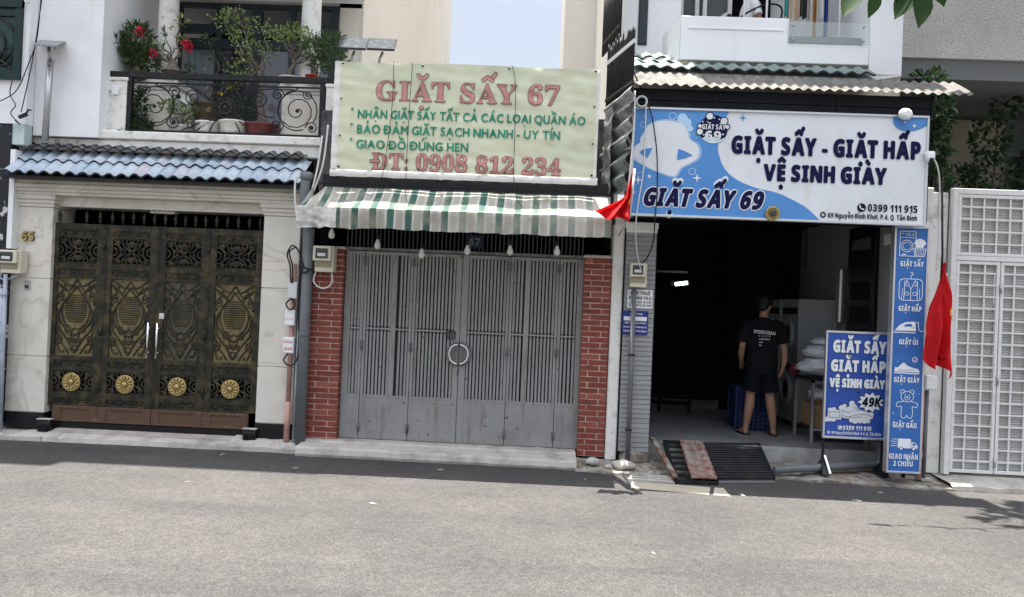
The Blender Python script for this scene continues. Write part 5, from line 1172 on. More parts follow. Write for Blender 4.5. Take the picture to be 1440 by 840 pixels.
# bagua mirror, lamp and camera fixed to the sign
oc = lambda r: [(2.378+r*cos(PI/8+i*PI/4), 2.812+r*sin(PI/8+i*PI/4)) for i in range(8)]
t = thing('octagonal_mirror', 'small golden octagonal mirror hung at the bottom edge of the big sign', 'mirror', (2.378, 8.03, 2.74)); mb = MB(); mb.prism(oc(.078), 8.012, 8.036); mb.build('frame', m_gold, t, bev=.004)
mb = MB(); mb.prism(oc(.058), 8.007, 8.0115); mb.build('inner_panel', M('dark_gold', (.20, .13, .03), r=.4, metal=.5), t); mb = MB(); mb.lathe((2.378, 8.006, 2.812), [(.032, 0), (.030, .008), (.02, .012)], 18, axis='y'); mb.build('glass', m_glassd, t)
t = thing('flood_lamp', 'white round lamp on the top edge of the big sign near its right end', 'lamp', (3.67, 8.0, 3.86)); mb = MB(); mb.lathe((3.675, 7.98, 3.875), [(.03, -.05), (.062, -.03), (.070, 0), (.062, .02), (.035, .035)], 22, axis='y'); mb.xform(Matrix.Translation((3.675, 7.98, 3.875)) @ Matrix.Rotation(.35, 4, 'Z') @ Matrix.Diagonal((1.15, 1, .85, 1)) @ Matrix.Translation((-3.675, -7.98, -3.875))); mb.build('shade', m_boxw, t)
mb = MB(); mb.tube([(3.68, 8.02, 3.87), (3.70, 8.07, 3.90)], .012, 6); mb.build('bracket', m_steel, t)
t = thing('security_camera', 'white dome camera with black lens at the right edge of the big sign', 'camera', (3.94, 8.0, 3.46)); mb = MB(); mb.box(3.89, 3.965, 8.0, 8.045, 3.47, 3.50); mb.lathe((3.945, 8.0, 3.40), [(.02, -.002), (.04, .01), (.046, .04), (.046, .09), (.04, .10)], 18); mb.build('body', m_boxw, t)
mb = MB(); mb.ell((3.945, 7.975, 3.415), (.026, .026, .026), 12, 8); mb.build('lens', m_black, t)
mb = MB(); mb.tube(smooth_line([(3.975, 8.0, 3.44), (4.03, 8.02, 3.36), (4.10, 8.1, 3.20), (4.13, 8.15, 2.9), (4.14, 8.15, 2.6), (4.15, 8.2, 2.3)], 6), .008, 6); tag(mb.build('white_cable', m_wcable), 'white cable hanging from the dome camera down to the red flag', 'cable')
mb = MB()
for k, r in enumerate((.058, .05, .054)): mb.tube([(.985+r*cos(a), 8.03-.012*k, 3.925+r*sin(a)) for a in [i*2*PI/22 for i in range(22)]], .007, 6, closed=True)
tag(mb.build('cable_coil', m_box), 'coil of pale cable hanging at the top left corner of the big sign', 'cable')
mb = MB(); mb.tube(smooth_line([(1.03, 8.02, 3.93), (1.035, 8.02, 3.6), (1.03, 8.02, 3.2), (.99, 8.02, 2.85), (.985, 8.10, 2.6), (1.04, 8.3, 2.35), (1.12, 8.45, 2.15), (1.20, 8.55, 2.05)], 6), .007, 6); tag(mb.build('white_cable', m_wcable), 'thin white cable running down across the left end of the big sign', 'cable')
mb = MB(); mb.tube(smooth_line([(1.03, 8.015, 3.96), (1.10, 8.01, 3.75), (1.16, 8.01, 3.4), (1.18, 8.01, 3.0), (1.17, 8.02, 2.7), (1.19, 8.2, 2.5), (1.16, 8.4, 2.33), (1.10, 8.47, 2.26)], 6), .007, 6); tag(mb.build('black_cable', m_black), 'thin black cable sagging across the white figure on the big sign', 'cable')

# ---------------------------------------------------------------- tall narrow sign with six services
vs_ = thing('service_sign', 'tall narrow blue sign listing six services with white icons, right of the shop opening', 'sign', (3.885, 8.25, .16))
YV = 8.205
mb = MB(); mb.box(3.725, 4.048, YV, 8.28, .18, 2.735); vb = mb.build('board', M('deep_sign_blue', (.035, .13, .40), r=.4, c2=(.05, .17, .46), sc=1), vs_)
mb = MB(); mb.box(3.708, 4.064, YV-.012, 8.285, 2.733, 2.752); mb.box(3.708, 4.064, YV-.012, 8.285, .162, .182); mb.box(3.708, 3.727, YV-.012, 8.285, .182, 2.733); mb.box(4.046, 4.064, YV-.012, 8.285, .182, 2.733); mb.build('frame', m_alu, vs_, bev=.002)
mb = MB(); mb.bar((3.80, 8.40, .08), (3.80, 8.29, .5), .03, .03); mb.bar((3.98, 8.40, .08), (3.98, 8.29, .5), .03, .03); mb.build('stay', m_plinth, vs_)
m_prt = M('print_white', (.74, .77, .80), r=.45)
yv = YV-.004
for s, x0, x1, z, hh in (('GIẶT SẤY', 3.776, 4.018, 2.333, .052), ('GIẶT HẤP', 3.776, 4.012, 1.862, .052), ('GIẶT ỦI', 3.795, 3.99, 1.513, .050), ('GIẶT GIÀY', 3.757, 4.019, 1.114, .052), ('GIẶT GẤU', 3.761, 4.005, .640, .052), ('GIAO NHẬN', 3.735, 4.031, .310, .054), ('2 CHIỀU', 3.782, 3.981, .238, .050)):
    mb = MB(); letters(mb, s, x0, x1, z, hh, yv, bold=.0012, sp=.36); mb.build('lettering', m_prt, vb)
def rrect(x0, x1, z0, z1, r): return [(x0+r+r*cos(a), z0+r+r*sin(a)) for a in (PI, 1.25*PI, 1.5*PI)]+[(x1-r+r*cos(a), z0+r+r*sin(a)) for a in (1.5*PI, 1.75*PI, 2*PI)]+[(x1-r+r*cos(a), z1-r+r*sin(a)) for a in (0, .25*PI, .5*PI)]+[(x0+r+r*cos(a), z1-r+r*sin(a)) for a in (.5*PI, .75*PI, PI)]
W_ = .007
mb = MB(); mb.strip(rrect(3.765, 3.93, 2.44, 2.70, .012), W_, yv, closed=True); mb.strip(circ(3.84, 2.545, .062, 22), W_, yv, closed=True); mb.strip(circ(3.84, 2.545, .042, 18), W_*.8, yv, closed=True); mb.strip([(3.765, 2.635), (3.93, 2.635)], W_*.8, yv-.0004); mb.strip(rrect(3.83, 3.87, 2.655, 2.68, .006), W_*.7, yv, closed=True); mb.strip(circ(3.90, 2.668, .010, 10), W_*.6, yv, closed=True); mb.strip([(3.78, 2.675), (3.81, 2.675)], W_*.6, yv-.0004); mb.strip([(3.79, 2.455), (3.835, 2.455)], .012, yv-.0004)
mb.sheet([(3.925, 2.61), (3.955, 2.625), (3.985, 2.625), (4.02, 2.61), (4.04, 2.57), (4.015, 2.555), (4.01, 2.53), (3.93, 2.53), (3.935, 2.56), (3.91, 2.57)], yv-.001); mb.build('icon', m_prt, vb)
mb = MB(); mb.strip([(3.905, 2.52), (4.04, 2.52), (4.02, 2.44), (3.925, 2.44)], W_, yv-.0015, closed=True)
for k in range(4): mb.strip([(3.92+k*.03, 2.515), (3.945+k*.022, 2.445)], W_*.6, yv-.0018-.0001*k); mb.strip([(3.945+k*.03, 2.515), (3.925+k*.022, 2.445)], W_*.6, yv-.0023-.0001*k)
mb.build('basket_icon', m_prt, vb)
mb = MB(); jk = [(3.785, 1.985), (3.785, 2.11), (3.83, 2.19), (3.90, 2.21), (3.97, 2.19), (4.01, 2.11), (4.01, 1.985)]
mb.strip(rrect(3.775, 4.015, 1.975, 2.20, .04), W_, yv, closed=True); mb.strip([(3.895, 2.205), (3.895, 2.235), (3.915, 2.25), (3.905, 2.27), (3.885, 2.262)], W_, yv-.0005); mb.strip([(3.85, 2.19), (3.895, 2.09), (3.94, 2.19)], W_, yv-.0006); mb.strip([(3.895, 2.09), (3.895, 1.98)], W_, yv-.0008)
mb.strip([(3.83, 2.18), (3.825, 1.98)], W_, yv-.0009); mb.strip([(3.96, 2.18), (3.965, 1.98)], W_, yv-.001); mb.strip([(3.80, 1.98), (3.81, 2.10)], W_*.8, yv-.0011); mb.strip([(3.99, 1.98), (3.985, 2.10)], W_*.8, yv-.0012); mb.strip([(3.85, 2.19), (3.84, 2.13), (3.87, 2.125)], W_*.8, yv-.0013); mb.strip([(3.94, 2.19), (3.95, 2.13), (3.92, 2.125)], W_*.8, yv-.0014); mb.strip(rrect(3.835, 3.875, 2.03, 2.06, .008), W_*.8, yv-.0015, closed=True); mb.strip(rrect(3.915, 3.955, 2.03, 2.06, .008), W_*.8, yv-.0016, closed=True); mb.build('icon', m_prt, vb)
mb = MB(); mb.sheet([(3.745, 1.655), (3.79, 1.71), (3.85, 1.745), (3.945, 1.755), (3.955, 1.74), (3.965, 1.655)], yv); mb.strip([(3.73, 1.637), (3.96, 1.637)], .010, yv); mb.strip([(p.x, p.z) for p in smooth_line([(3.955, 0, 1.735), (3.985, 0, 1.75), (3.99, 0, 1.69), (4.01, 0, 1.655), (4.045, 0, 1.66)], 4)], W_, yv-.0004); ic = mb.build('icon', m_prt, vb)
mb = MB(); mb.sheet([(3.83, 1.70), (3.86, 1.725), (3.915, 1.73), (3.925, 1.70)], yv-.001); mb.sheet(circ(3.94, 1.69, .006, 8), yv-.001); mb.build('handle_hole', vb.data.materials[0], ic)
mb = MB(); sn = [(3.755, 1.225), (3.765, 1.275), (3.775, 1.265), (3.80, 1.275), (3.835, 1.315), (3.86, 1.32), (3.89, 1.29), (3.95, 1.268), (4.0, 1.26), (4.018, 1.235), (4.015, 1.222)]; mb.sheet(sn, yv); mb.strip([(3.755, 1.212), (4.015, 1.208)], .012, yv); mb.strip(circ(3.965, 1.355, .026, 16), W_, yv, closed=True); mb.strip([(3.95, 1.355), (3.962, 1.343), (3.985, 1.37)], W_, yv-.0004)
ic = mb.build('icon', m_prt, vb); mb = MB()
for k in range(4): mb.strip([(3.86+k*.02, 1.305-k*.008), (3.885+k*.02, 1.318-k*.010)], .005, yv-.001)
mb.strip([(3.80, 1.245), (3.88, 1.24), (3.96, 1.25)], .005, yv-.001); mb.build('laces', vb.data.materials[0], ic)
mb = MB(); tb = lambda c, r, **k: mb.strip(circ(c[0], c[1], r, 20), W_*.9, yv, closed=True)
hd = [(3.90+.065*cos(a), .965+.055*sin(a)) for a in [i*2*PI/26 for i in range(26)]]; mb.strip(hd, W_*.9, yv, closed=True); mb.strip(circ(3.85, 1.015, .022, 12, a0=-.1*PI, a1=1.35*PI, full=False), W_*.8, yv-.0003); mb.strip(circ(3.95, 1.015, .022, 12, a0=-.35*PI, a1=1.1*PI, full=False), W_*.8, yv-.0003)
mb.strip([(p.x, p.z) for p in smooth_line([(3.86, 0, .915), (3.80, 0, .90), (3.79, 0, .872), (3.81, 0, .855), (3.845, 0, .86), (3.84, 0, .80), (3.85, 0, .745), (3.885, 0, .745), (3.90, 0, .77), (3.915, 0, .745), (3.95, 0, .745), (3.96, 0, .80), (3.955, 0, .86), (3.99, 0, .855), (4.01, 0, .872), (4.0, 0, .90), (3.94, 0, .915)], 3)], W_*.9, yv-.0006); mb.strip(circ(3.90, .95, .028, 14, rz=.02), W_*.7, yv, closed=True)
for x in (3.878, 3.922): mb.sheet(circ(x, .985, .006, 8), yv-.0008)
mb.sheet(circ(3.90, .955, .008, 8), yv-.0008); mb.build('icon', m_prt, vb)
mb = MB(); mb.sheet(rrect(3.82, 3.955, .425, .525, .01), yv); mb.sheet([(3.96, .425), (3.96, .49), (3.995, .49), (4.025, .455), (4.025, .425)], yv)
for k in range(4): mb.strip([(3.745+.012*(k % 2), .445+k*.024), (3.812, .445+k*.024)], .006, yv)
ic = mb.build('icon', m_prt, vb); mb = MB()
for x in (3.855, 3.985): mb.sheet(circ(x, .420, .020, 16), yv-.001)
mb.sheet([(3.972, .455), (3.972, .482), (3.992, .482), (4.012, .455)], yv-.001); mb.build('wheel_outline', vb.data.materials[0], ic); mb = MB()
for x in (3.855, 3.985): mb.sheet(circ(x, .420, .013, 14), yv-.002)
mb.build('wheel', m_prt, ic)
mb = MB()
for x, z, r in ((3.77, .70, .012), (4.02, 1.0, .010), (3.76, .79, .014), (4.03, .72, .008), (3.79, 1.33, .010), (3.83, 1.36, .008), (3.75, 2.4, .008)): star4(mb, x, z, r, yv)
mb.build('sparkles', m_sky, vb)

# ---------------------------------------------------------------- standing board
ab = thing('sandwich_board', 'blue standing board with white lettering, foamy sneakers and a 49K burst, before the shop', 'sign', (3.49, 8.52, .08))
YB = 8.50
tilt = 0
mb = MB(); mb.box(3.165, 3.812, YB, YB+.022, .47, 1.60); bb = mb.build('board', M('royal_sign_blue', (.028, .075, .34), r=.4, c2=(.035, .095, .40), sc=1.5), ab)
mb = MB(); mb.box(3.148, 3.828, YB-.012, YB+.034, 1.597, 1.622); mb.box(3.148, 3.828, YB-.012, YB+.034, .448, .473); mb.box(3.148, 3.168, YB-.012, YB+.034, .473, 1.597); mb.box(3.808, 3.828, YB-.012, YB+.034, .473, 1.597); mb.build('frame', m_alu, ab, bev=.003)
for x in (3.165, 3.80):
    mb = MB(); mb.box(x-.012, x+.012, YB+.002, YB+.026, .12, .447); mb.hexa([(x-.05, YB-.14, .075), (x+.04, YB-.14, .075), (x+.04, YB+.16, .075), (x-.05, YB+.16, .075), (x-.012, YB, .22), (x+.012, YB, .22), (x+.012, YB+.02, .22), (x-.012, YB+.02, .22)]); mb.build('leg', m_plinth, ab)
    mb = MB(); mb.bar((x+.035, YB-.13, .085), (x+.012, YB-.012, .26), .022, .012, up=(0, 1, 0)); mb.build('leg_strap', m_alu, ab)
yb = YB-.004
for s, x0, x1, z, hh in (('GIẶT SẤY', 3.232, 3.79, 1.392, .125), ('GIẶT HẤP', 3.215, 3.79, 1.184, .118), ('VỆ SINH GIÀY', 3.205, 3.79, 1.012, .088)):
    mb = MB(); letters(mb, s, x0, x1, z, hh, yb, bold=.0095, sp=.36, sb=.26); mb.build('lettering_outline', m_ink, bb)
    mb = MB(); letters(mb, s, x0, x1, z, hh, yb-.004, bold=.0065, sp=.36, sb=.26); mb.build('lettering', m_prt, bb)
def burst(cx, cz, rx, rz, n, k): return [(cx+(rx if i % 2 == 0 else rx*k)*cos(i*PI/n+.3), cz+(rz if i % 2 == 0 else rz*k)*sin(i*PI/n+.3)) for i in range(2*n)]
mb = MB(); mb.sheet(burst(3.653, .858, .155, .118, 11, .70), yb); mb.build('burst_outline', m_ink, bb); mb = MB(); mb.sheet(burst(3.653, .858, .145, .110, 11, .70), yb-.001); mb.build('burst', m_prt, bb)
mb = MB(); letters(mb, '49K', 3.56, 3.752, .815, .092, yb-.003, bold=.004, shear=.12); mb.build('lettering', m_ink, bb)
shoe = [(p.x, p.z) for p in smooth_line([(3.33, 0, .68), (3.335, 0, .76), (3.35, 0, .80), (3.38, 0, .785), (3.42, 0, .805), (3.45, 0, .84), (3.49, 0, .825), (3.54, 0, .775), (3.60, 0, .755), (3.66, 0, .735), (3.685, 0, .705), (3.66, 0, .675), (3.50, 0, .66)], 3)]
shoe2 = [(p.x, p.z) for p in smooth_line([(3.20, 0, .66), (3.195, 0, .72), (3.23, 0, .755), (3.30, 0, .76), (3.345, 0, .74), (3.345, 0, .655)], 3)]
def puffs(L, r=0): return [circ(x, z, q+r, 16) for x, z, q in L]
PF = [(3.19, .655, .028), (3.225, .66, .030), (3.26, .655, .026), (3.165, .645, .02), (3.45, .655, .026), (3.49, .648, .032), (3.54, .655, .032), (3.59, .652, .030), (3.63, .652, .024), (3.22, .755, .028), (3.26, .765, .024), (3.34, .785, .03), (3.37, .805, .024), (3.45, .835, .032), (3.66, .725, .026)]
o, i = MB(), MB()
gro = lambda P, k: [(sum(p[0] for p in P)/len(P)+(x-sum(p[0] for p in P)/len(P))*k, sum(p[1] for p in P)/len(P)+(z-sum(p[1] for p in P)/len(P))*k) for x, z in P]
for k, P in enumerate([gro(shoe, 1.045), gro(shoe2, 1.06)]+puffs(PF, .005)): o.sheet(P, yb-.0001*k)
o.build('sneaker_outline', m_ink, bb)
for k, P in enumerate([shoe, shoe2]+puffs(PF)): i.sheet(P, yb-.0025-.0001*k)
i.build('sneakers', M('print_grey_white', (.62, .65, .68), r=.45), bb)
mb = MB()
for P in ([(3.36, .70), (3.42, .69), (3.52, .72), (3.60, .725), (3.68, .70)], [(3.35, .755), (3.42, .735), (3.46, .76)], [(3.47, .79), (3.52, .80)], [(3.485, .775), (3.54, .785)], [(3.50, .76), (3.56, .77)], [(3.345, .66), (3.35, .75)], [(3.215, .675), (3.215, .735), (3.32, .74), (3.325, .675), (3.215, .675)], [(3.42, .68), (3.50, .685), (3.56, .70)]): mb.strip(P, .004, yb-.0055)
mb.build('sneaker_lines', m_ink, bb)
a, b = MB(), MB(); phone_icon(a, b, 3.333, .568, .024, yb); a.build('phone_icon', m_prt, bb); b.build('handset', bb.data.materials[0], bb)
mb = MB(); letters(mb, '0399 111 915', 3.365, 3.668, .548, .045, yb, bold=.001, sp=.34); mb.build('lettering', m_prt, bb)
mb = MB(); letters(mb, '69 Nguyễn Đình Khơi, P.4, Q. Tân Bình', 3.245, 3.772, .497, .030, yb, bold=.0004, sp=.36); mb.strip(circ(3.213, .512, .012, 12), .008, yb, closed=True); mb.build('lettering', m_prt, bb)
mb = MB()
for P in ([(3.50, .965), (3.525, .94)], [(3.52, .975), (3.53, .955)], [(3.75, .75), (3.765, .725)], [(3.77, .77), (3.79, .76)]): mb.strip(P, .007, yb)
mb.build('burst_ticks', m_ink, bb)

# ---------------------------------------------------------------- notices, pipe and stones on the grey pillar
t = thing('paper_notice', 'white room to let notice taped to the grey ribbed pillar under the meter', 'notice', (1.12, 8.6, 1.78)); mb = MB(); mb.box(.985, 1.265, 8.606, 8.611, 1.775, 1.985); mb.build('sheet', m_boxw, t)
for a_ in (('CHO THUÊ', 1.02, 1.235, 1.925, .036), ('PHÒNG TRỌ', 1.005, 1.25, 1.872, .034), ('LH', 1.005, 1.05, 1.80, .04), ('0399 111 915', 1.075, 1.255, 1.830, .024), ('0973 267 983', 1.075, 1.255, 1.795, .024)): letters(MB(), *a_, 8.603, sp=.34).build('lettering', m_ink, t)
t = thing('company_plate', 'small dark blue company plate with white text on the grey pillar', 'sign', (1.08, 8.6, 1.48)); mb = MB(); mb.box(.94, 1.225, 8.603, 8.611, 1.478, 1.745); mb.build('plate', M('plate_blue', (.02, .035, .20), r=.4), t, bev=.004)
mb = MB(); mb.box(.955, 1.21, 8.6005, 8.6025, 1.635, 1.68); mb.build('white_bar', m_prt, t)
for a_ in (('CÔNG TY TNHH', 1.02, 1.16, 1.70, .020), ('MST 0316217578', .97, 1.20, 1.60, .020), ('69 NGUYỄN ĐÌNH KHƠI', .955, 1.21, 1.555, .018), ('PHƯỜNG 4 TÂN BÌNH', .955, 1.21, 1.51, .018)): letters(MB(), *a_, 8.600, sp=.34).build('lettering', m_prt, t)
mb = MB(); mb.tube([(1.055, 8.55, .06), (1.05, 8.55, 2.0)], .026, 12)
p = tag(mb.build('conduit_pipe', m_pipe), 'grey conduit in front of the grey ribbed pillar, under its meter', 'pipe'); mb = MB()
mb.box(1.02, 1.085, 8.515, 8.61, .42, .436); mb.build('clip', m_plinth, p); mb = MB(); mb.box(1.02, 1.085, 8.515, 8.61, 1.25, 1.266)
mb.build('clip', m_plinth, p)
m_stone = M('pale_stone', (.52, .50, .45), r=.9, c2=(.34, .32, .28), sc=9, bump=.6, bsc=30)
for c, r, sd_, lab in (((.985, 8.36, .075), (.13, .09, .055), 1, 'large pale lump of broken concrete at the foot of the grey conduit'), ((.66, 8.42, .085), (.075, .06, .04), 4, 'small pale lump of concrete in front of the right brick pillar'), ((.82, 8.30, .06), (.045, .035, .025), 6, 'smallest pale stone in the rubble left of the ramp')):
    mb = MB(); lump(mb, c, r, sd_); tag(mb.build('stone', m_stone, loc=c), lab, 'stone', 'loose stones by the right brick pillar')

# ---------------------------------------------------------------- ramps, drain pipe
def ramp_pt(x0, x1, y0, y1, z0, z1): return lambda u, v: (x0+(x1-x0)*u, y0+(y1-y0)*v, z0+(z1-z0)*v)
m_blackm = M('black_steel', (.012, .013, .015), r=.5, metal=.2, c2=(.03, .029, .027), sc=10)
m_slat = M('worn_black_slat', (.040, .042, .046), r=.5, metal=.3, c2=(.075, .07, .062), sc=9)
m_rust = M('rusty_steel', (.16, .085, .055), r=.8, metal=.2, c2=(.34, .32, .29), sc=7, lo=.45, hi=.62, c3=(.06, .04, .03), sc3=15, lo3=.6, hi3=.75)
t = thing('ramp', 'black slatted steel ramp from the road up to the shop floor', 'ramp', (2.25, 8.5, 0))
B = lambda u, v: Vector((1.93+(2.55-1.93)*u+(-.02+.08*u)*v, 8.06+.14*u+(.82)*v, .03+.225*v))
mb = MB()
for u in (0, 1): mb.bar(B(u, 0), B(u, 1), .035, .045)
mb.bar(B(0, 0), B(1, 0), .03, .03); mb.bar(B(0, 1), B(1, 1), .03, .03); mb.build('frame', m_blackm, t)
mb = MB()
for k in range(14): v = (k+.6)/14.4; mb.bar(B(.02, v)+Vector((0, 0, .016)), B(.98, v)+Vector((0, 0, .016)), .030, .012)
mb.build('slats', m_slat, t)
MB().add([B(.03, .02)-Vector((0, 0, .02)), B(.97, .02)-Vector((0, 0, .02)), B(.97, .98)-Vector((0, 0, .02)), B(.03, .98)-Vector((0, 0, .02))], [(0, 1, 2, 3)]).build('slat_gap_shade', m_darkvoid, t)  # black sheet added so the openings between slats look shaded
mb = MB(); mb.bar(B(.0, -.01)-Vector((0, .02, .012)), B(1, -.01)-Vector((0, .02, .012)), .03, .02); mb.build('toe_bar', m_steel, t)
t = thing('ramp', 'rusty ramp with a worn red edged plate, left of the black slatted ramp', 'ramp', (1.65, 8.4, 0))
B2 = lambda u, v: Vector((1.47+.43*u+.04*v, 7.91+.02*u+.98*v, .025+.235*v))
mb = MB(); mb.bar(B2(0, 0), B2(0, 1), .04, .05); mb.bar(B2(1, 0), B2(1, 1), .02, .04); mb.bar(B2(0, 0), B2(1, 0), .03, .03); mb.bar(B2(0, 1), B2(1, 1), .04, .03)
for k in range(1, 7): mb.bar(B2(0, k/7), B2(.5, k/7), .055, .02)
mb.build('frame', m_blackm, t)
m_plate = M('worn_plate', (.30, .265, .235), r=.8, c2=(.19, .16, .14), sc=3, st=(6, .6, 1), c3=(.19, .075, .055), sc3=6, lo3=.50, hi3=.66)
pt = lambda u, v, d: B2(u, v)+Vector((0, 0, d))
mb = MB(); P = [pt(.38, .01, .03), pt(.99, .01, .03), pt(.99, .97, .03), pt(.38, .97, .03)]; mb.hexa(P+[p+Vector((0, 0, .01)) for p in P]); pl = mb.build('plate', m_plate, t)
mb = MB()
for (u0, v0), (u1, v1), w in (((.40, .02), (.40, .96), .018), ((.975, .02), (.975, .96), .018), ((.39, .015), (.98, .015), .03)): mb.bar(pt(u0, v0, .0425), pt(u1, v1, .0425), w, .003)
for (u0, v0, u1, v1) in ((.80, .12, .90, .3), (.78, .35, .92, .45), (.82, .5, .91, .62), (.80, .68, .93, .9), (.70, .03, .9, .08)):
    Q = [pt(u0, v0, .0425), pt(u1, v0+.03, .0425), pt(u1-.01, v1, .0425), pt(u0+.02, v1-.03, .0425)]; mb.add(Q, [(0, 1, 2, 3)])
mb.build('red_paint', M('red_paint', (.21, .062, .045), r=.8, c2=(.27, .22, .19), sc=14, lo=.44, hi=.58), pl)
t = tag(MB().bar((1.475, 7.93, .05), (1.36, 8.80, .30), .055, .03).build('steel_bar', m_rust, loc=(1.42, 8.4, .1)), 'rusty steel bar leaning along the left side of the rusty ramp', 'bar')
mb = MB(); mb.tube([(2.60, 8.36, .10), (3.80, 8.66, .16)], .042, 16); mb.tube(smooth_line([(3.78, 8.655, .158), (3.84, 8.67, .165), (3.865, 8.675, .21), (3.865, 8.675, .36)], 6), .05, 16); mb.tube([(3.865, 8.675, .35), (3.86, 8.95, .37)], .04, 12); tag(mb.build('drain_pipe', m_pipe), 'grey plastic drain pipe lying along the ground below the standing board', 'pipe')
# ---------------------------------------------------------------- pipes and box right of the tall sign
mb = MB(); mb.tube([(4.11, 8.34, .08), (4.115, 8.34, 1.02)], .030, 12); mb.lathe((4.11, 8.34, .30), [(.033, 0), (.036, .01), (.036, .07), (.033, .08)], 14); tag(mb.build('conduit_pipe', m_pink), 'salmon pink pipe between the tall blue sign and the white gate', 'pipe')
mb = MB(); mb.tube([(4.195, 8.40, .06), (4.20, 8.40, 1.05)], .022, 10); tag(mb.build('thin_pipe', m_pipe), 'thin grey conduit below the small white box beside the red flag', 'pipe')
jbox(4.185, 1.04, .12, .155, m_boxw, 'white junction box below the right red flag', y=8.28)
mb = MB(); mb.box(4.14, 4.26, 8.32, 8.46, .065, .085); tag(mb.build('concrete_pad', m_kerb, loc=(4.2, 8.4, .07)), 'small cement pad at the foot of the thin grey conduit', 'pad')
# ---------------------------------------------------------------- flags
m_flag = M('red_flag_cloth', (.62, .012, .016), r=.65, c2=(.50, .008, .012), sc=2, sub=.3)
m_fstar = M('yellow_star', (.80, .55, .04), r=.6, sub=.2)
def flag(name, label, loc, fn, star, pole):
    t = thing(name, label, 'flag', loc, 'red flags with a yellow star'); mb = MB(); mb.grid(fn, 64, 80, mfn=star); mb.build('cloth', [m_flag, m_fstar], t)
    mb = MB(); mb.tube(pole, .011, 8); mb.build('pole', m_black if name == 'flag' and loc[0] > 2 else m_wcable, t)
def in_star(u, v, cu, cv, ru, rv):
    x, y = (u-cu)/ru, (v-cv)/rv; r = math.hypot(x, y); a = (math.atan2(y, x)+PI/10) % (2*PI/5)-PI/5
    return r < .40/max(.3, cos(abs(abs(a)-PI/5)*1.0))*(.42+.60*abs(a)/(PI/5)*1.4)
def f2(u, v):
    top = Vector((4.115, 7.98, 2.36)); w = .03+.26*v**.8*(1 if v < .8 else 1-.25*(v-.8)/.2)
    x = 4.118-.42*w-(.06*v)+w*u*1.0; z = 2.36-v*(.98+.17*u)-.05*sin(u*7)*(v > .9)+.03*nz3(u*4, v*3)
    y = 7.98+.085*v*sin(u*11+1.5*v)+.015*v*sin(u*23+4*v)+.02*nz3(u*5, v*6)
    return (x+.018*sin(v*9+u*5), y, z)
flag('flag', 'limp red flag with part of its yellow star showing, beside the tall blue sign', (4.12, 7.98, 2.36), f2, lambda i, j: 1 if in_star(i/64, j/80, .93, .43, .20, .082) else 0, [(4.11, 8.02, 2.2), (4.105, 8.0, 2.45), (4.10, 8.05, 3.2)])
def f1(u, v):
    # bunched at the top right, one tail blown out to the left
    e = max(0, (v-.45)/.55); w = .02+.10*v+.26*e**1.5
    x = .905-.035*v-w*u; z = 3.17-v*(.53-.08*u)-.10*u*v*(1-e)-.03*u+.03*sin(u*11+v*5)*v+.05*e*max(0, u-.5)
    y = 7.74+.09*v*sin(u*13+4*v)+.012*v*sin(u*29+9*v)+.03*nz3(u*5, v*6, 3)+.02*sin(v*12)
    return (x, y, z)
flag('flag', 'crumpled red flag hanging at the left end of the big sign, tail blown sideways', (.88, 7.72, 3.14), f1, lambda i, j: 1 if in_star(i/64, j/80, .16, .58, .16, .15) else 0, [(.86, 8.55, 2.58), (.885, 7.80, 2.70), (.905, 7.72, 3.17)])

# ---------------------------------------------------------------- spiked fence and corrugated sheets between 67 and 69
t = thing('spiked_fence', 'black spiked bar fence panel between the banner and the green tiles', 'fence', (.80, 8.3, 4.0))
def FP(u, z): return (.875-.21*u, 7.9+.85*u, z+.02*u)
mb = MB(); mb.bar(FP(0, 4.52), FP(1, 4.52), .02, .045); mb.build('top_rail', m_wcable, t)
mb = MB(); mb.bar(FP(0, 4.10), FP(1, 4.10), .02, .03); mb.build('bottom_rail', m_blackm, t)
R = random.Random(3); mb = MB()
for k in range(18):
    u = (k+.3)/18; a = Vector(FP(u, 3.98)); b = Vector(FP(u, 4.60+R.uniform(0, .10))); mb.tube([a, b, b+Vector((0, 0, .05))], [.010, .010, .002], 5)
mb.build('bars', m_blackm, t)
mb = MB(); mb.bar((.86, 7.95, 4.25), (1.02, 8.3, 4.12), .012, .012); mb.build('stay', m_blackm, t)
t = thing('spiked_fence', 'upper black bar fence panel by the pale side wall, above the other', 'fence', (.70, 8.7, 4.8)); mb = MB()
for k in range(14):
    u = k/13; x, y = .80-.14*u, 8.75+.7*u; mb.tube([(x, y, 4.85), (x, y, 5.8)], .013, 5)
mb.build('bars', m_blackm, t); mb = MB(); mb.bar((.80, 8.75, 5.0), (.66, 9.45, 5.0), .02, .04); mb.build('bottom_rail', m_blackm, t)
t = thing('corrugated_sheets', 'crumpled stack of grey corrugated metal sheets beside the banner', 'metal sheet', (.74, 8.2, 3.0))
m_zinc = M('weathered_zinc', (.52, .53, .53), r=.5, metal=.4, c2=(.16, .165, .165), sc=4, lo=.42, hi=.65, c3=(.06, .06, .06), sc3=10, lo3=.6, hi3=.78)
m_zincg = M('greenish_zinc', (.24, .28, .27), r=.55, metal=.3, c2=(.08, .09, .09), sc=5)
def zs(x0, y0, x1, y1, z0, z1, seed, n):
    def f(u, v):
        k = sin(v*n*2*PI); return (x0+(x1-x0)*u+.030*k+.02*nz3(u*2, v*3, seed), y0+(y1-y0)*u+.010*k+.02*nz3(v*3, u*2, seed+5), z0+(z1-z0)*v+.03*nz3(u*2, v*1.5, seed+2)+.05*(1-u)*(v-.5))
    return f
mb = MB(); mb.grid(zs(.87, 7.86, .67, 8.62, 3.42, 4.02, 1, 4), 10, 60); mb.build('sheet', m_zinc, t)
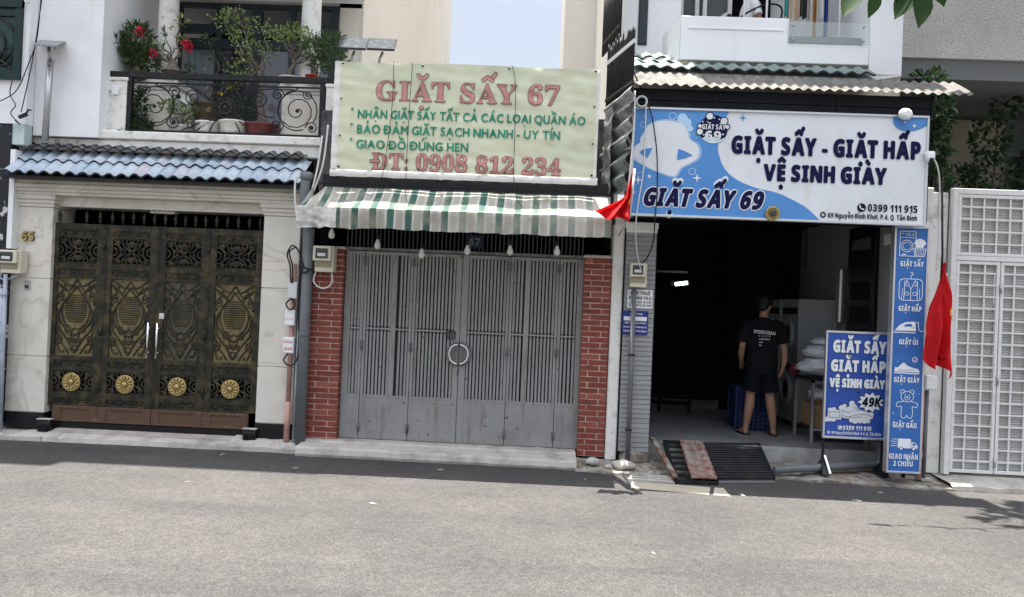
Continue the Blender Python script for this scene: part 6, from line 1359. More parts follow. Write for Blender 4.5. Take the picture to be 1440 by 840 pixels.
mb = MB(); mb.grid(zs(.85, 7.90, .65, 8.66, 3.00, 3.50, 2, 3), 10, 50); mb.build('sheet', m_zincg, t)
mb = MB(); mb.grid(lambda u, v: (.70-.06*u+.03*nz3(u*3, v*7, 3), 8.2+.3*u+.05*nz3(v*9, u*2), 2.98+.95*v+.02*nz3(v*5)), 6, 40); mb.build('loose_tarp', M('grey_tarp', (.28, .29, .30), r=.7, c2=(.12, .12, .12), sc=7), t)
mb = MB(); mb.tube(smooth_line([(.895, 7.9, 4.0), (.90, 7.88, 3.7), (.885, 7.88, 3.3), (.87, 7.9, 3.0)], 6), .010, 6); tag(mb.build('white_cable', m_wcable), 'white cable along the right edge of the corrugated sheets', 'cable')

# ================================================================ FAR RIGHT BUILDING and white gate
fb = thing('stucco_building', 'pebbledashed building with a grey beam over dark glazing, behind the white gate', 'building', (6.5, 9.6, 0))
m_stucco = M('pebbledash', (.66, .655, .62), r=.95, c2=(.58, .575, .54), sc=2, fine=((.34, .34, .32), 60, .53, .60), bump=.9, bsc=75)
mb = MB(); mb.box(4.0, 12, 9.45, 16, 4.96, 9.5); mb.build('wall', m_stucco, fb)
mb = MB(); mb.box(3.97, 12, 9.50, 9.9, 4.72, 4.957); mb.box(3.96, 12, 9.9, 12, 4.80, 4.955); mb.build('beam', M('grey_beam', (.20, .21, .21), r=.8), fb)
mb = MB(); mb.box(3.97, 12, 11.6, 11.7, 2.5, 4.80); mb.build('glazing', M('teal_glass', (.15, .18, .175), r=.12, spec=.5), fb)
mb = MB(); mb.box(5.75, 6.75, 11.50, 11.59, 3.2, 4.75); mb.build('beige_back_panel', M('beige_panel', (.42, .38, .30), r=.7, c2=(.34, .31, .25), sc=1.5), fb)  # plain beige panel set before the glazing
mb = MB(); mb.box(6.9, 9.5, 10.6, 11.4, 0, 4.3); mb.build('dark_block', M('teal_wall', (.10, .125, .125), r=.6), fb)
mb = MB(); mb.box(4.5, 12, 9.4, 9.5, 0, 2.0); mb.build('low_wall', m_greywall, fb)
wg = thing('grid_gate', 'white metal gate with a square grid of bars over grey sheet, right edge', 'gate', (5.3, 8.6, .12))
YG = 8.60
m_gsheet = M('grey_gate_sheet', (.42, .42, .40), r=.6, c2=(.33, .32, .30), sc=3, st=(1, 1, 3), lo=.45, hi=.7)
mb = MB(); mb.box(4.50, 4.56, YG-.02, YG+.06, .10, 3.24); mb.box(4.56, 6.46, YG-.015, YG+.055, 3.18, 3.24); mb.box(4.56, 6.46, YG-.018, YG+.055, 2.45, 2.50); mb.box(6.46, 6.53, YG-.02, YG+.06, .10, 3.24); mb.build('frame', m_wgate, wg, bev=.004)
def gleaf(x0, x1, z0, z1, nm, cols, rows):
    mb = MB(); f = .035
    mb.box(x0, x0+f, YG-.012, YG+.03, z0, z1); mb.box(x1-f, x1, YG-.012, YG+.03, z0, z1); mb.box(x0+f, x1-f, YG-.011, YG+.03, z0, z0+f); mb.box(x0+f, x1-f, YG-.011, YG+.03, z1-f, z1)
    lf = mb.build(nm, m_wgate, wg, bev=.003); mb = MB()
    for k in range(1, cols): x = x0+(x1-x0)*k/cols; mb.box(x-.009, x+.009, YG, YG+.014, z0+f, z1-f)
    for k in range(1, rows): z = z0+(z1-z0)*k/rows; mb.box(x0+f, x1-f, YG-.004, YG+.010, z-.009, z+.009)
    mb.build('grid_bars', m_wgate, lf)
    mb = MB(); mb.grid(lambda u, v: (x0+f+(x1-x0-2*f)*u, YG+.035+.004*sin(v*(z1-z0)/.028*2*PI), z0+v*(z1-z0)), 1, int((z1-z0)/.007), sm=False); mb.build('sheet', m_gsheet, lf)
    return lf
gleaf(4.565, 6.4, 2.505, 3.175, 'transom', 13, 5)
a = gleaf(4.565, 5.035, .125, 2.445, 'leaf', 3, 18); b = gleaf(5.045, 5.97, .125, 2.445, 'leaf', 6, 18); gleaf(5.98, 6.45, .125, 2.445, 'leaf', 3, 18)
for z in (2.15, 1.15, .25): mb = MB(); mb.cyl((5.04, YG-.026, z-.05), (5.04, YG-.026, z+.05), .012, n=8); mb.build('hinge', m_steel, b)
t = thing('climbing_plant', 'dark leafy climber growing up beside the right end of the big sign', 'plant', (4.42, 8.95, 2.0)); mb = MB(); R = random.Random(4)
for k in range(4): mb.tube(smooth_line([(4.36+.05*k, 8.98, 2.0), (4.32+.08*k, 9.0, 3.0), (4.34+.07*k, 8.98, 3.8), (4.30+.08*k, 8.97, 4.5)], 5), .012, 5)
mb.build('stem', m_bark, t); mb = MB()
for c, r, n in (((4.38, 8.97, 4.50), (.20, .14, .14), 170), ((4.46, 8.97, 4.15), (.22, .16, .22), 260), ((4.42, 8.97, 3.75), (.22, .16, .28), 280), ((4.44, 8.97, 3.35), (.24, .16, .22), 220), ((4.30, 9.0, 3.9), (.14, .12, .4), 160), ((4.36, 8.97, 2.9), (.2, .16, .3), 120)): mb.leaves(c, r, n, .10, seed=n, asp=.55, up=-.3)
mb.build('foliage', m_leafd, t)
t = thing('mirrored_shrub', 'dim bushy shrub standing for a reflection in the dark glazing', 'plant', (6.0, 10.6, 2.0)); mb = MB(); branchy(mb, (6.0, 10.6, 2.0), [(5.8, 10.6, 4.2), (6.1, 10.6, 4.7), (6.2, 10.5, 4.0), (5.7, 10.6, 3.8)], .03, R, .05); mb.build('stem', m_bark, t); mb = MB()  # leaves modelled in place of a plant reflected by the glass
for c, r, n in (((6.15, 10.5, 4.75), (.22, .2, .22), 120), ((5.95, 10.5, 4.25), (.26, .2, .28), 200), ((6.05, 10.5, 3.75), (.45, .25, .25), 260), ((5.6, 10.5, 3.7), (.25, .2, .2), 120)): mb.leaves(c, r, n, .10, seed=n+7, asp=.5)
mb.build('foliage', m_leafd, t)
# ================================================================ PEOPLE
m_skin = M('skin', (.36, .20, .135), r=.55, c2=(.30, .16, .105), sc=6, spec=.35)
m_hair = M('black_hair', (.010, .009, .009), r=.5, bump=.6, bsc=60)
m_shirtb = M('black_cotton', (.007, .007, .009), r=.9, c2=(.011, .011, .014), sc=5, spec=.15)
m_short = M('navy_cotton', (.006, .007, .013), r=.9, spec=.15)
m_shirtw = M('white_cotton', (.72, .72, .73), r=.85, c2=(.62, .62, .64), sc=6)
def fuse(mb, name, mat, parent, vox=.008, it=3):
    """weld overlapping limbs into one continuous skin"""
    o = mb.build(name, mat, parent)
    r = o.modifiers.new('weld', 'REMESH'); r.mode = 'VOXEL'; r.voxel_size = vox; r.use_smooth_shade = True
    s = o.modifiers.new('soften', 'SMOOTH'); s.factor = .5; s.iterations = it
    bpy.context.view_layer.update()
    me = bpy.data.meshes.new_from_object(o.evaluated_get(bpy.context.evaluated_depsgraph_get()))
    old = o.data; o.modifiers.clear(); o.data = me; bpy.data.meshes.remove(old)
    me.polygons.foreach_set('use_smooth', [True]*len(me.polygons))
    return o
def hand(mb, w, d, thumb, palm_n, L=.175, curl=.35):
    """palm and five fingers from wrist w along d; thumb and palm_n are unit directions"""
    w = Vector(w); d = Vector(d).normalized(); t = Vector(thumb).normalized(); n = Vector(palm_n).normalized()
    mb.tube([w-d*.02, w+d*.03, w+d*.075, w+d*.092], [(.024, .02), (.036, .017), (.040, .015), (.034, .012)], 10, side=t)
    for k, (o, l) in enumerate(((.030, .070), (.010, .080), (-.010, .074), (-.029, .058))):
        b = w+d*.082+t*o; d1 = (d+n*curl*.4).normalized(); d2 = (d+n*curl*1.3).normalized(); d3 = (d+n*curl*2.2).normalized()
        p1 = b+d1*l*.45; p2 = p1+d2*l*.32; p3 = p2+d3*l*.28
        mb.tube([b, p1, p2, p3], [.0095, .0088, .008, .0065], 8)
    b = w+d*.025+t*.026; p1 = b+(d*.8+t*.75+n*.2).normalized()*.035; p2 = p1+(d+t*.35+n*.3).normalized()*.03; p3 = p2+(d+n*.3).normalized()*.022
    mb.tube([b, p1, p2, p3], [.013, .0115, .010, .008], 8)
def head(mb, c, turn, tilt, s=1.0):
    """head with brow, nose, lips, chin and ears; local +y is where the face looks"""
    o = len(mb.v)
    mb.ell((0, -.012, .03), (.075*s, .094*s, .095*s), 18, 14); mb.ell((0, .02, -.035), (.056*s, .066*s, .075*s), 16, 12); mb.ell((0, .055, -.085), (.026, .024, .024), 10, 8)
    mb.tube([(0, .084, .018), (0, .106, -.022), (0, .088, -.034)], [.009, .014, .008], 8)
    mb.ell((0, .082, -.058), (.022, .010, .007), 10, 6); mb.ell((0, .080, -.069), (.019, .010, .007), 10, 6); mb.ell((-.03, .076, .022), (.026, .012, .008), 10, 6); mb.ell((.03, .076, .022), (.026, .012, .008), 10, 6)
    for x in (-1, 1):
        mb.ell((x*.03, .074, .004), (.012, .010, .008), 10, 6); mb.ell((x*.078, -.01, -.012), (.010, .020, .032), 10, 8)
    M4 = Matrix.Translation(c) @ Matrix.Rotation(turn, 4, 'Z') @ Matrix.Rotation(tilt, 4, 'X'); mb.xform(M4, o); return M4
def hair(c, M4, name, parent, low=-.02):
    mb = MB(); mb.ell((0, -.024, .045), (.096, .110, .106), 26, 18, fn=lambda d: 1+.05*nz3(d.x*6, d.y*6, d.z*6))
    mb.ell((0, -.060, -.010), (.082, .066, .085), 20, 14); mb.ell((0, .045, .085), (.062, .05, .045), 14, 10)
    for x in (-1, 1): mb.ell((x*.070, .018, .022), (.013, .02, .038), 10, 8)
    mb.xform(M4); return fuse(mb, 'hair', m_hair, parent, .007, 2)

B = Vector((2.835, 9.78, .254)); P = lambda x, y, z: B+Vector((x, y, z))
man = thing('person', 'man seen from behind in black printed T-shirt, dark shorts and sandals inside the shop', 'person', B)
mb = MB()
mb.tube([P(0, 0, .80), P(0, 0, .90), P(0, .005, 1.04), P(0, .01, 1.22), P(0, .0, 1.36), P(0, -.005, 1.43), P(.005, .0, 1.475)], [(.13, .10), (.165, .115), (.145, .098), (.165, .108), (.17, .10), (.13, .075), (.06, .058)], 18, side=(1, 0, 0))
mb.tube([P(.0, -.005, 1.42), P(.006, .012, 1.50), P(.016, .03, 1.56)], [.06, .056, .056], 12)
M4 = head(mb, P(.028, .055, 1.62), -.75, -.32, 1.08)
for s in (-1, 1):
    mb.tube([P(s*.085, .0, .92), P(s*.095, .012, .72), P(s*.12, .02, .50), P(s*.135, -.012, .36), P(s*.155, -.01, .22), P(s*.172, -.005, .09), P(s*.175, 0, .04)], [.092, .085, .058, .060, .048, .036, .036], 14)
    mb.tube([P(s*.172, -.045, .032), P(s*.178, .01, .045), P(s*(.195), .10, .03), P(s*(.21), .17, .022)], [(.032, .03), (.036, .042), (.044, .027), (.036, .018)], 12, side=(1, 0, 0))
    for k in range(5): mb.tube([P(s*.205+(k-2)*.017, .165, .020), P(s*.213+(k-2)*.018, .205-.006*abs(k-1), .016)], [.010, .008], 6)
# right arm hangs beside the thigh; the left reaches forward to the table
mb.tube([P(.15, .0, 1.40), P(.20, -.003, 1.36), P(.238, -.008, 1.22), P(.262, -.030, 1.11), P(.262, -.065, 1.0), P(.240, -.105, .88)], [.052, .056, .047, .041, .040, .028], 12)
hand(mb, P(.240, -.105, .885), (-.22, -.06, -1), (.6, .6, -.1), (-.6, .6, 0))
mb.tube([P(-.15, .0, 1.40), P(-.20, -.0, 1.36), P(-.236, -.008, 1.22), P(-.252, -.01, 1.11), P(-.245, .06, 1.0), P(-.21, .15, .91)], [.052, .056, .047, .041, .040, .028], 12)
hand(mb, P(-.21, .15, .912), (.15, .6, -.6), (.8, .5, .2), (.3, .2, -1))
fuse(mb, 'body', m_skin, man, .0065, 3)
hair(None, M4, 'hair', man)
mb = MB()
mb.tube([P(0, .0, .845), P(0, .0, .92), P(0, .004, 1.05), P(0, .008, 1.22), P(0, .0, 1.36), P(0, -.004, 1.435), P(.003, .0, 1.468)], [(.196, .142), (.196, .142), (.185, .132), (.198, .134), (.195, .118), (.135, .088), (.078, .07)], 24, side=(1, 0, 0))
for s in (-1, 1): mb.tube([P(s*.12, 0, 1.405), P(s*.195, -.002, 1.375), P(s*.240, -.012, 1.26), P(s*.258, -.020, 1.155)], [(.062, .062), (.076, .074), (.078, .072), (.080, .074)], 16)
sh = fuse(mb, 'tshirt', m_shirtb, man, .008, 4)
mb = MB()
bx = lambda x0, x1, z, h, sk=0: mb.grid(lambda u, v: (B.x+x0+(x1-x0)*u, B.y-.150-.004*v+.25*max(0, abs(x0+(x1-x0)*u+.01)-.03)**2*2.6, B.z+z+h*v+sk*u), 8, 1)
for x0, x1, z, h in ((-.152, -.01, 1.278, .040), (.0, .115, 1.27, .040)): bx(x0, x1, z, h, -.008)
pr = mb.build('shirt_print', M('white_print', (.55, .55, .56), r=.7), man)
mb = MB()
for k in range(9):
    xx = -.142+k*.028+(.012 if k > 4 else 0)
    mb.box(B.x+xx, B.x+xx+.012, B.y-.158, B.y-.154, B.z+1.283-.002*k*.3, B.z+1.305)
pr2 = mb.build('print_marks', m_shirtb, pr)
mb = MB(); 
for k in range(4):
    x, z = B.x-.085+.042*k, B.z+1.245
    if k == 0: mb.strip(circ(x, z, .010, 10), .003, B.y-.153, closed=True)
    if k == 1: mb.strip([(x-.011, z-.009), (x, z+.011), (x+.011, z-.009)], .003, B.y-.153, closed=True)
    if k == 2: mb.strip([(x-.010, z-.010), (x+.010, z-.010), (x+.010, z+.010), (x-.010, z+.010)], .003, B.y-.153, closed=True)
    if k == 3: mb.strip([(x-.010, z-.010), (x+.010, z+.010)], .004, B.y-.153); mb.strip([(x-.010, z+.010), (x+.010, z-.010)], .004, B.y-.1535)
for x0, x1, z in ((-.085, .05, 1.198), (-.085, -.03, 1.158), (-.085, -.045, 1.122)):
    n = int((x1-x0)/.012)
    for k in range(n): mb.box(B.x+x0+k*.012, B.x+x0+k*.012+.008, B.y-.156, B.y-.152, B.z+z+(k % 2)*.002, B.z+z+.015)
mb.build('print_lines', pr.data.materials[0], pr)
mb = MB(); mb.tube([P(0, 0, .95), P(0, 0, .86), P(0, 0, .76)], [(.178, .128), (.190, .135), (.185, .13)], 20, side=(1, 0, 0))
for s in (-1, 1): mb.tube([P(s*.085, 0, .84), P(s*.10, .008, .68), P(s*.118, .012, .545)], [(.10, .122), (.105, .115), (.112, .112)], 18, side=(1, 0, 0))
fuse(mb, 'shorts', m_short, man, .008, 3)
for s in (-1, 1):
    mb = MB(); c = [P(s*.17, -.085, -.001), P(s*.176, -.02, -.001), P(s*.20, .12, -.001), P(s*.215, .215, -.001)]
    mb.tube([p+Vector((0, 0, .007)) for p in c], [(.036, .008), (.044, .009), (.054, .009), (.040, .008)], 12, side=(1, 0, 0))
    mb.tube(smooth_line([P(s*.195-.05, .07, .012), P(s*.195-.035, .09, .052), P(s*.20, .095, .066), P(s*.195+.035, .09, .052), P(s*.195+.05, .07, .012)], 4), [(.012, .005)]*17, 6); mb.build('sandal', m_black, man)

# woman seated on the upper balcony, only her shoulders show over the parapet
B2_ = Vector((2.43, 9.55, 4.602)); Q = lambda x, y, z: B2_+Vector((x, y, z))
wom = thing('person', 'dark haired person in a white T-shirt seated on the upper balcony', 'person', B2_)
mb = MB(); mb.tube([Q(0, 0, .45), Q(0, .0, .55), Q(.01, 0, .72), Q(.03, 0, .90), Q(.04, 0, .99), Q(.05, 0, 1.03)], [(.10, .15), (.105, .15), (.10, .14), (.10, .155), (.075, .12), (.05, .055)], 16, side=(1, 0, 0))
mb.tube([Q(.05, 0, 1.0), Q(.075, 0, 1.10)], [.052, .048], 12); M5 = head(mb, Q(.11, 0, 1.17), -1.45, -.25)
for s in (-1, 1):
    mb.tube([Q(.02, s*.09, .47), Q(.25, s*.10, .49), Q(.43, s*.10, .47), Q(.44, s*.10, .28), Q(.42, s*.10, .08)], [.088, .075, .056, .05, .036], 12); mb.tube([Q(.39, s*.10, .035), Q(.50, s*.11, .03), Q(.58, s*.11, .022)], [.035, .04, .02], 10)
    mb.tube([Q(.035, s*.15, .96), Q(.05, s*.19, .84), Q(.10, s*.19, .72), Q(.25, s*.14, .66), Q(.34, s*.10, .64)], [.048, .043, .038, .034, .026], 12); hand(mb, Q(.34, s*.10, .64), (1, -s*.3, -.1), (0, -s, .3), (0, 0, -1))
fuse(mb, 'body', m_skin, wom, .008, 3); hair(None, M5, 'hair', wom)
mb = MB(); mb.tube([Q(0, 0, .52), Q(0, .0, .60), Q(.01, 0, .72), Q(.03, 0, .90), Q(.04, 0, 1.0), Q(.05, 0, 1.035)], [(.125, .175), (.125, .175), (.12, .165), (.12, .175), (.09, .13), (.06, .065)], 18, side=(1, 0, 0))
for s in (-1, 1): mb.tube([Q(.035, s*.11, .98), Q(.045, s*.18, .90), Q(.07, s*.20, .78)], [.055, .062, .060], 14)
fuse(mb, 'tshirt', m_shirtw, wom, .008, 3)
mb = MB(); mb.tube([Q(-.02, 0, .54), Q(0, .0, .45)], [(.13, .17), (.14, .18)], 16, side=(1, 0, 0))
for s in (-1, 1): mb.tube([Q(.02, s*.09, .47), Q(.25, s*.10, .49), Q(.40, s*.10, .48)], [.098, .088, .078], 14)
fuse(mb, 'shorts', m_short, wom, .010, 3)
t = thing('chair', 'chair with a curved black frame under the seated person on the balcony', 'chair', (2.43, 9.55, 4.602)); mb = MB(); mb.box(2.18, 2.66, 9.32, 9.78, 4.985, 5.02); mb.build('seat', m_black, t)
mb = MB(); mb.hexa([(2.20, 9.34, 5.03), (2.24, 9.34, 5.03), (2.24, 9.76, 5.03), (2.20, 9.76, 5.03), (2.14, 9.34, 5.38), (2.18, 9.34, 5.38), (2.18, 9.76, 5.38), (2.14, 9.76, 5.38)]); mb.build('backrest', m_black, t)
for y in (9.31, 9.79):
    mb = MB(); mb.tube(smooth_line([(2.62, y, 4.605), (2.66, y, 5.0), (2.78, y, 5.42), (2.62, y, 5.50), (2.35, y, 5.38), (2.20, y, 5.2)], 5), .012, 8); mb.build('arm', m_black, t)
    mb = MB(); mb.tube([(2.22, y, 4.605), (2.22, y, 5.0)], .014, 8); mb.build('leg', m_black, t)
t = thing('clothes_rack', 'thin white pole rack carrying the washing on the balcony', 'clothes rack', (2.95, 9.3, 4.6)); mb = MB()
for x in (2.30, 2.565, 3.42): mb.cyl((x, 9.2, 4.6), (x, 9.2, 6.3), .013, n=8)
mb.cyl((2.30, 9.2, 6.1), (3.42, 9.2, 6.1), .012, n=8); mb.build('frame', m_wgate, t)
for k, (x0, x1, z0, c, lab) in enumerate(((2.77, 2.815, 5.30, (.06, .38, .33), 'narrow teal cloth hanging at the left end of the washing'), (2.825, 2.945, 5.28, (.60, .48, .38), 'beige towel hanging beside the teal cloth'), (2.955, 3.02, 5.30, (.05, .05, .05), 'black garment hanging right of the beige towel'), (3.025, 3.085, 5.28, (.55, .53, .50), 'grey white garment between the black one and the mustard cloth'), (3.095, 3.145, 5.05, (.45, .26, .06), 'long mustard cloth hanging nearly to the glass panel'), (3.16, 3.225, 5.30, (.70, .71, .73), 'white shirt hanging left of the blue cloth'), (3.235, 3.285, 5.02, (.03, .06, .28), 'long dark blue cloth at the right end of the washing'))):
    mb = MB(); mb.grid(lambda u, v: (x0+(x1-x0)*(u-.06*v*sin(k)), 9.19+.03*sin(u*9+k)+.012*sin(u*21+v*3), 6.09-(6.09-z0)*v+.012*sin(u*6)), 16, 12)
    tag(mb.build('hanging_cloth', M('cloth_%s' % k, c, r=.85, sub=.2), loc=((x0+x1)/2, 9.2, 6.1)), lab, 'washing', 'washing on the balcony rack')

# ================================================================ inside the laundry
m_appl = M('appliance_white', (.46, .48, .48), r=.45, c2=(.40, .41, .41), sc=2)
def machine(y0, label):
    t = thing('dryer_stack', label, 'washing machine', (3.78, y0+.35, .252), 'stacked machines along the right wall')
    mb = MB(); mb.box(3.53, 4.05, y0, y0+.70, .30, 2.0); mb.build('cabinet', m_appl, t, bev=.012, seg=2)
    mb = MB(); mb.box(3.60, 3.98, y0-.004, y0-.001, .40, 1.92); mb.build('side_panel', m_appl, t, bev=.003)
    for z in (.74, 1.52):
        mb = MB(); o = len(mb.v); mb.lathe((0, 0, 0), [(.21, 0), (.235, .02), (.22, .05), (.17, .055), (.15, .03)], 26, axis='y'); mb.xform(Matrix.Translation((3.53, y0+.35, z)) @ Matrix.Rotation(-PI/2, 4, 'Z'), o); d = mb.build('door', m_appl, t)
        mb = MB(); mb.ell((3.512, y0+.35, z), (.03, .145, .145), 16, 10); mb.build('door_glass', m_glassd, d)
        mb = MB(); mb.box(3.518, 3.5295, y0+.05, y0+.65, z+.27, z+.36); mb.build('control_strip', m_fascia, t)
    for yy in (y0+.06, y0+.64):
        for x in (3.58, 4.0): mb = MB(); mb.cyl((x, yy, .252), (x, yy, .30), .02, n=8); mb.build('foot', m_black, t)
machine(10.55, 'pale stacked machine with its plain side to the street, behind the table'); machine(11.35, 'farther stacked machine with round doors, beyond the nearer one')
mb = MB(); P_ = []
for k in range(60): P_.append((.055+.006*(k % 2), .9+k*.012))
mb.lathe((3.985, 10.30, .80), [(r, z) for r, z in P_], 16); tag(mb.build('flexible_duct', M('foil_duct', (.5, .5, .5), r=.35, metal=.8), loc=(3.985, 10.30, 1.4)), 'silver flexible duct standing beside the nearer machine', 'duct')
t = thing('work_table', 'metal framed table with a lower shelf, right of the man', 'table', (3.6, 9.6, .252)); mb = MB()
for x in (3.31, 3.96):
    for y in (9.33, 9.93): mb.box(x, x+.035, y, y+.035, .252, 1.0)
mb.box(3.31, 3.995, 9.33, 9.365, .965, 1.0); mb.box(3.31, 3.345, 9.365, 9.93, .965, 1.0); mb.box(3.31, 3.995, 9.93, 9.965, .965, 1.0); mb.box(3.345, 3.96, 9.335, 9.36, .40, .425); mb.build('frame', m_steel, t)
mb = MB(); mb.box(3.30, 4.0, 9.31, 9.97, 1.002, 1.025); mb.build('top', m_plinth, t); mb = MB(); mb.box(3.345, 3.96, 9.365, 9.93, .40, .42); mb.build('shelf', m_plinth, t)
m_bag = M('clear_plastic_wrap', (.58, .60, .64), r=.15, spec=.7, c2=(.75, .76, .78), sc=9, lo=.5, hi=.62, bump=1.0, bsc=14)
def bag(c, r, label, nm='laundry_bag', mat=None, seed=0):
    mb = MB(); mb.ell(c, r, 30, 20, fn=lambda d: (1+.16*nz3(d.x*3+seed, d.y*3, d.z*3)+.10*nz3(d.x*9, d.y*9, d.z*9+seed))*(1 if d.z > -.5 else .9)); o = mb.build(nm, mat or m_bag, loc=c); tag(o, label, 'bag')
    return o
bag((3.53, 9.60, 1.145), (.31, .24, .12), 'plastic wrapped bundle of folded laundry lying at the bottom of the pile on the table', seed=1); bag((3.53, 9.58, 1.33), (.25, .21, .095), 'plastic wrapped grey bundle in the middle of the pile on the table', seed=2)
bag((3.55, 9.60, 1.46), (.17, .16, .06), 'small plastic wrapped bundle on top of the pile on the table', seed=3)
bag((3.235, 9.75, 1.10), (.07, .07, .09), 'dim maroon cloth bundle beside the wrapped laundry', 'cloth_bundle', M('maroon_cloth', (.09, .015, .025), r=.9), 4)
m_card = M('cardboard', (.30, .19, .10), r=.85, c2=(.24, .15, .08), sc=4)
t = thing('cardboard_box', 'brown cardboard box on the lower shelf of the table', 'box', (3.62, 9.65, .42)); mb = MB(); mb.box(3.38, 3.90, 9.40, 9.88, .425, .70); mb.build('carton', m_card, t, bev=.004); mb = MB(); mb.hexa([(3.38, 9.395, .702), (3.90, 9.395, .702), (3.90, 9.399, .702), (3.38, 9.399, .702), (3.38, 9.33, .78), (3.90, 9.33, .78), (3.90, 9.335, .78), (3.38, 9.335, .78)]); mb.build('flap', m_card, t)
bag((3.50, 9.55, .81), (.14, .12, .10), 'crumpled white plastic bag on the cardboard box', 'plastic_bag', M('white_bag', (.60, .60, .60), r=.4, bump=.6, bsc=18), 6)
t = thing('laundry_basket', 'blue plastic lattice basket on the floor behind the legs of the man', 'basket', (2.85, 10.3, .252)); m_bpl = M('blue_plastic', (.02, .035, .115), r=.55); mb = MB()
x0, x1, y0, y1 = 2.62, 3.08, 10.1, 10.5
for k in range(11):
    z = .30+k*.043
    for a in ((x0, x1, y0, y0+.012), (x0, x1, y1-.012, y1), (x0, x0+.012, y0, y1), (x1-.012, x1, y0, y1)): mb.box(*a, z, z+.02)
for k in range(9):
    x = x0+(x1-x0)*k/8
    for y in (y0-.004, y1-.01): mb.box(x-.012, x+.012, y, y+.015, .252, .775)
mb.build('lattice', m_bpl, t); mb = MB(); mb.box(x0-.02, x1+.02, y0-.02, y0+.02, .765, .81); mb.box(x0-.02, x1+.02, y1-.02, y1+.02, .765, .81); mb.box(x0-.02, x0+.02, y0+.02, y1-.02, .765, .81); mb.box(x1-.02, x1+.02, y0+.02, y1-.02, .765, .81); mb.build('rim', m_bpl, t)
t = thing('slatted_rack', 'dark low slatted rack at the back left of the shop floor', 'rack', (1.9, 11.8, .252)); mb = MB()
for k in range(4): mb.box(1.36, 2.35, 11.6, 11.62, .36+k*.11, .42+k*.11)
mb.build('slats', m_dwall, t); mb = MB()
for x in (1.38, 1.85, 2.30): mb.box(x, x+.04, 11.625, 11.66, .252, .80)
mb.build('posts', m_dwall, t)
t = thing('tube_lamp', 'short lit tube lamp glowing deep in the dark shop', 'lamp', (2.3, 12.4, 2.2)); mb = MB(); mb.cyl((2.17, 12.38, 2.195), (2.36, 12.34, 2.225), .028, n=10); mb.build('tube', M('lit_tube', (1, 1, 1), emit=((.9, .97, 1), 3.0)), t); mb = MB(); mb.box(2.10, 2.42, 12.42, 12.46, 2.17, 2.25); mb.build('fitting', m_dwall, t)
mb = MB(); mb.cyl((1.95, 12.9, 2.42), (2.45, 12.85, 2.42), .02, n=8); tag(mb.build('tube_lamp', m_box, loc=(2.2, 12.9, 2.42)), 'unlit tube above the small glowing one in the dark shop', 'lamp')

# ================================================================ solar lamps, wires, tree, litter
t = thing('solar_lamp', 'flat solar panel on a grey post at the left end of the tile awning', 'solar lamp', (-5.75, 8.60, 3.48)); mb = MB(); mb.tube([(-5.745, 8.62, 3.42), (-5.725, 8.62, 4.35)], .036, 12); mb.build('post', m_steel, t)
mb = MB(); mb.hexa([(-5.80, 8.42, 4.445), (-5.53, 8.42, 4.435), (-5.66, 8.80, 4.62), (-5.97, 8.80, 4.625), (-5.80, 8.42, 4.46), (-5.53, 8.42, 4.45), (-5.66, 8.80, 4.635), (-5.97, 8.80, 4.64)]); mb.build('panel', M('panel_glass', (.20, .205, .215), r=.4), t)
mb = MB(); mb.tube([(-5.73, 8.58, 4.28), (-5.60, 8.50, 4.28), (-5.585, 8.48, 4.45)], .007, 6); mb.tube([(-5.725, 8.62, 4.34), (-5.74, 8.60, 4.49)], .02, 8); mb.build('bracket', m_steel, t)
for x, lab in ((-2.20, 'tilted solar flood panel above the left corner of the banner, left of its twin'), (-1.88, 'tilted solar flood panel above the banner, right of its twin')):
    t = thing('solar_lamp', lab, 'solar lamp', (x, 8.5, 4.3), 'twin solar flood panels'); mb = MB(); mb.hexa([(x-.14, 8.42, 4.505), (x+.17, 8.42, 4.50), (x+.15, 8.66, 4.70), (x-.17, 8.66, 4.705), (x-.14, 8.41, 4.53), (x+.17, 8.41, 4.525), (x+.15, 8.65, 4.72), (x-.17, 8.65, 4.725)]); mb.build('panel', M('flood_panel', (.05, .055, .062), r=.8, spec=.05, c2=(.09, .095, .10), sc=22, lo=.5, hi=.6), t, bev=.004)
    mb = MB(); mb.tube([(x-.02, 8.55, 3.9), (x-.02, 8.55, 4.45), (x+.02, 8.53, 4.53)], .015, 8); mb.build('post', m_steel, t)
for P_, lab in (([(-5.83, 8.57, 5.3), (-5.86, 8.57, 4.6), (-5.95, 8.56, 4.25), (-6.08, 8.56, 3.95), (-6.35, 8.57, 3.80)], 'black wire sagging from the roof to the left along the neighbour wall'), ([(-5.80, 8.57, 5.3), (-5.88, 8.57, 4.5), (-5.93, 8.56, 4.1), (-6.0, 8.56, 3.72)], 'black wire running down beside the neighbour window to a clamp'), ([(-6.12, 8.56, 4.08), (-6.14, 8.56, 3.92), (-6.07, 8.56, 3.80), (-6.12, 8.56, 3.70), (-6.0, 8.55, 3.58), (-6.06, 8.55, 3.62)], 'tangled thin wire below the barred window')):
    tag(MB().tube(smooth_line(P_, 6), .006, 5).build('overhead_wire', m_black, loc=P_[0]), lab, 'wire')
t = thing('wire_clamp', 'black insulator clamp where the wires meet on the neighbour wall', 'clamp', (-5.98, 8.56, 3.68)); mb = MB(); mb.bar((-6.02, 8.56, 3.66), (-5.93, 8.56, 3.70), .03, .035); mb.tube([(-5.95, 8.56, 3.68), (-5.90, 8.54, 3.75), (-5.87, 8.54, 3.74)], .010, 6); mb.build('body', m_black, t)
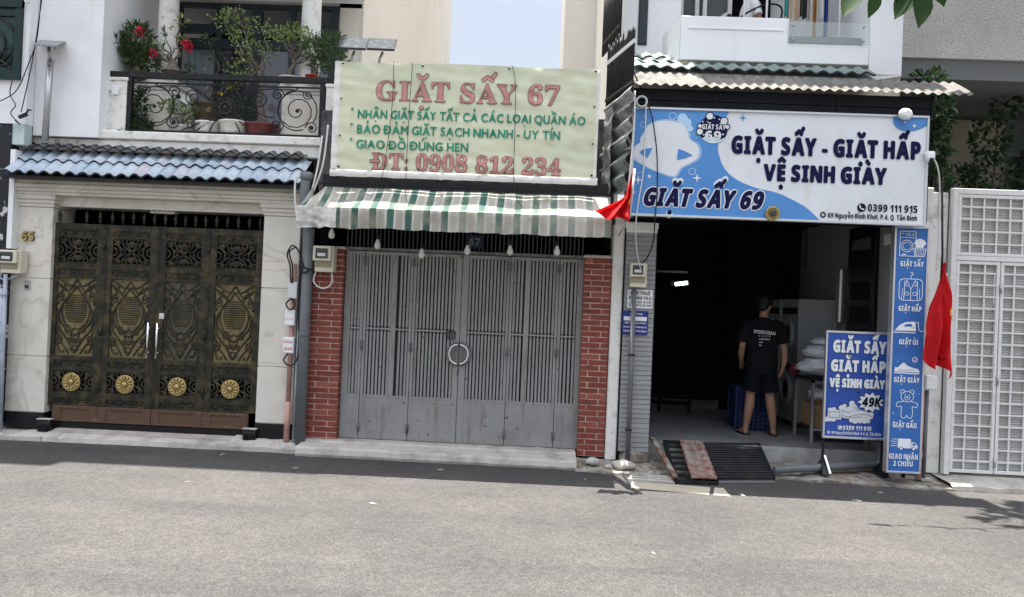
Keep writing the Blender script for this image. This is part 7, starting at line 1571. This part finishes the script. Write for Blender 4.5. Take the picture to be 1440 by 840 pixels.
# street tree standing just right of the frame; its lowest leaves hang into the top right corner
t = thing('street_tree', 'broad leaved street tree whose lowest leaves hang into the top right corner', 'tree', (7.4, 7.6, 0)); R = random.Random(21)
mb = MB(); mb.tube(smooth_line([(7.4, 7.6, -.1), (7.35, 7.6, 1.5), (7.2, 7.55, 3.2), (7.0, 7.5, 4.8), (6.6, 7.5, 6.2)], 5), [.17-.006*i for i in range(21)], 12); mb.build('trunk', m_bark, t)
mb = MB(); TIP = [(5.6, 8.0, 6.6), (4.8, 7.8, 6.3), (4.2, 7.7, 6.2), (5.3, 8.3, 7.0), (6.4, 7.9, 7.6), (7.6, 7.9, 7.0), (4.6, 8.1, 6.8)]
for q in TIP: mb.tube(smooth_line([(7.0, 7.5, 4.9), (6.5, 7.5, 5.8), tuple(Vector((6.5, 7.5, 5.8)).lerp(Vector(q), .6)+Vector((0, 0, .15))), q], 4), [.08-.0055*i for i in range(13)], 7)
mb.tube(smooth_line([(4.2, 7.7, 6.2), (3.95, 7.5, 5.7), (3.5, 7.32, 5.12), (2.88, 7.3, 4.88)], 4), [.014-.0009*i for i in range(13)], 6); mb.build('limbs', m_bark, t)
mb = MB()
for k, (c, r, n) in enumerate((((5.7, 8.0, 6.6), (.9, .6, .5), 150), ((4.8, 7.9, 6.4), (.6, .45, .35), 90), ((4.2, 7.8, 6.25), (.35, .3, .25), 40), ((5.3, 8.2, 7.0), (.9, .6, .5), 110), ((6.5, 7.8, 7.4), (1.2, .8, .6), 190), ((7.6, 7.7, 6.9), (1.0, .8, .6), 140), ((4.6, 8.1, 6.8), (.6, .4, .3), 70))): mb.leaves(c, r, n, .30, seed=300+k, asp=.55, up=-.3)
m_hl = 0
def bigleaf(p, d, l, w, roll):
    p = Vector(p); d = Vector(d).normalized(); a = d.cross(Vector((0, 1, 0))).normalized(); a.rotate(Matrix.Rotation(roll, 3, d)); b = d.cross(a)
    prof = [(0, .02), (.08, .30), (.25, .82), (.42, 1.0), (.60, .86), (.78, .52), (.9, .22), (1.0, .01)]; o = len(mb.v)
    for t_, k in prof:
        c = p+d*l*t_+b*(.10*l*t_*t_)
        mb.v += [c+a*(w*k*.5)+b*(.14*w*k), c, c-a*(w*k*.5)+b*(.14*w*k)]
    for i in range(len(prof)-1):
        for j in range(2): q = o+3*i+j; mb.f.append([q, q+1, q+4, q+3]); mb.mi.append(0); mb.sm.append(True)
for p, d, l, w, r in (((2.88, 7.3, 4.88), (-.45, -.1, -1), .36, .19, .4), ((3.07, 7.3, 4.86), (-.38, 0, -1), .31, .14, -.2), ((3.38, 7.3, 4.88), (-.50, 0, -1), .36, .19, .3), ((3.48, 7.3, 4.92), (-.20, -.1, -1), .47, .24, -.3), ((3.23, 7.3, 4.97), (.1, 0, -1), .24, .13, .2), ((3.61, 7.32, 5.03), (.25, 0, -1), .33, .17, .6)): bigleaf(p, d, l, w, r)
mb.build('crown', m_leafb, t)
m_paper = M('pale_litter', (.24, .225, .20), r=.8); R = random.Random(9)
for x, y, s in ((-3.35, 8.22, .05), (-2.4, 7.75, .05), (-3.15, 6.95, .03), (-1.35, 6.55, .04), (-.95, 8.0, .045), (.55, 7.9, .03), (3.15, 7.55, .05), (3.55, 7.95, .04), (2.05, 7.55, .06), (.9, 5.6, .03), (-5.1, 7.0, .05)):
    a = R.uniform(0, 3); mb = MB(); c = Vector((x, y, .004))
    u = Vector((cos(a), sin(a), 0))*s; v = Vector((-sin(a), cos(a), 0))*s*.35
    mb.add([c-u-v, c+u-v*.6, c+u*.8+v, c-u*.7+v, c+Vector((0, 0, .012))], [(0, 1, 4), (1, 2, 4), (2, 3, 4), (3, 0, 4)])
    tag(mb.build('litter', m_paper, loc=c), 'small pale scrap of litter lying flat on the asphalt', 'litter', 'scraps of litter on the road')
